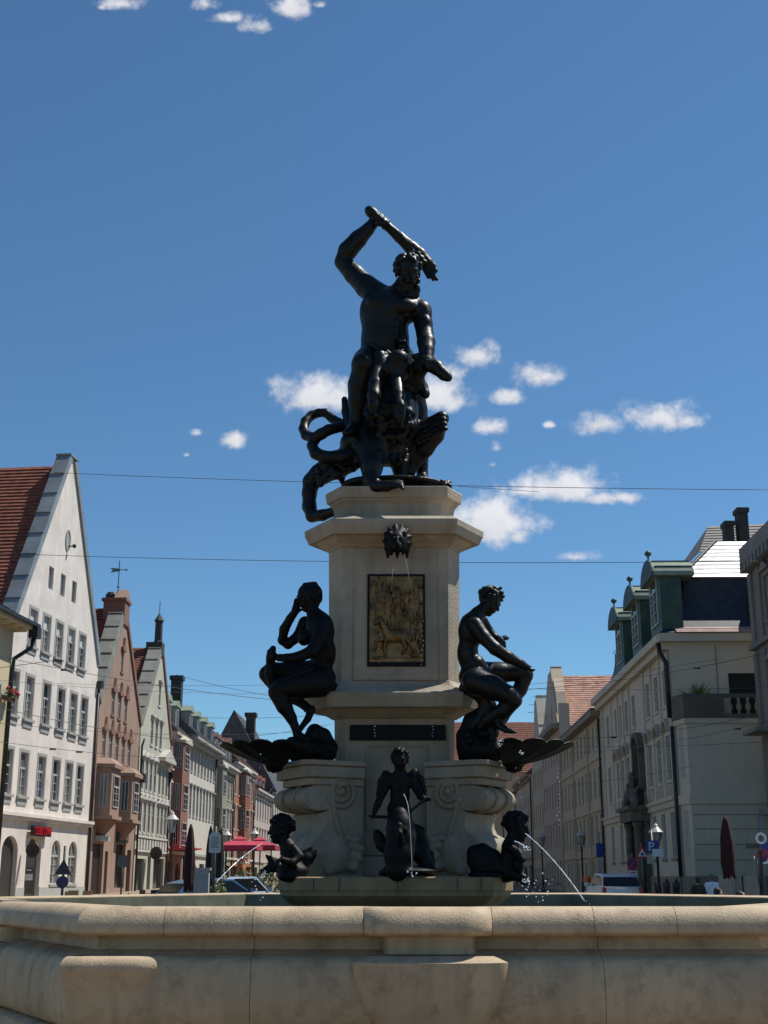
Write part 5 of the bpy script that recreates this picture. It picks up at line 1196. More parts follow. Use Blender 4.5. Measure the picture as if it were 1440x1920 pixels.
rows(r2, hol, [((3.0, 6.3, 8.1, 10.6, 16.6, 18.9, 21.2), 2.5, 1.0, 2.0)], style='plain', y=.12, sill=PRT)
hol += [(12.6, 14.9, .2, 4.4, .8), (13.0, 14.5, 5.9, 8.4, .8)]
wall(r2, PR, 0, [(-.3, 0.02, 22.6), (12.3, 0.02, 22.6)], hol, yb=11)
HB = mat('window_hood_stone', (.46,.39,.29), .85, var=.1)
for s in (6.3, 8.1, 9.9, 16.6, 18.9, 21.2): # arched hoods with a dark shell under them
    mb = MB(); e = .72; Z = 8.12; A = [(e*math.cos(R(t)), Z+.62*math.sin(R(t))) for t in range(0, 181, 15)]; B_ = [(x*.78, Z+(z-Z)*.74) for x, z in A[::-1]]
    for i in range(len(A)-1):
        p, q, a, b = A[i], A[i+1], B_[len(A)-1-i], B_[len(A)-2-i]
        mb.add([(s+p[0], -.001, p[1]), (s+q[0], -.001, q[1]), (s+b[0], -.001, b[1]), (s+a[0], -.001, a[1]), (s+p[0], -.22, p[1]), (s+q[0], -.22, q[1]), (s+b[0], -.22, b[1]), (s+a[0], -.22, a[1])], [(4,5,6,7), (0,1,5,4), (2,3,7,6), (1,2,6,5), (3,0,4,7)])
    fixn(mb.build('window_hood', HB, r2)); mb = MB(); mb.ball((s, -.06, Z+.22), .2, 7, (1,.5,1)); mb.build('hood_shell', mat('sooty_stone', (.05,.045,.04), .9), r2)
    mb = MB(); mb.box(s-.62, s+.62, -.05, -.001, 5.3, 5.78); mb.build('apron_panel', HB, r2)
for a, b in ((0, 12.4), (15.1, 22.6)):
    mb = MB(); mb.box(a, b, -.22, -.001, 5.0, 5.12); mb.box(a, b, -.12, -.001, 4.72, 4.997); mb.build('string_course', PR, r2)
for s in (4.6, 11.1, 15.7, 22.3, 1.2, 17.75, 20.05, 7.2, 9.0):
    mb = MB(); mb.box(s-.18, s+.18, -.09, -.001, 5.15, 11.7); mb.build('pilaster_strip', PR, r2)
mb = MB(); mb.box(-.1, 22.75, -.55, -.001, 12.05, 12.42); mb.box(-.05, 22.7, -.32, -.001, 11.72, 12.047); mb.build('cornice', PR, r2)
mb = MB(); mb.box(.0, 22.6, -.12, -.001, -.3, 1.7); mb.build('plinth', PRT, r2)
for s in (6.3, 8.1, 10.6, 16.6, 18.9, 21.2):
    mb = MB(); mb.box(s-.3, s+.3, -.135, -.121, .4, 1.4); mb.build('cellar_window', DARK, r2)
# portal: columns, entablature, reclining figures, tall niche
SB = mat('sooty_portal_stone', (.14,.12,.095), .9, var=.25, scale=3)
po = thing('portal', '', ''); del po['label'], po['category']; po.parent = r2; po.location = (13.75, 0, 0)
for sg in (-1, 1):
    mb = MB(); mb.lathe([(.30, .3), (.30, .7), (.22, .8), (.20, 4.0), (.28, 4.15), (.28, 4.35)], (1.35*sg, -.55, 0), 12); mb.build('column', SB, po, smooth=True)
    mb = MB(); mb.box(sg*1.35-.3, sg*1.35+.3, -.3, -.001, .2, 4.35); mb.build('pier', SB, po)
mb = MB(); mb.box(-1.8, 1.8, -.95, -.001, 4.36, 4.9); mb.box(-1.95, 1.95, -1.1, -.001, 4.903, 5.1); mb.build('entablature', SB, po)
for sg in (-1, 1):
    F = Sculpt(k=.08); F.chain([np.array(q) for q in ((sg*.6,-.6,5.9), (sg*.8,-.6,5.6), (sg*1.2,-.6,5.35), (sg*1.7,-.65,5.4), (sg*2.0,-.7,5.1))], [.2,.26,.24,.16,.1]); F.ell((sg*.5,-.6,6.2), (.15,.16,.19)); F.cap((sg*.7,-.7,5.8), (sg*.15,-.7,5.55), .1, .07); F.cap((sg*.75,-.5,5.8), (sg*1.3,-.4,6.1), .1, .06)
    F.mesh('reclining_figure', .05, SB, po)
mb = MB(); mb.box(-.35, .35, -.6, -.001, 5.11, 6.3); mb.ball((0, -.5, 6.5), .35, 7, (1,.6,1.2)); mb.build('cartouche', SB, po)
mb = MB(); mb.box(-1.15, 1.15, .21, .235, .2, 4.4); mb.build('door', mat('portal_door', (.025,.02,.016), .5), po); mb = MB(); mb.box(-.75, .75, .21, .235, 5.9, 8.4); mb.build('niche_window', GLASS, po)
for sg in (-1, 1):
    mb = MB(); mb.box(sg*1.0-.14, sg*1.0+.14, -.3, -.001, 5.9, 8.2); mb.build('niche_pilaster', SB, po)
A = [(1.15*math.cos(R(t)), 8.2+.7*math.sin(R(t))) for t in range(0, 181, 15)]
mb = MB(); mb.prism(A+[(-.8, 8.2), (-.55, 8.5), (0, 8.65), (.55, 8.5), (.8, 8.2)], lambda p: (p[0], -.001, p[1]), lambda p: (p[0], -.35, p[1])); fixn(mb.build('niche_arch', SB, po))
# end wall towards the square and lower terrace block
mb = MB(); mb.box(22.602, 22.75, .0, 11, -.3, 12.3); mb.build('end_wall', PR, r2)
for yy in (2.1, 5.0, 8.0):
    mb = MB(); mb.box(22.752, 22.775, yy-.02, yy+.02, 8.5, 11.9); mb.build('wall_joint', PRT, r2)
mb = MB(); mb.box(22.752, 23.1, -.5, 11, 12.05, 12.42); mb.build('end_cornice', PR, r2)
mb = MB(); mb.box(22.752, 22.79, 2.6, 3.9, 8.6, 10.6); mb.build('terrace_door', DARK, r2)
TB = [(22.752, .05), (22.9, .05), (24.0, .28), (24.0, 5.6), (22.752, 5.6)]
mb = MB(); mb.prism(TB, lambda p: (p[0], p[1], 1.7), lambda p: (p[0], p[1], 8.2)); fixn(mb.build('terrace_block', PR, r2))
mb = MB(); Q = [(22.752, -.05), (22.9, -.05), (24.1, .20), (24.1, 5.7), (22.752, 5.7)]
for za, zb in ((8.203, 8.42), (4.72, 5.12)): mb = MB(); mb.prism(Q, lambda p: (p[0], p[1], za), lambda p: (p[0], p[1], zb)); fixn(mb.build('terrace_cornice', PR, r2))
mb = MB(); mb.prism(Q, lambda p: (p[0], p[1], -.3), lambda p: (p[0], p[1], 1.697)); fixn(mb.build('terrace_plinth', PRT, r2))
for k, z in enumerate((2.35, 3.0, 3.65, 4.25)):
    mb = MB(); mb.box(24.002, 24.012, .35, 5.55, z, z+.035); mb.build('rustication_joint', PRT, r2)
mb = MB(); mb.box(23.2, 23.24, .19, .2, 2.5, 4.3); a_ = R(12)
window(r2, 23.45, 5.9, .42, 2.2, y=.14, style='plain', rz=a_, sill=None); window(r2, 23.45, 2.5, .42, 2.0, y=.14, style='plain', rz=a_, sill=None)
mb = MB(); mb.box(24.003, 24.03, 2.5, 3.4, 2.85, 3.05); mb.build('street_name_plate', PRT, r2)
TER = mat('dark_terrace_stone', (.13,.115,.095), .9, var=.15)
mb = MB(); mb.prism([(22.76, -.08), (22.92, -.08), (24.12, .18), (24.12, 2.0), (24.0, 2.0), (24.0, .30), (22.9, .06), (22.76, .06)], lambda p: (p[0], p[1], 8.423), lambda p: (p[0], p[1], 9.5)); fixn(mb.build('parapet', TER, r2))
mb = MB(); mb.box(23.98, 24.14, 2.002, 5.2, 8.423, 8.6); mb.box(23.98, 24.14, 2.002, 5.2, 9.32, 9.5); mb.build('balustrade_rail', TER, r2)
for i in range(8):
    mb = MB(); mb.lathe([(.10, 8.602), (.05, 8.7), (.13, 8.86), (.13, 8.98), (.05, 9.14), (.10, 9.318)], (24.06, 2.25+i*.4, 0), 8); mb.build('baluster', mat('worn_baluster', (.30,.26,.19), .9), r2, smooth=True)
# mansard
mb = MB(); W2 = 8.0
def curve_slope(f, n=9): 
    rs = [f(i/n) for i in range(n+1)]; mb.rings(rs, closed=False, caps=False)
def msl(t): # inset and height of the bell-cast lower slope
    return 1.35*(1-(1-t)**2.6) if False else 1.25*(1-(1-t)**2.4), 12.45+2.9*(t**1.15)
curve_slope(lambda t: [(-.1, -.5+msl(t)[0]*1.3, msl(t)[1]), (23.05-msl(t)[0]*1.3, -.5+msl(t)[0]*1.3, msl(t)[1]), (23.05-msl(t)[0]*1.3, 11, msl(t)[1])], 10)
mb.build('mansard_roof', SLATE, r2, smooth=False)
i1, z1 = msl(1)[0]*1.3, msl(1)[1]; xa, ya = 23.05-i1, -.5+i1
mb = MB(); xb, yb_, zb_ = xa-2.5, ya+2.3, z1+2.45
roofslope(mb, (xa+.12, ya-.12, z1+.02), (xa+.12, 11.5, z1+.02), (xb, yb_, zb_), (xb, 11.5, zb_), 9, .04); mb.build('upper_roof_end', SHEET, r2)
mb = MB(); roofslope(mb, (-.1, ya-.1, z1+.02), (xa+.1, ya-.1, z1+.02), (-.1, yb_, zb_), (xb, yb_, zb_), 9, .04); mb.quad((-.1, yb_, zb_), (xb, yb_, zb_), (xb, 11.5, zb_), (-.1, 11.5, zb_)); mb.build('upper_roof_side', SLATE, r2)
mb = MB(); mb.tube([(xa+.1, ya-.1, z1+.05), (xb, yb_, zb_+.05)], .09, 6); mb.tube([(xa+i1*.55+.1, ya-i1*.55, 12.9), (xa+.1, ya-.1, z1+.03)], .09, 6); mb.build('hip_ridge', IRON, r2)
mb = MB(); roofslope(mb, (23.2, .3, 12.43), (23.2, 4.2, 12.43), (22.5, .3, 12.8), (22.5, 4.2, 12.8), 3, .03); mb.build('eave_sheet', mat('glinting_eave_tiles', (.5,.38,.34), .45, metal=.5), r2)
def copper_dormer(s, w=2.7, z0=12.5, zt=15.2, y0=-.25):
    o = None; mb = MB(); r = w/2
    mb.box(s-r, s+r, y0, y0+1.0, z0, zt); o = mb.build('dormer', COPPER, r2)
    mb = MB(); A = [((r+.22)*math.cos(R(t)), zt+.003+.95*math.sin(R(t))) for t in range(0, 181, 12)]
    for i in range(len(A)-1):
        pass
    mb.prism([(s+a, z) for a, z in A], lambda p: (p[0], y0-.3, p[1]), lambda p: (p[0], y0+1.6, p[1])); fixn(mb.build('barrel_roof', COPPER_L, o))
    mb = MB(); A2 = [((r+.26)*math.cos(R(t)), zt+.003+1.02*math.sin(R(t))) for t in range(0, 181, 12)]; mb.prism([(s+a, z) for a, z in A2], lambda p: (p[0], y0-.36, p[1]), lambda p: (p[0], y0-.305, p[1])); fixn(mb.build('dormer_gable', mat('shaded_copper', (.025,.05,.04), .6), o))  # gable front in darker copper, its shade put into the colour
    for k in (28, 60, 120, 152): 
        mb = MB(); mb.tube([(s+(r+.23)*math.cos(R(k)), y0-.2, zt+.97*math.sin(R(k))), (s+(r+.23)*math.cos(R(k)), y0+1.55, zt+.97*math.sin(R(k)))], .04, 5); mb.build('roof_seam', COPPER, o)
    window(o, s, z0+.55, w*.62, zt-z0-.2, y=y0-.08, style='cross', surround=COPPER)
    mb = MB(); mb.lathe([(.05, 0), (.09, .08), (.04, .16), (.05, .3), (.15, .38), (.17, .48), (.08, .58), (.02, .62)], (s, y0-.2, zt+.95), 10); mb.build('finial', COPPER, o, smooth=True)
for s in (21.3, 15.9, 10.4): copper_dormer(s)
# small dormer on the end slope
mb = MB(); mb.box(22.0, 22.75, 4.4, 6.2, 12.9, 14.6); ed = mb.build('dormer', COPPER, r2)
mb = MB(); mb.prism([(4.3, 14.603), (6.3, 14.603), (6.1, 15.0), (5.3, 15.3), (4.5, 15.0)], lambda p: (22.9, p[0], p[1]), lambda p: (21.5, p[0], p[1])); fixn(mb.build('dormer_roof', COPPER, ed)); window(ed, 22.82, 13.2, 1.1, 1.2, y=5.3, rz=R(90))
pipe(r2, [(22.45, -.45, 12.1), (22.5, -.4, 11.6), (22.68, -.18, 11.1), (22.68, -.16, 8.6)], r=.11); pipe(r2, [(22.84, -.12, 8.2), (22.84, -.12, 1.7)], r=.09)
pl = thing('terrace_plant', 'bright green potted plant on the terrace wall of the corner building', 'plant', r2.matrix_basis @ Vector((23.4, 1.0, 8.45)))
mb = MB(); mb.lathe([(.16, 0), (.22, .5), (.18, .52)], (0,0,0), 10); mb.build('pot', mat('terracotta', (.3,.12,.07), .8), pl)
mb = MB(); rd = random.Random(4)
for i in range(70):
    a = rd.uniform(0, 6.28); el = rd.uniform(.2, 1.3); L_ = rd.uniform(.4, .95); dv = Vector((math.cos(a)*math.cos(el), math.sin(a)*math.cos(el), math.sin(el))); p0 = Vector((0,0,.9)); q = p0+dv*L_; sd = dv.orthogonal().normalized()*.05; mb.poly([p0, p0.lerp(q,.6)+sd, q, p0.lerp(q,.6)-sd])
mb.build('leaves', mat('bright_leaf', (.22,.30,.03), .6, var=.25), pl, kind='stuff')

# ornate building at the right margin
x1 = 16.45
PO = mat('grey_ornate_stone', (.25,.23,.20), .9, var=.08, scale=.6, streak=.2)
r1 = bld('ornate_house', 'grey ornate house with a curved gable at the right margin', 'house', (x1, 56.3), (-.022, -1))
hol = []
rows(r1, hol, [((2.9, 5.6, 8.3), 12.2, 1.1, 1.9), ((2.9, 5.6, 8.3), 8.0, 1.1, 2.3), ((2.9, 5.6, 8.3), 4.9, 1.1, 2.2)], style='cross', y=.1, sill=PO, surround=PO, head=('tri', PO))
hol += [(.9, 2.6, .4, 3.4), (3.4, 5.4, .4, 3.4)]
wall(r1, PO, 0, [(-.3, .0, 14), (15.6, .0, 14)], hol, yb=10)
for q in ((.9, 2.6), (3.4, 5.4)): mb = MB(); mb.box(q[0], q[1], .2, .235, .4, 3.4); mb.build('shop_window', GLASS, r1)
for z, t, o in ((15.2, .75, .35), (11.3, .2, .25), (7.7, .2, .3), (4.2, .25, .35)):
    mb = MB(); mb.box(-.05, 14, -o, -.001, z, z+t); mb.build('string_course', PO, r1)
for z in (11.52, 7.92):
    for s in (.35, 1.7, 4.2):
        mb = MB(); mb.box(s-.25, s+.25, -.12, -.002, z, z+3.2); mb.build('pilaster', PO, r1)
for i in range(9):
    mb = MB(); mb.box(.3+i*.6, .6+i*.6, -.46, -.002, 14.75, 15.19); mb.build('cornice_bracket', PO, r1)
mb = MB(); mb.box(.7, 2.9, -1.0, -.26, 7.5, 7.69); mb.build('balcony', PO, r1)
# grey roof and two chimneys behind the corner building
r9 = bld('rear_house', 'grey roofed house with two dark chimneys rising behind the corner building', 'house', (14.6, 65.0), (1, 0))
mb = MB(); mb.box(2.0, 14, .2, 8, -.3, 18.0); mb.build('wall', PR, r9)
mb = MB(); roofslope(mb, (1.9, 0, 18.0), (14, 0, 18.0), (3.5, 4, 20.5), (14, 4, 21.0), 10); mb.poly([(1.9, 0, 18.0), (3.5, 4, 20.5), (1.9, 8, 18)]); mb.build('roof', mat('pale_grey_roof', (.22,.20,.18), .7), r9)
for (u, v0, v1, Y, w) in ((1367, 977, 1012, 65.5, .45), (1392, 952, 1002, 65.5, .52)):
    c = at(u, v0, Y); c2 = at(u, v1, Y); mb = MB(); q = c.x-14.6; mb.box(q-w*.5, q+w*.5, .5, 1.2, c2.z-2.5, c.z-.25); mb.box(q-w*.62, q+w*.62, .4, 1.3, c.z-.25, c.z); mb.build('chimney', mat('sooty_chimney', (.05,.045,.04), .9), r9)

# cream house, pink roofed house, stepped gable, far houses
PC = mat('cream_render', (.52,.43,.29), .9, var=.05, scale=.4, streak=.1)
def alongR3(s): l = math.hypot(*dR); O = (11.82+.022*104, 104); return (O[0]+dR[0]/l*s, O[1]+dR[1]/l*s)
r3 = bld('townhouse', 'four storey cream house with rows of tall windows next to the corner building', 'house', alongR3(0), dR, 'town houses along the street')
hol = []; ss = [.9+i*2.05 for i in range(11)]
rows(r3, hol, [(ss, 9.6, .9, 1.5), (ss, 6.5, .9, 1.9), (ss, 3.6, .9, 1.9)], style='sash', y=.08); rows(r3, hol, [(ss[1:], .9, .95, 1.7)], style='plain', y=.08)
wall(r3, PC, 0, [(-.3, 0, 23), (11.6, 0, 23)], hol, yb=10)
mb = MB(); mb.box(-.1, 23.0, -.6, -.001, 11.45, 11.8); mb.build('cornice', PRT, r3)
for z in (8.9, 5.7, 2.9):
    mb = MB(); mb.box(0, 23, -.1, -.001, z, z+.14); mb.build('string_course', PC, r3)
for s in (.0, 8.2, 16.4):
    mb = MB(); mb.box(s, s+.35, -.13, -.002, -.2, 11.4); mb.build('pilaster', PC, r3)
mb = MB(); mb.box(-.1, 23, -.62, 10, 11.803, 11.9); mb.build('roof', ROOF_S, r3); pipe(r3, [(22.9, -.12, 11.3), (22.9, -.12, .3)])
PK = mat('rosy_grey_render', (.50,.39,.29), .9, var=.06, scale=.5)
r4 = bld('townhouse', 'rosy grey house with a street gable and a broad orange tiled roof', 'house', alongR3(-14.5), dR, 'town houses along the street')
hol = []; ss = [1.2+i*2.2 for i in range(6)]
rows(r4, hol, [(ss, 10.6, .9, 1.9), (ss, 7.2, .9, 2.0), (ss, 4.0, .9, 2.0), (ss, .9, 1.1, 2.0), ((5, 9.5), 14.2, .8, 1.3)], style='plain', y=.08)
wall(r4, PK, 0, [(-.3, 0, 14.3), (13.2, 0, 14.3), (13.9, 1.0, 14.2), (16.4, 4.6, 12.9), (18.6, 7.4, 10.3)], hol, yb=.8)
mb = MB(); mb.box(.0, 14.3, .8, 18, -.3, 13.6); mb.build('house_body', PK, r4)
mb = MB(); mb.box(-.2, 14.5, -.7, -.001, 13.2, 13.6); mb.build('cornice', PRT, r4)
mb = MB(); roofslope(mb, (14.6, .9, 13.4), (14.6, 18.2, 13.4), (8.9, .9, 18.3), (8.9, 18.2, 18.3), 24, .04); roofslope(mb, (-.2, .9, 13.4), (-.2, 18.2, 13.4), (8.9, .9, 18.3), (8.9, 18.2, 18.3), 24, .04); mb.poly([(14.6, 18.2, 13.4), (8.9, 18.2, 18.3), (-.2, 18.2, 13.4)]); mb.build('roof', ROOF_O, r4)
mb = MB(); mb.box(14.5, 14.8, .0, .85, 12.6, 15.2); mb.build('gable_block', PK, r4)
coping(r4, 14.4, 13.6, 10.4, 18.75, 2, -.1, .85, .12, PC); 
r5 = bld('townhouse', 'white house with a stepped baroque gable beyond the orange roof', 'house', alongR3(-25), dR, 'town houses along the street')
hol = []; ss = [1.2+i*2.1 for i in range(5)]; rows(r5, hol, [(ss, 9.5, .9, 1.9), (ss, 6.2, .9, 2.0), (ss, 3.3, .9, 1.9), (ss, .6, 1.1, 1.9)], style='plain', y=.08)
wall(r5, PC, 0, [(-.3, 0, 10.4), (12.4, 0, 10.4), (12.6, 2.4, 9.6), (15.2, 3.4, 8.4), (18.0, 4.6, 7.0)], hol, yb=1.2)
mb = MB(); mb.box(0, 10.4, 1.2, 12, -.3, 12.2); mb.build('house_body', PC, r5)
coping(r5, 10.3, 12.4, 7.2, 18.2, 2, -.1, 1.3, .15, mat('pale_gable_stone', (.50,.48,.40), .8)); mb = MB(); roofslope(mb, (10.5, 1.3, 12.3), (10.5, 12, 12.3), (5.8, 1.3, 17.6), (5.8, 12, 17.6), 12); roofslope(mb, (-.1, 1.3, 12.3), (-.1, 12, 12.3), (5.8, 1.3, 17.6), (5.8, 12, 17.6), 12); mb.build('roof', ROOF_S, r5)
mb = MB(); mb.box(7.5, 10.4, 1.5, 5.5, 12, 17.2); mb.build('gable_panel', mat('pale_gable_stone', (.50,.48,.40), .8), r5)
for i, (s0, wd, ze, label, m, roof, pt) in enumerate(((-45, 19, 11.5, 'shaded grey house with a balcony and dark roof beyond the stepped gable', PK, ROOF_S, 5), (-66, 20, 10.8, 'far grey house with dark downpipes near the end of the street', PR, ROOF_S, 4.5), (-88, 21, 10.5, 'farthest shaded house on the cream side of the street', PC, ROOF_S, 4.5))):
    townhouse(s0, wd, ze, label, m, 7, [(7.6, 1.0, 2.0), (4.4, 1.0, 2.0)], roof, pt, dirO=alongR3, dd=dR, hood=None, sill=False, style='plain', trim=PRT)
# house closing the street with a dark red roof
re = bld('end_house', 'broad peach house with a dark red roof closing the far end of the street', 'house', (-2, 205), (1, 0))
hol = []; rows(re, hol, [([2+i*2.6 for i in range(12)], 7.5, 1.1, 2.0), ([2+i*2.6 for i in range(12)], 4.2, 1.1, 2.0)], style='plain', y=.08)
wall(re, mat('peach_plaster', (.52,.33,.22), .9), 0, [(-.3, 0, 34), (17.6, 0, 34)], hol, yb=12)
mb = MB(); roofslope(mb, (-.3, -.6, 17.5), (34.3, -.6, 17.5), (-.3, 7, 26.2), (34.3, 7, 26.2), 26); mb.build('roof', ROOF_R, re)
re2 = bld('end_house', 'low cream house closing the street behind the pedestal', 'house', (-17, 206), (1, 0))
hol = []; rows(re2, hol, [([1.6+i*2.4 for i in range(6)], 6.8, 1.0, 1.9), ([1.6+i*2.4 for i in range(6)], 3.4, 1.0, 1.9)], style='plain', y=.08)
wall(re2, mat('cream_plaster', (.50,.45,.36), .9), 0, [(-.3, 0, 14.9), (10.4, 0, 14.9)], hol, yb=10)
mb = MB(); roofslope(mb, (-.2, -.4, 10.4), (15, -.4, 10.4), (-.2, 5, 14.2), (15, 5, 14.2), 14); mb.build('roof', ROOF_B, re2)
# ------------------------------------------------------------------ street furniture
def gpt(u, Y, v=1650):
    x = at(u, v, Y).x; z = gz(x, Y); 
    if -19 < x < -9.6 or 8.8 < x < 14.5: z += .13 if Y > 25 else 0
    return Vector((x, Y, z))
LAMPG = mat('lamp_glass', (.35,.36,.34), .1, var=.1, spec=.6)
LAMPT = mat('lamp_roof', (.45,.44,.40), .45, var=.1)
def lamp(u, Y, top, label):
    b = gpt(u, Y); H_ = at(u, top, Y).z-b.z; t = thing('street_lamp', label, 'street lamp', b, group='old fashioned street lanterns')
    mb = MB(); mb.lathe([(.16, 0), (.16, .25), (.10, .35), (.09, .9), (.06, 1.0), (.05, H_-1.15), (.09, H_-1.1), (.05, H_-1.0)], n=10); mb.tube([(-.2, 0, H_-1.25), (.2, 0, H_-1.25)], .02, 5); mb.build('pole', IRON, t, smooth=True)
    mb = MB(); n = 6
    lo = [(.13*math.cos(2*math.pi*k/n), .13*math.sin(2*math.pi*k/n), H_-.98) for k in range(n)]; hi = [(.25*math.cos(2*math.pi*k/n), .25*math.sin(2*math.pi*k/n), H_-.42) for k in range(n)]
    mb.rings([lo, hi]); lt = mb.build('lantern', LAMPG, t)
    for k in range(n): mb = MB(); mb.tube([lo[k], hi[k]], .016, 5); mb.build('lantern_bar', IRON, lt)
    mb = MB(); mb.lathe([(.31, H_-.42), (.31, H_-.39), (.13, H_-.2), (.10, H_-.17), (.10, H_-.12), (.04, H_-.06), (.0, H_)], n=12); mb.build('roof_cap', LAMPT, t)
    return t
lamp(318, 60, 1520, 'iron street lantern before the sage gabled house, nearest on the cafe side')
lamp(422, 78, 1553, 'iron street lantern at the near corner of the open red parasols')
lamp(475, 88, 1552, 'iron street lantern behind the open red parasols, before the orange house')
lamp(1235, 55, 1542, 'iron street lantern with parking sign before the portal of the corner building')
lamp(1093, 76, 1553, 'iron street lantern before the cream house beside the blue sign')
lamp(1018, 92, 1558, 'iron street lantern far down the shaded pavement near the bicycle')
# signs
SBACK = mat('sign_back', (.03,.03,.033), .5); SWHITE = mat('sign_white', (.72,.72,.70), .4, var=.03); SBLUE = mat('sign_blue', (.014,.04,.26), .4, var=.05); SRED = mat('sign_red', (.55,.02,.03), .4, var=.05); POLE = mat('galvanised_pole', (.24,.24,.235), .5, metal=.5)
def disc(name, r, y, m, parent, z, n=24, x=0, ring=0):
    mb = MB(); A = [(r*math.cos(2*math.pi*k/n), r*math.sin(2*math.pi*k/n)) for k in range(n)]
    if ring:
        B_ = [(a*ring, b*ring) for a, b in A]
        for k in range(n):
            j = (k+1) % n; mb.quad((A[k][0], y, A[k][1]), (A[j][0], y, A[j][1]), (B_[j][0], y, B_[j][1]), (B_[k][0], y, B_[k][1]))
    else: mb.prism(A, lambda p: (p[0], y, p[1]), lambda p: (p[0], y+.02, p[1])); 
    o = mb.build(name, m, parent, loc=(x, 0, z)); return o
def flat(name, pts, y, m, parent, z, th=.003, x=0):
    mb = MB(); mb.prism(pts, lambda p: (p[0], y, p[1]), lambda p: (p[0], y+th, p[1])); return fixn(mb.build(name, m, parent, loc=(x, 0, z)))
def post(u, Y, H_, label, cat='road sign', name='road_sign', m=POLE, r=.035):
    b = gpt(u, Y); t = thing(name, label, cat, b); mb = MB(); mb.tube([(0,0,0), (0,0,H_)], r, 8); mb.build('post', m, t, smooth=True); return t
def zof(t, v, Y): return at(720, v, Y).z-t.location.z
def nostop(t, z, r, y=-.06):
    disc('sign_plate', r, y, SRED, t, z); 
    o = disc('sign_face', r*.8, y-.006, mat('sign_shade_plum', (.08,.02,.11), .4), t, z);  # blue face coloured dark plum to stand for shade on the sign
    for a in (45, 135): 
        c, s_ = math.cos(R(a)), math.sin(R(a)); w = r*.09; flat('red_bar', [(-c*r*.8+s_*w, -s_*r*.8-c*w), (c*r*.8+s_*w, s_*r*.8-c*w), (c*r*.8-s_*w, s_*r*.8+c*w), (-c*r*.8-s_*w, -s_*r*.8+c*w)], y-.010-a*.00003, SRED, o, 0) if a == 45 else None
# backs of a warning triangle and dark blue disc, left
Y = 34; t = post(118, Y, 2.35, 'triangular sign seen from behind above a round dark blue sign before the white gabled house', m=SBACK)
zz = zof(t, 1630, Y); flat('triangle_plate', [(-.22, -.13), (.22, -.13), (0, .26)], -.05, SBACK, t, zz, .012); disc('disc_plate', .155, -.06, mat('navy_enamel', (.015,.012,.09), .35), t, zof(t, 1654, Y)); disc('disc_rim', .155, -.065, mat('sign_rim', (.05,.05,.055), .5), t, zof(t, 1654, Y), ring=.86)
t.location.z -= .0
Y = 57; t = post(1206, Y, zof(post.__globals__['t'], 1575, Y) if False else 2.75, 'triangular red rimmed warning sign beside the portal'); zz = zof(t, 1600, Y)
flat('triangle_plate', [(-.30, -.20), (.30, -.20), (0, .34)], -.06, SRED, t, zz, .012); flat('triangle_face', [(-.19, -.135), (.19, -.135), (0, .20)], -.066, SWHITE, t, zz); disc('symbol', .055, -.095, SBACK, t, zz-.04)
Y = 56.5; t = post(1187, Y, 2.3, 'round no stopping sign over two small white plates beside the warning triangle'); nostop(t, zof(t, 1620, Y), .25)
for v in (1637, 1646): flat('extra_plate', [(-.19, -.10), (.19, -.10), (.19, .10), (-.19, .10)], -.06, SWHITE, t, zof(t, v, Y), .01)
o = flat('print', [(-.12, -.025), (.12, -.025), (.12, .025), (-.12, .025)], -.064, SRED, t, zof(t, 1636, Y))
Y = 54.6; t = post(1226, Y, 3.2, 'blue parking sign with white plates in front of the street lantern'); 
flat('parking_plate', [(-.26, -.26), (.26, -.26), (.26, .26), (-.26, .26)], -.06, SBLUE, t, zof(t, 1588, Y), .012, x=.02)
me = text_mesh('P', .5, .004); me.materials.append(SWHITE); o = link('letter', me, t, (-.05, -.068, zof(t, 1588, Y))); o.rotation_euler = (R(90), 0, 0)
flat('white_plate', [(-.02, -.15), (.44, -.15), (.44, .15), (-.02, .15)], -.09, SWHITE, t, zof(t, 1599, Y), .012); flat('extra_plate', [(-.24, -.26), (.02, -.26), (.02, .12), (-.24, .12)], -.06, mat('dim_plate', (.4,.4,.38), .5), t, zof(t, 1607, Y), .012)
Y = 72; t = post(1127, Y, 3.6, 'blue parking zone sign on a tall post by the cream house'); flat('zone_plate', [(-.2, -.36), (.2, -.36), (.2, .36), (-.2, .36)], -.06, SBLUE, t, zof(t, 1594, Y), .012); flat('extra_plate', [(-.16, -.22), (.16, -.22), (.16, .22), (-.16, .22)], -.06, mat('dim_plate', (.4,.4,.38), .5), t, zof(t, 1620, Y), .012)
Y = 40; t = post(1432, Y, 3.2, 'stack of round and blue traffic signs at the right margin'); nostop(t, zof(t, 1604, Y), .19); flat('white_plate', [(-.16, -.06), (.16, -.06), (.16, .06), (-.16, .06)], -.06, SWHITE, t, zof(t, 1616, Y), .012); disc('ring_sign', .17, -.06, SWHITE, t, zof(t, 1572, Y), ring=.6); flat('blue_plate', [(-.08, -.2), (.2, -.2), (.2, .2), (-.08, .2)], -.05, SBLUE, t, zof(t, 1592, Y), .012, x=.08)
Y = 36; t = post(401, Y, 2.9, 'pale rounded notice board on a post next to the closed parasols', 'notice board', 'notice_board', SBACK)
P_ = [(-.14, -.27), (.14, -.27), (.16, -.24), (.16, .18), (.10, .27), (-.10, .27), (-.16, .18), (-.16, -.24)]; flat('board', P_, -.05, mat('board_grey', (.42,.43,.43), .5), t, zof(t, 1580, Y), .02)
for k in range(5): flat('print_line', [(-.10, -.008), (.10-.03*(k % 2), -.008), (.10-.03*(k % 2), .008), (-.10, .008)], -.056, SBACK, t, zof(t, 1571+k*4.4, Y), .003)
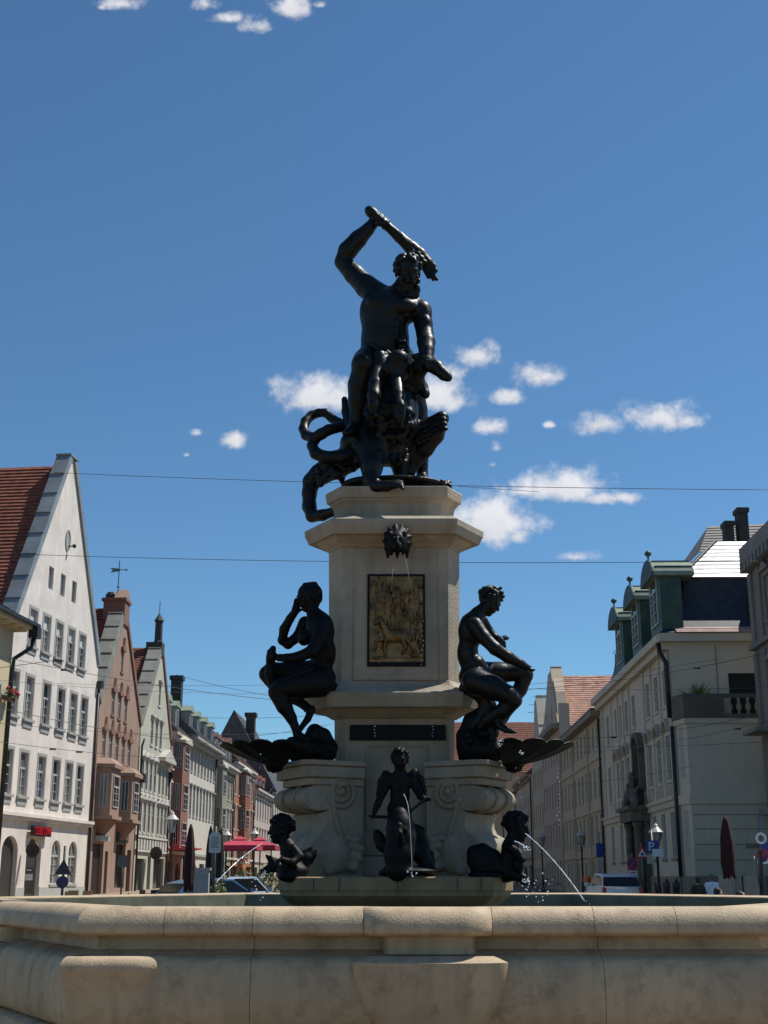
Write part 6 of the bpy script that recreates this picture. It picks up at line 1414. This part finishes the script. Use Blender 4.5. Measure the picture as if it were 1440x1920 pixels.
Y = 82; t = post(228, 46, 2.2, 'thin dark sign post on the pavement before the pink house', m=SBACK, r=.03); flat('sign_plate', [(-.16, -.2), (.16, -.2), (.16, .2), (-.16, .2)], -.05, mat('green_grey_plate', (.12,.13,.11), .6), t, 2.0, .012)
b = gpt(377, 40); t = thing('utility_cabinet', 'slim pale grey utility cabinet behind the cafe tables', 'cabinet', b); mb = MB(); mb.box(-.24, .24, -.15, .15, 0, 1.72); mb.build('body', mat('cabinet_grey', (.34,.34,.33), .6), t); mb = MB(); mb.box(-.28, .28, -.19, .19, 1.722, 1.8); mb.build('lid', mat('cabinet_grey', (.34,.34,.33), .6), t); mb = MB(); mb.box(-.20, .20, -.165, -.151, .1, 1.6); mb.build('door', mat('cabinet_door', (.30,.30,.29), .6), t)

# parasols
RP = mat('wine_red_canvas', (.030,.006,.005), .9, var=.2, scale=6); RO_ = mat('bright_red_canvas', (.42,.028,.06), .8, var=.08, scale=2, trans=0)
def closed_parasol(u, Y, top, bot, wpx, label, m):
    b = gpt(u, Y); t = thing('closed_parasol', label, 'parasol', b, group='closed parasols'); zt, zb_ = at(u, top, Y).z-b.z, at(u, bot, Y).z-b.z; W_ = wpx*depth(Y, 2)/2400/2
    mb = MB(); mb.tube([(0,0,0), (0,0,zt-.05)], .03, 8); mb.build('pole', POLE, t); n = 24; rs = []
    for i in range(13):
        f = i/12; z = zt+(zb_-zt)*f; w = W_*(.30+.75*min(1, f*2.2)**.8)*(1-.15*max(0, f-.8)/.2); w = W_*.18 if i == 0 else w
        rs.append([(w*(1+.22*math.cos(6*k*2*math.pi/n)*(f**.5)+.06*math.sin(3*k+i))*math.cos(2*math.pi*k/n), w*(1+.22*math.cos(6*k*2*math.pi/n)*(f**.5))*math.sin(2*math.pi*k/n), z-(.12 if (i == 12 and k % 4 < 2) else 0)) for k in range(n)])
    mb = MB(); mb.rings(rs); mb.build('canopy', m, t, smooth=True); mb = MB(); mb.lathe([(W_*1.12, zb_+(zt-zb_)*.30), (W_*1.15, zb_+(zt-zb_)*.33)], n=14); mb.build('strap', m, t)
closed_parasol(354, 33, 1545, 1664, 17, 'tall closed wine red parasol at the cafe', RP)
closed_parasol(392, 45, 1548, 1655, 13, 'dark closed parasol just beside the pale notice board', mat('black_canvas', (.012,.010,.010), .9))
closed_parasol(411, 48, 1551, 1650, 13, 'dark closed parasol on the far side of the pale notice board', mat('black_canvas', (.012,.010,.010), .9))
closed_parasol(1368, 30, 1530, 1638, 22, 'dark wine red closed parasol in front of the end wall of the corner building', RP)
def open_parasol(u, Y, top, edge, wpx, label, dpt):
    b = gpt(u, Y); t = thing('open_parasol', label, 'parasol', b, group='open red parasols'); zt, ze = at(u, top, Y).z-b.z, at(u, edge, Y).z-b.z; w = wpx*depth(Y, 3)/2400/2
    mb = MB(); mb.tube([(0,0,0), (0,0,zt)], .04, 8); mb.build('pole', POLE, t)
    c = [(-w, -dpt), (w, -dpt), (w, dpt), (-w, dpt)]; mb = MB(); mb.rings([[(x, y, ze) for x, y in c], [(x*.30, y*.30, zt-.12) for x, y in c]], caps=False); mb.quad(*[(x*.30, y*.30, zt-.12) for x, y in c]); mb.build('canopy', RO_, t)
    mb = MB(); mb.rings([[(x*.36, y*.36, zt-.09) for x, y in c], [(x*.05, y*.05, zt+.08) for x, y in c]]); mb.build('vent_cap', RO_, t)
    mb = MB()
    for i in range(4):
        p, q = c[i], c[(i+1) % 4]; mb.quad((p[0], p[1], ze), (q[0], q[1], ze), (q[0]*1.01, q[1]*1.01, ze-.22), (p[0]*1.01, p[1]*1.01, ze-.22))
    mb.build('valance', RO_, t)
open_parasol(448, 66, 1571, 1586, 74, 'open bright red parasol, the nearer one beside the iron lantern', 1.6); open_parasol(486, 71, 1572, 1586, 66, 'open bright red parasol, the one reaching behind the ragged haired merman', 1.7)

# cafe chairs and tables
CH = mat('dark_chair', (.02,.018,.017), .5, var=.2)
def chair(m, label, group):
    t = thing('cafe_chair', label, 'chair', group=group)
    mb = MB(); mb.box(-.21, .21, -.21, .21, .44, .47); mb.build('seat', m, t)
    mb = MB(); mb.box(-.20, .20, .17, .20, .55, .90); mb.build('backrest', m, t)
    for sx in (-1, 1):
        mb = MB(); mb.tube([(sx*.19, -.19, 0), (sx*.18, -.17, .44)], .014, 5); mb.build('leg', m, t); mb = MB(); mb.tube([(sx*.19, .23, 0), (sx*.19, .19, .46), (sx*.19, .185, .9)], .014, 5); mb.build('leg', m, t)
    return t
def table(m, label):
    t = thing('cafe_table', label, 'table', group='tables of the street cafe'); mb = MB(); mb.box(-.38, .38, -.38, .38, .71, .74); mb.build('tabletop', m, t)
    mb = MB(); mb.lathe([(.25, 0), (.25, .03), (.035, .06), (.03, .70)], n=10); mb.build('pedestal_leg', CH, t); return t
c0 = chair(CH, 'dark cafe chair among the tables of the street cafe', 'dark chairs of the street cafe'); t0 = table(mat('table_top', (.32,.31,.30), .5), 'square pale topped cafe table of the street cafe'); first = [1, 1]
rd = random.Random(12)
for k, (u, Y) in enumerate(((285, 48), (305, 46), (325, 45), (345, 47), (366, 46), (300, 54), (338, 53), (368, 55))):
    b = gpt(u, Y); o = t0 if k == 0 else dup(t0); o.location = b; where = ('nearest the pink house', 'second from the pink house', 'in the front row middle', 'by the wine red parasol', 'by the utility cabinet', 'nearest the sage house', 'before the red awning', 'behind the utility cabinet')[k]; o['label'] = 'pale topped cafe table '+where
    for j, a in enumerate((0, 90, 180, 270)):
        if (k+j) % 4 == 3: continue
        a += rd.uniform(-25, 25); cc_ = c0 if first[0] else dup(c0); first[0] = 0; cc_.location = b+Vector((math.sin(R(a))*.62, -math.cos(R(a))*.62, 0)) if False else b+Vector((-math.sin(R(a))*.62, math.cos(R(a))*.62, 0)); cc_.rotation_euler = (0, 0, R(a)); cc_['label'] = 'dark chair '+('facing away from the fountain', 'turned to the road', 'facing the fountain', 'turned to the houses')[j] +' at table '+where
wc = mat('bamboo_wood', (.36,.20,.09), .6); c1 = chair(wc, 'light wooden chair at the corner of the white gabled house', 'light wooden bistro chairs')
for k, (u, Y, a) in enumerate(((136, 44, 20), (145, 46, 160), (158, 45, -30))): o = c1 if k == 0 else dup(c1); o.location = gpt(u, Y); o.rotation_euler = (0, 0, R(a)); o['label'] = ('light wooden chair nearest the round dark blue sign', 'light wooden chair in the middle of three by the white gabled house', 'light wooden chair nearest the downpipe of the white gabled house')[k]

# bushes of the cafe
def bush(u, Y, w, h, label, seed, c):
    b = gpt(u, Y); t = thing('shrub', label, 'shrub', b); rd = random.Random(seed); mb = MB()
    for i in range(900):
        while True:
            p = Vector((rd.uniform(-1,1), rd.uniform(-1,1), rd.uniform(-1,1)))
            if p.length < 1: break
        k = .75+.35*math.sin(p.x*5+seed)*math.cos(p.z*4); c_ = Vector((p.x*w*k, p.y*w*.8*k, h*.5+p.z*h*.5*k)); a = Vector((rd.gauss(0,1), rd.gauss(0,1), rd.gauss(0,1))).normalized()*rd.uniform(.06,.13); q = a.orthogonal().normalized()*a.length*.45
        mb.quad(c_-a, c_+q, c_+a, c_-q)
    mb.build('foliage', c, t, kind='stuff'); mb = MB(); mb.box(-w*.8, w*.8, -w*.45, w*.45, 0, .5); mb.build('planter', mat('planter_dark', (.05,.045,.04), .8), t)
    mb = MB(); 
    for i in range(5): mb.tube([(rd.uniform(-.3,.3)*w, 0, .4), (rd.uniform(-.7,.7)*w, rd.uniform(-.4,.4)*w, h*.8)], .015, 4)
    mb.build('stems', mat('stem_brown', (.07,.05,.03), .8), t, kind='stuff')
LG, DG, YG = mat('shrub_leaf', (.075,.10,.03), .6, var=.35, scale=5), mat('dark_shrub_leaf', (.035,.06,.02), .6, var=.35, scale=5), mat('yellow_green_leaf', (.13,.14,.035), .6, var=.35, scale=5)
bush(404, 46, .55, 1.7, 'yellow green shrub beside the pale notice board', 1, YG); bush(438, 52, 1.1, 1.9, 'broad green shrub in a planter above the parked silver car', 2, LG); bush(470, 54, .9, 1.6, 'dark green shrub under the open red parasols', 3, DG); bush(493, 58, 1.0, 2.0, 'olive green shrub nearest the ragged haired merman', 4, YG)
bush(1190, 23, .28, .42, 'low flowering plant on the square beside the parked white car', 5, LG); bush(1150, 23.5, .35, .36, 'low leafy plant in front of the parked white car', 6, DG)

# cars
TYRE = mat('tyre_rubber', (.015,.015,.015), .8); RIM = mat('wheel_rim', (.35,.35,.35), .4, metal=.7); CGL = mat('car_glass', (.010,.012,.013), .12, var=.2, spec=.3); TL = mat('tail_light', (.35,.01,.01), .2); HL = mat('head_light', (.7,.7,.7), .15)
def car(label, col, loc, rz, h=1.5, L_=4.2, W_=1.76):
    t = thing('parked_car', label, 'car', loc, rz, 'cars parked along the street'); m = mat('car_paint_'+str(len(MATS)), col, .22, var=.03, spec=.6)
    hw = W_/2; rs = []   # stations along y: front -, rear +; (y, half width, bottom, shoulder height)
    for y, w, zb_, zs_ in ((-.5, .80, .35, .62), (-.46, .92, .24, .74), (-.36, .98, .20, .88), (-.18, 1.0, .20, .95), (.1, 1.0, .20, .97), (.32, 1.0, .20, .98), (.44, .97, .22, .99), (.49, .90, .28, .92), (.50, .86, .34, .80)):
        w *= hw; y *= L_; rs.append([(-w*.92, y, zb_), (-w, y, zb_+.12), (-w, y, zs_-.16), (-w*.93, y, zs_), (w*.93, y, zs_), (w, y, zs_-.16), (w, y, zb_+.12), (w*.92, y, zb_)])
    mb = MB(); mb.rings(rs); o = fixn(mb.build('body', m, t, smooth=True)); o.modifiers.new('split', 'EDGE_SPLIT').split_angle = R(42)
    cab = [(-.22, .90, .95), (-.05, .78, h), (.26, .76, h-.01), (.40, .80, h-.14), (.475, .88, .97)]     # y, half width at that height, height
    c = lambda i, sx, k=1.0: (sx*hw*cab[i][1]*k, cab[i][0]*L_, cab[i][2])
    mb = MB(); mb.quad(c(1,-1), c(1,1), c(2,1), c(2,-1)); mb.quad(c(2,-1), c(2,1), c(3,1), c(3,-1))
    for sx in (-1, 1): mb.quad(c(0,sx), c(1,sx), (sx*hw*.80, cab[1][0]*L_+.08, h-.04), (sx*hw*.90, cab[0][0]*L_+.1, .96)); mb.quad(c(3,sx), c(4,sx), (sx*hw*.90, cab[4][0]*L_-.14, .96), (sx*hw*.83, cab[3][0]*L_-.12, h-.2)); mb.quad(c(1,sx), c(2,sx), (sx*hw*.80, cab[2][0]*L_, h-.07), (sx*hw*.80, cab[1][0]*L_, h-.07))
    for sx in (-1, 1): mb.quad((sx*hw*.80, cab[2][0]*L_, h-.07), c(2,sx), c(3,sx), (sx*hw*.83, cab[3][0]*L_-.12, h-.2))
    mb.build('roof', m, t)
    mb = MB(); mb.quad(c(0,-1,.97), c(0,1,.97), c(1,1,.98), c(1,-1,.98)); mb.build('windscreen', CGL, t)
    mb = MB(); mb.quad(c(4,-1,.95), c(4,1,.95), c(3,1,.97), c(3,-1,.97)); mb.build('rear_window', CGL, t)
    for sx in (-1, 1):
        mb = MB(); mb.poly([(sx*hw*.895, cab[0][0]*L_+.1, .96), (sx*hw*.80, cab[1][0]*L_+.07, h-.06), (sx*hw*.795, cab[2][0]*L_, h-.07), (sx*hw*.825, cab[3][0]*L_-.12, h-.2), (sx*hw*.895, cab[4][0]*L_-.14, .96)]); mb.build('side_window', CGL, t)
        mb = MB(); mb.box(sx*hw*1.0-.02 if sx > 0 else sx*hw-.16, sx*hw+.16 if sx > 0 else sx*hw+.02, -.19*L_-.06, -.19*L_+.06, .96, 1.10); mb.build('wing_mirror', m, t)
        mb = MB(); mb.box(sx*hw*.86-.08, sx*hw*.86+.08, .485*L_, .502*L_, .62, .92); mb.build('tail_light', TL, t); mb = MB(); mb.box(sx*hw*.72-.16, sx*hw*.72+.16, -.503*L_, -.46*L_, .58, .72); mb.build('headlight', HL, t)
        for y in (-.31, .30):
            mb = MB(); mb.lathe([(.31, -.10), (.325, -.06), (.325, .06), (.31, .10)], n=20); w = mb.build('wheel', TYRE, t, loc=(sx*(hw-.10), y*L_, .325)); w.rotation_euler = (0, R(90), 0); mb = MB(); mb.lathe([(.20, -.105), (.20, .105)], n=16); mb.build('rim', RIM, w)
    mb = MB(); mb.box(-.26, .26, .502*L_, .508*L_, .45, .56); mb.build('number_plate', SWHITE, t); return t
car('white parked hatchback seen from behind before the shaded buildings', (.68,.68,.68), gpt(1147, 57), R(182), 1.46)
car('silver blue parked car showing its windscreen below the green shrubs', (.34,.40,.46), gpt(445, 49), R(150), 1.47)
car('steel blue parked car just before the silver blue one', (.05,.11,.20), gpt(408, 47), R(128), 1.40)
# rear faces the viewer: turn the white one
# bicycles
def bike(u, Y, rz, label):
    t = thing('bicycle', label, 'bicycle', gpt(u, Y), rz, 'bicycles leaning on the shaded pavement')
    for y in (-.52, .52):
        mb = MB(); mb.tube([(0, y+.33*math.cos(2*math.pi*k/18), .35+.33*math.sin(2*math.pi*k/18)) for k in range(19)], .02, 5); w = mb.build('wheel', TYRE, t)
        for k in range(6): mb = MB(); a = math.pi*k/6; mb.tube([(0, y+.32*math.cos(a), .35+.32*math.sin(a)), (0, y-.32*math.cos(a), .35-.32*math.sin(a))], .004, 3); mb.build('spoke', POLE, w)
    mb = MB()
    for a, b in (((0,-.52,.35), (0,-.36,.95)), ((0,-.38,.85), (0,.1,.33)), ((0,.1,.33), (0,.22,.9)), ((0,.2,.82), (0,-.36,.88)), ((0,.1,.33), (0,.52,.35)), ((0,.52,.35), (0,.2,.8))): mb.tube([a, b], .018, 5)
    mb.build('bicycle_frame', mat('bike_paint', (.30,.30,.30), .4), t, kind='stuff') if False else mb.build('bicycle_frame', mat('bike_paint', (.30,.30,.30), .4), t)
    mb = MB(); mb.tube([(-.28,-.30,1.05), (0,-.37,.98), (.28,-.30,1.05)], .014, 5); mb.build('handlebar', IRON, t); mb = MB(); mb.ball((0,.25,.95), .12, 7, (.7,1.1,.35)); mb.build('saddle', IRON, t)
bike(1032, 90, R(75), 'grey bicycle by the foot of the far street lantern'); bike(1012, 94, R(55), 'grey bicycle further along the shaded pavement')
# bollards, warning lamp, glass screens
for u, Y, lb in ((1250, 45, 'black iron bollard nearer to the parking sign'), (1268, 45, 'black iron bollard nearer to the two walking men')):
    t = thing('bollard', lb, 'bollard', gpt(u, Y), group='iron bollards at the corner'); mb = MB(); mb.lathe([(.14, 0), (.14, .15), (.10, .2), (.09, 1.0), (.12, 1.05), (.10, 1.2), (.02, 1.35)], n=12); mb.build('post', IRON, t, smooth=True)
t = thing('road_barrier', 'small orange lit road work barrier beside the white car', 'barrier', gpt(1101, 60)); mb = MB(); mb.box(-.05, .05, -.05, .05, 0, 1.0); mb.build('post', SWHITE, t); mb = MB(); mb.lathe([(.05, 1.0), (.17, 1.08), (.17, 1.3), (.05, 1.38)], n=14); mb.build('warning_lamp', mat('amber_lens', (.8,.12,.02), .3), t); mb = MB(); mb.box(-.16, .16, -.065, -.051, .35, .8); mb.build('striped_board', mat('barrier_red', (.6,.08,.06), .5), t)
GS = mat('grey_screen_glass', (.16,.18,.175), .12, var=.1, spec=.6)
for k, u in enumerate((1359, 1381, 1403)):
    t = thing('glass_screen', ('grey glass wind screen behind the seated heads', 'grey glass wind screen under the closed parasol', 'grey glass wind screen beside the white totem')[k], 'screen', gpt(u, 37), group='glass wind screens of the terrace'); mb = MB(); mb.box(-.15, .15, -.012, .012, .1, 1.48); mb.build('glass_panel', GS, t)
    for sx in (-1, 1): mb = MB(); mb.box(sx*.163-.012, sx*.163+.012, -.02, .02, 0, 1.5); mb.build('frame_post', POLE, t)
t = thing('totem', 'slim white and black totem beside the wind screens', 'totem', gpt(1417, 36)); mb = MB(); mb.lathe([(.09, 0), (.09, 1.2), (.05, 1.5), (.04, 1.75), (.02, 2.0)], n=12); mb.build('column', mat('totem_grey', (.22,.22,.21), .5), t, smooth=True); mb = MB(); mb.box(.125, .2, -.1, .1, 0, 2.15); mb.build('side_panel', IRON, t)

# people
def person(u, Y, top, label, shirt, trousers, hairc, rz=0, hgt=None, stride=.22, sleeve=True):
    b = gpt(u, Y); t = thing('person', label, 'person', b, rz); Hh_ = (at(u, top, Y).z-b.z) if hgt is None else hgt; k = Hh_/1.78; V3 = lambda x, y, z: np.array((x*k, y*k, z*k))
    sk = mat('skin', (.42,.26,.18), .6, var=.05)
    B_ = Sculpt(k=.03); B_.ell(V3(0, -.01, 1.66), np.array((.078,.098,.115))*k); B_.ell(V3(0, -.05, 1.60), np.array((.06,.06,.07))*k); B_.cap(V3(0, -.1, 1.65), V3(0, -.12, 1.62), .014*k, .018*k, .01); B_.cap(V3(0, .02, 1.45), V3(0, 0, 1.58), .062*k, .055*k)
    for sg in (-1, 1):
        B_.ell(V3(.08*sg, 0, 1.64), np.array((.015,.03,.035))*k, None, .01)
        B_.chain([V3(.20*sg, .02, 1.42), V3(.26*sg, .04, 1.15), V3(.27*sg, -.04*sg, .92), V3(.27*sg, -.06*sg, .82)], [.05*k, .042*k, .032*k, .035*k]); 
        for f in range(4): B_.cap(V3(.27*sg, -.07*sg+.02*(f-1.5), .80), V3(.265*sg, -.06*sg+.018*(f-1.5), .71), .011*k, .009*k, .008)
        B_.cap(V3(.26*sg, -.10*sg, .82), V3(.25*sg, -.12*sg, .75), .012*k, .010*k, .008)
        y = stride*sg; B_.chain([V3(.09*sg, 0, .90), V3(.10*sg, y*.4, .5), V3(.10*sg, y, .09)], [.085*k, .06*k, .04*k]); B_.cap(V3(.10*sg, y+.05, .05), V3(.10*sg, y-.16, .04), .04*k, .035*k)
    B_.chain([V3(0, .02, 1.35), V3(0, .01, 1.1), V3(0, 0, .95)], [.13*k, .12*k, .13*k]); body = B_.mesh('body', .02, sk, t)
    S_ = Sculpt(k=.04); S_.ell(V3(0, .02, 1.30), np.array((.215,.135,.20))*k); S_.ell(V3(0, .02, 1.08), np.array((.19,.13,.24))*k); S_.ell(V3(0, .02, 1.43), np.array((.19,.09,.07))*k)
    for sg in (-1, 1): S_.chain([V3(.19*sg, .02, 1.42), V3(.255*sg, .035, 1.20)]+([V3(.27*sg, 0, .98)] if sleeve else []), [.072*k, .066*k, .05*k][:3 if sleeve else 2])
    S_.mesh('shirt', .02, shirt, t)
    T_ = Sculpt(k=.04); T_.ell(V3(0, .01, .92), np.array((.18,.13,.13))*k)
    for sg in (-1, 1): y = stride*sg; T_.chain([V3(.09*sg, 0, .88), V3(.10*sg, y*.4, .5), V3(.10*sg, y, .12)], [.10*k, .08*k, .062*k])
    T_.mesh('trousers', .02, trousers, t)
    H_ = Sculpt(k=.02); H_.ell(V3(0, .025, 1.695), np.array((.088,.10,.095))*k); H_.ell(V3(0, .06, 1.63), np.array((.078,.06,.09))*k); H_.mesh('hair', .016, hairc, t)
    Sh = Sculpt(k=.02)
    for sg in (-1, 1): y = stride*sg; Sh.cap(V3(.10*sg, y+.05, .05), V3(.10*sg, y-.17, .045), .05*k, .045*k)
    Sh.mesh('shoes', .02, IRON, t) if False else None
    return t
HD = mat('dark_hair', (.02,.014,.01), .7); OLV = mat('dark_olive_shirt', (.035,.032,.022), .9); WSH = mat('white_shirt', (.70,.72,.76), .8, var=.04); NAV = mat('dark_trousers', (.02,.02,.025), .9); GRH = mat('grey_cap', (.12,.11,.10), .8); BRN = mat('brown_shirt', (.07,.045,.03), .9)
person(1308, 41, 1645, 'man in a dark olive shirt walking away beside the man in white', OLV, NAV, HD, R(180), sleeve=False)
person(1334, 42.5, 1639, 'man in a white shirt walking away from the fountain', WSH, NAV, GRH, R(175))
person(1345, 27, 1664, 'person with dark hair in a brown top just behind the basin rim', BRN, NAV, HD, R(120))
person(1387, 26, 1671, 'dark haired person barely showing above the basin rim at the right', OLV, NAV, HD, R(80))

# ------------------------------------------------------------------ overhead wires
def wire(a, b, sag, r, label, n=14, group='overhead tram wires', extra=None):
    A, B_ = at(*a), at(*b); mb = MB(); mb.tube([A.lerp(B_, i/n)-Vector((0,0,4*sag*(i/n)*(1-i/n))) for i in range(n+1)], r*.8, 5)
    if extra:
        for f in extra: q = A.lerp(B_, f)-Vector((0,0,4*sag*f*(1-f))); mb.tube([q-Vector((.12,0,.02)), q+Vector((.12,0,-.02))], r*3.2, 6)
    mb.build('overhead_wire', WIRE, smooth=True, label=label, category='wire', group=group)
wire((100, 886, 62), (1520, 919, 50), .18, .017, 'highest dark wire crossing behind the pedestal top block')
wire((860, 912, 52), (1010, 922, 51), .0, .012, 'short thin wire splitting off the highest wire beside the pedestal')
wire((-40, 1036, 60), (1520, 1051, 48), .25, .016, 'dark wire crossing the sky behind the lion mask')
wire((-40, 1222, 48), (830, 1330, 58), .5, .014, 'wire sloping from the yellowish house across the pink gable', extra=(.16,))
wire((-20, 1255, 44), (110, 1237, 43), .0, .014, 'short wire from the yellowish house to the insulator knot', extra=(1,)); wire((-40, 1318, 46), (700, 1400, 60), .6, .014, 'wire across the windows of the white gabled house and the pink house')
wire((-40, 1352, 46), (560, 1372, 64), .3, .010, 'thin wire across the middle windows of the white gabled house'); wire((-40, 1385, 46), (560, 1420, 64), .35, .012, 'lower wire across the white gabled house', extra=(.18, .25))
wire((-40, 1272, 46), (560, 1300, 64), .2, .009, 'faint wire across the upper windows of the white gabled house')
wire((100, 1281, 64), (560, 1283, 64), .1, .009, 'faint level wire in front of the pink and sage gables'); wire((330, 1265, 62), (620, 1318, 62), .2, .012, 'wire over the far grey roofs to the seated figure')
wire((360, 1345, 70), (620, 1340, 70), .1, .012, 'level wire beyond the shell bowl'); wire((420, 1385, 70), (620, 1358, 70), .1, .012, 'rising wire behind the feet of the seated figure')
wire((920, 1296, 60), (1520, 1205, 46), .35, .014, 'wire rising over the orange roof to the right margin', extra=(.70,)); wire((940, 1288, 60), (1345, 1236, 47), .1, .010, 'thin wire meeting the knot before the terrace')
wire((930, 1290, 62), (1520, 1287, 46), .1, .010, 'level thin wire across the corner building windows'); wire((1000, 1385, 62), (1520, 1318, 46), .4, .013, 'wire across the middle storey of the corner building', extra=(.35,)); wire((960, 1395, 62), (1520, 1385, 46), .2, .010, 'thin level wire before the arched hoods of the corner building')
wire((1000, 1415, 62), (1440, 1352, 46), .3, .010, 'thin rising wire below the terrace of the corner building', extra=(.9,)); wire((1050, 1473, 62), (1300, 1436, 52), .1, .010, 'lowest wire before the portal of the corner building')
# antenna on the far red roof
t = thing('roof_antenna', 'thin television antenna on the far dark red roof', 'antenna', at(1011, 1352, 210)); mb = MB(); mb.tube([(0,0,-1), (0,0,4.2)], .06, 5); mb.build('mast', WIRE, t)
for z, w in ((3.9, .9), (2.6, 1.6), (1.4, 1.8)): mb = MB(); mb.tube([(-w,0,z), (w,0,z+.15)], .05, 4); mb.build('antenna_arm', WIRE, t)
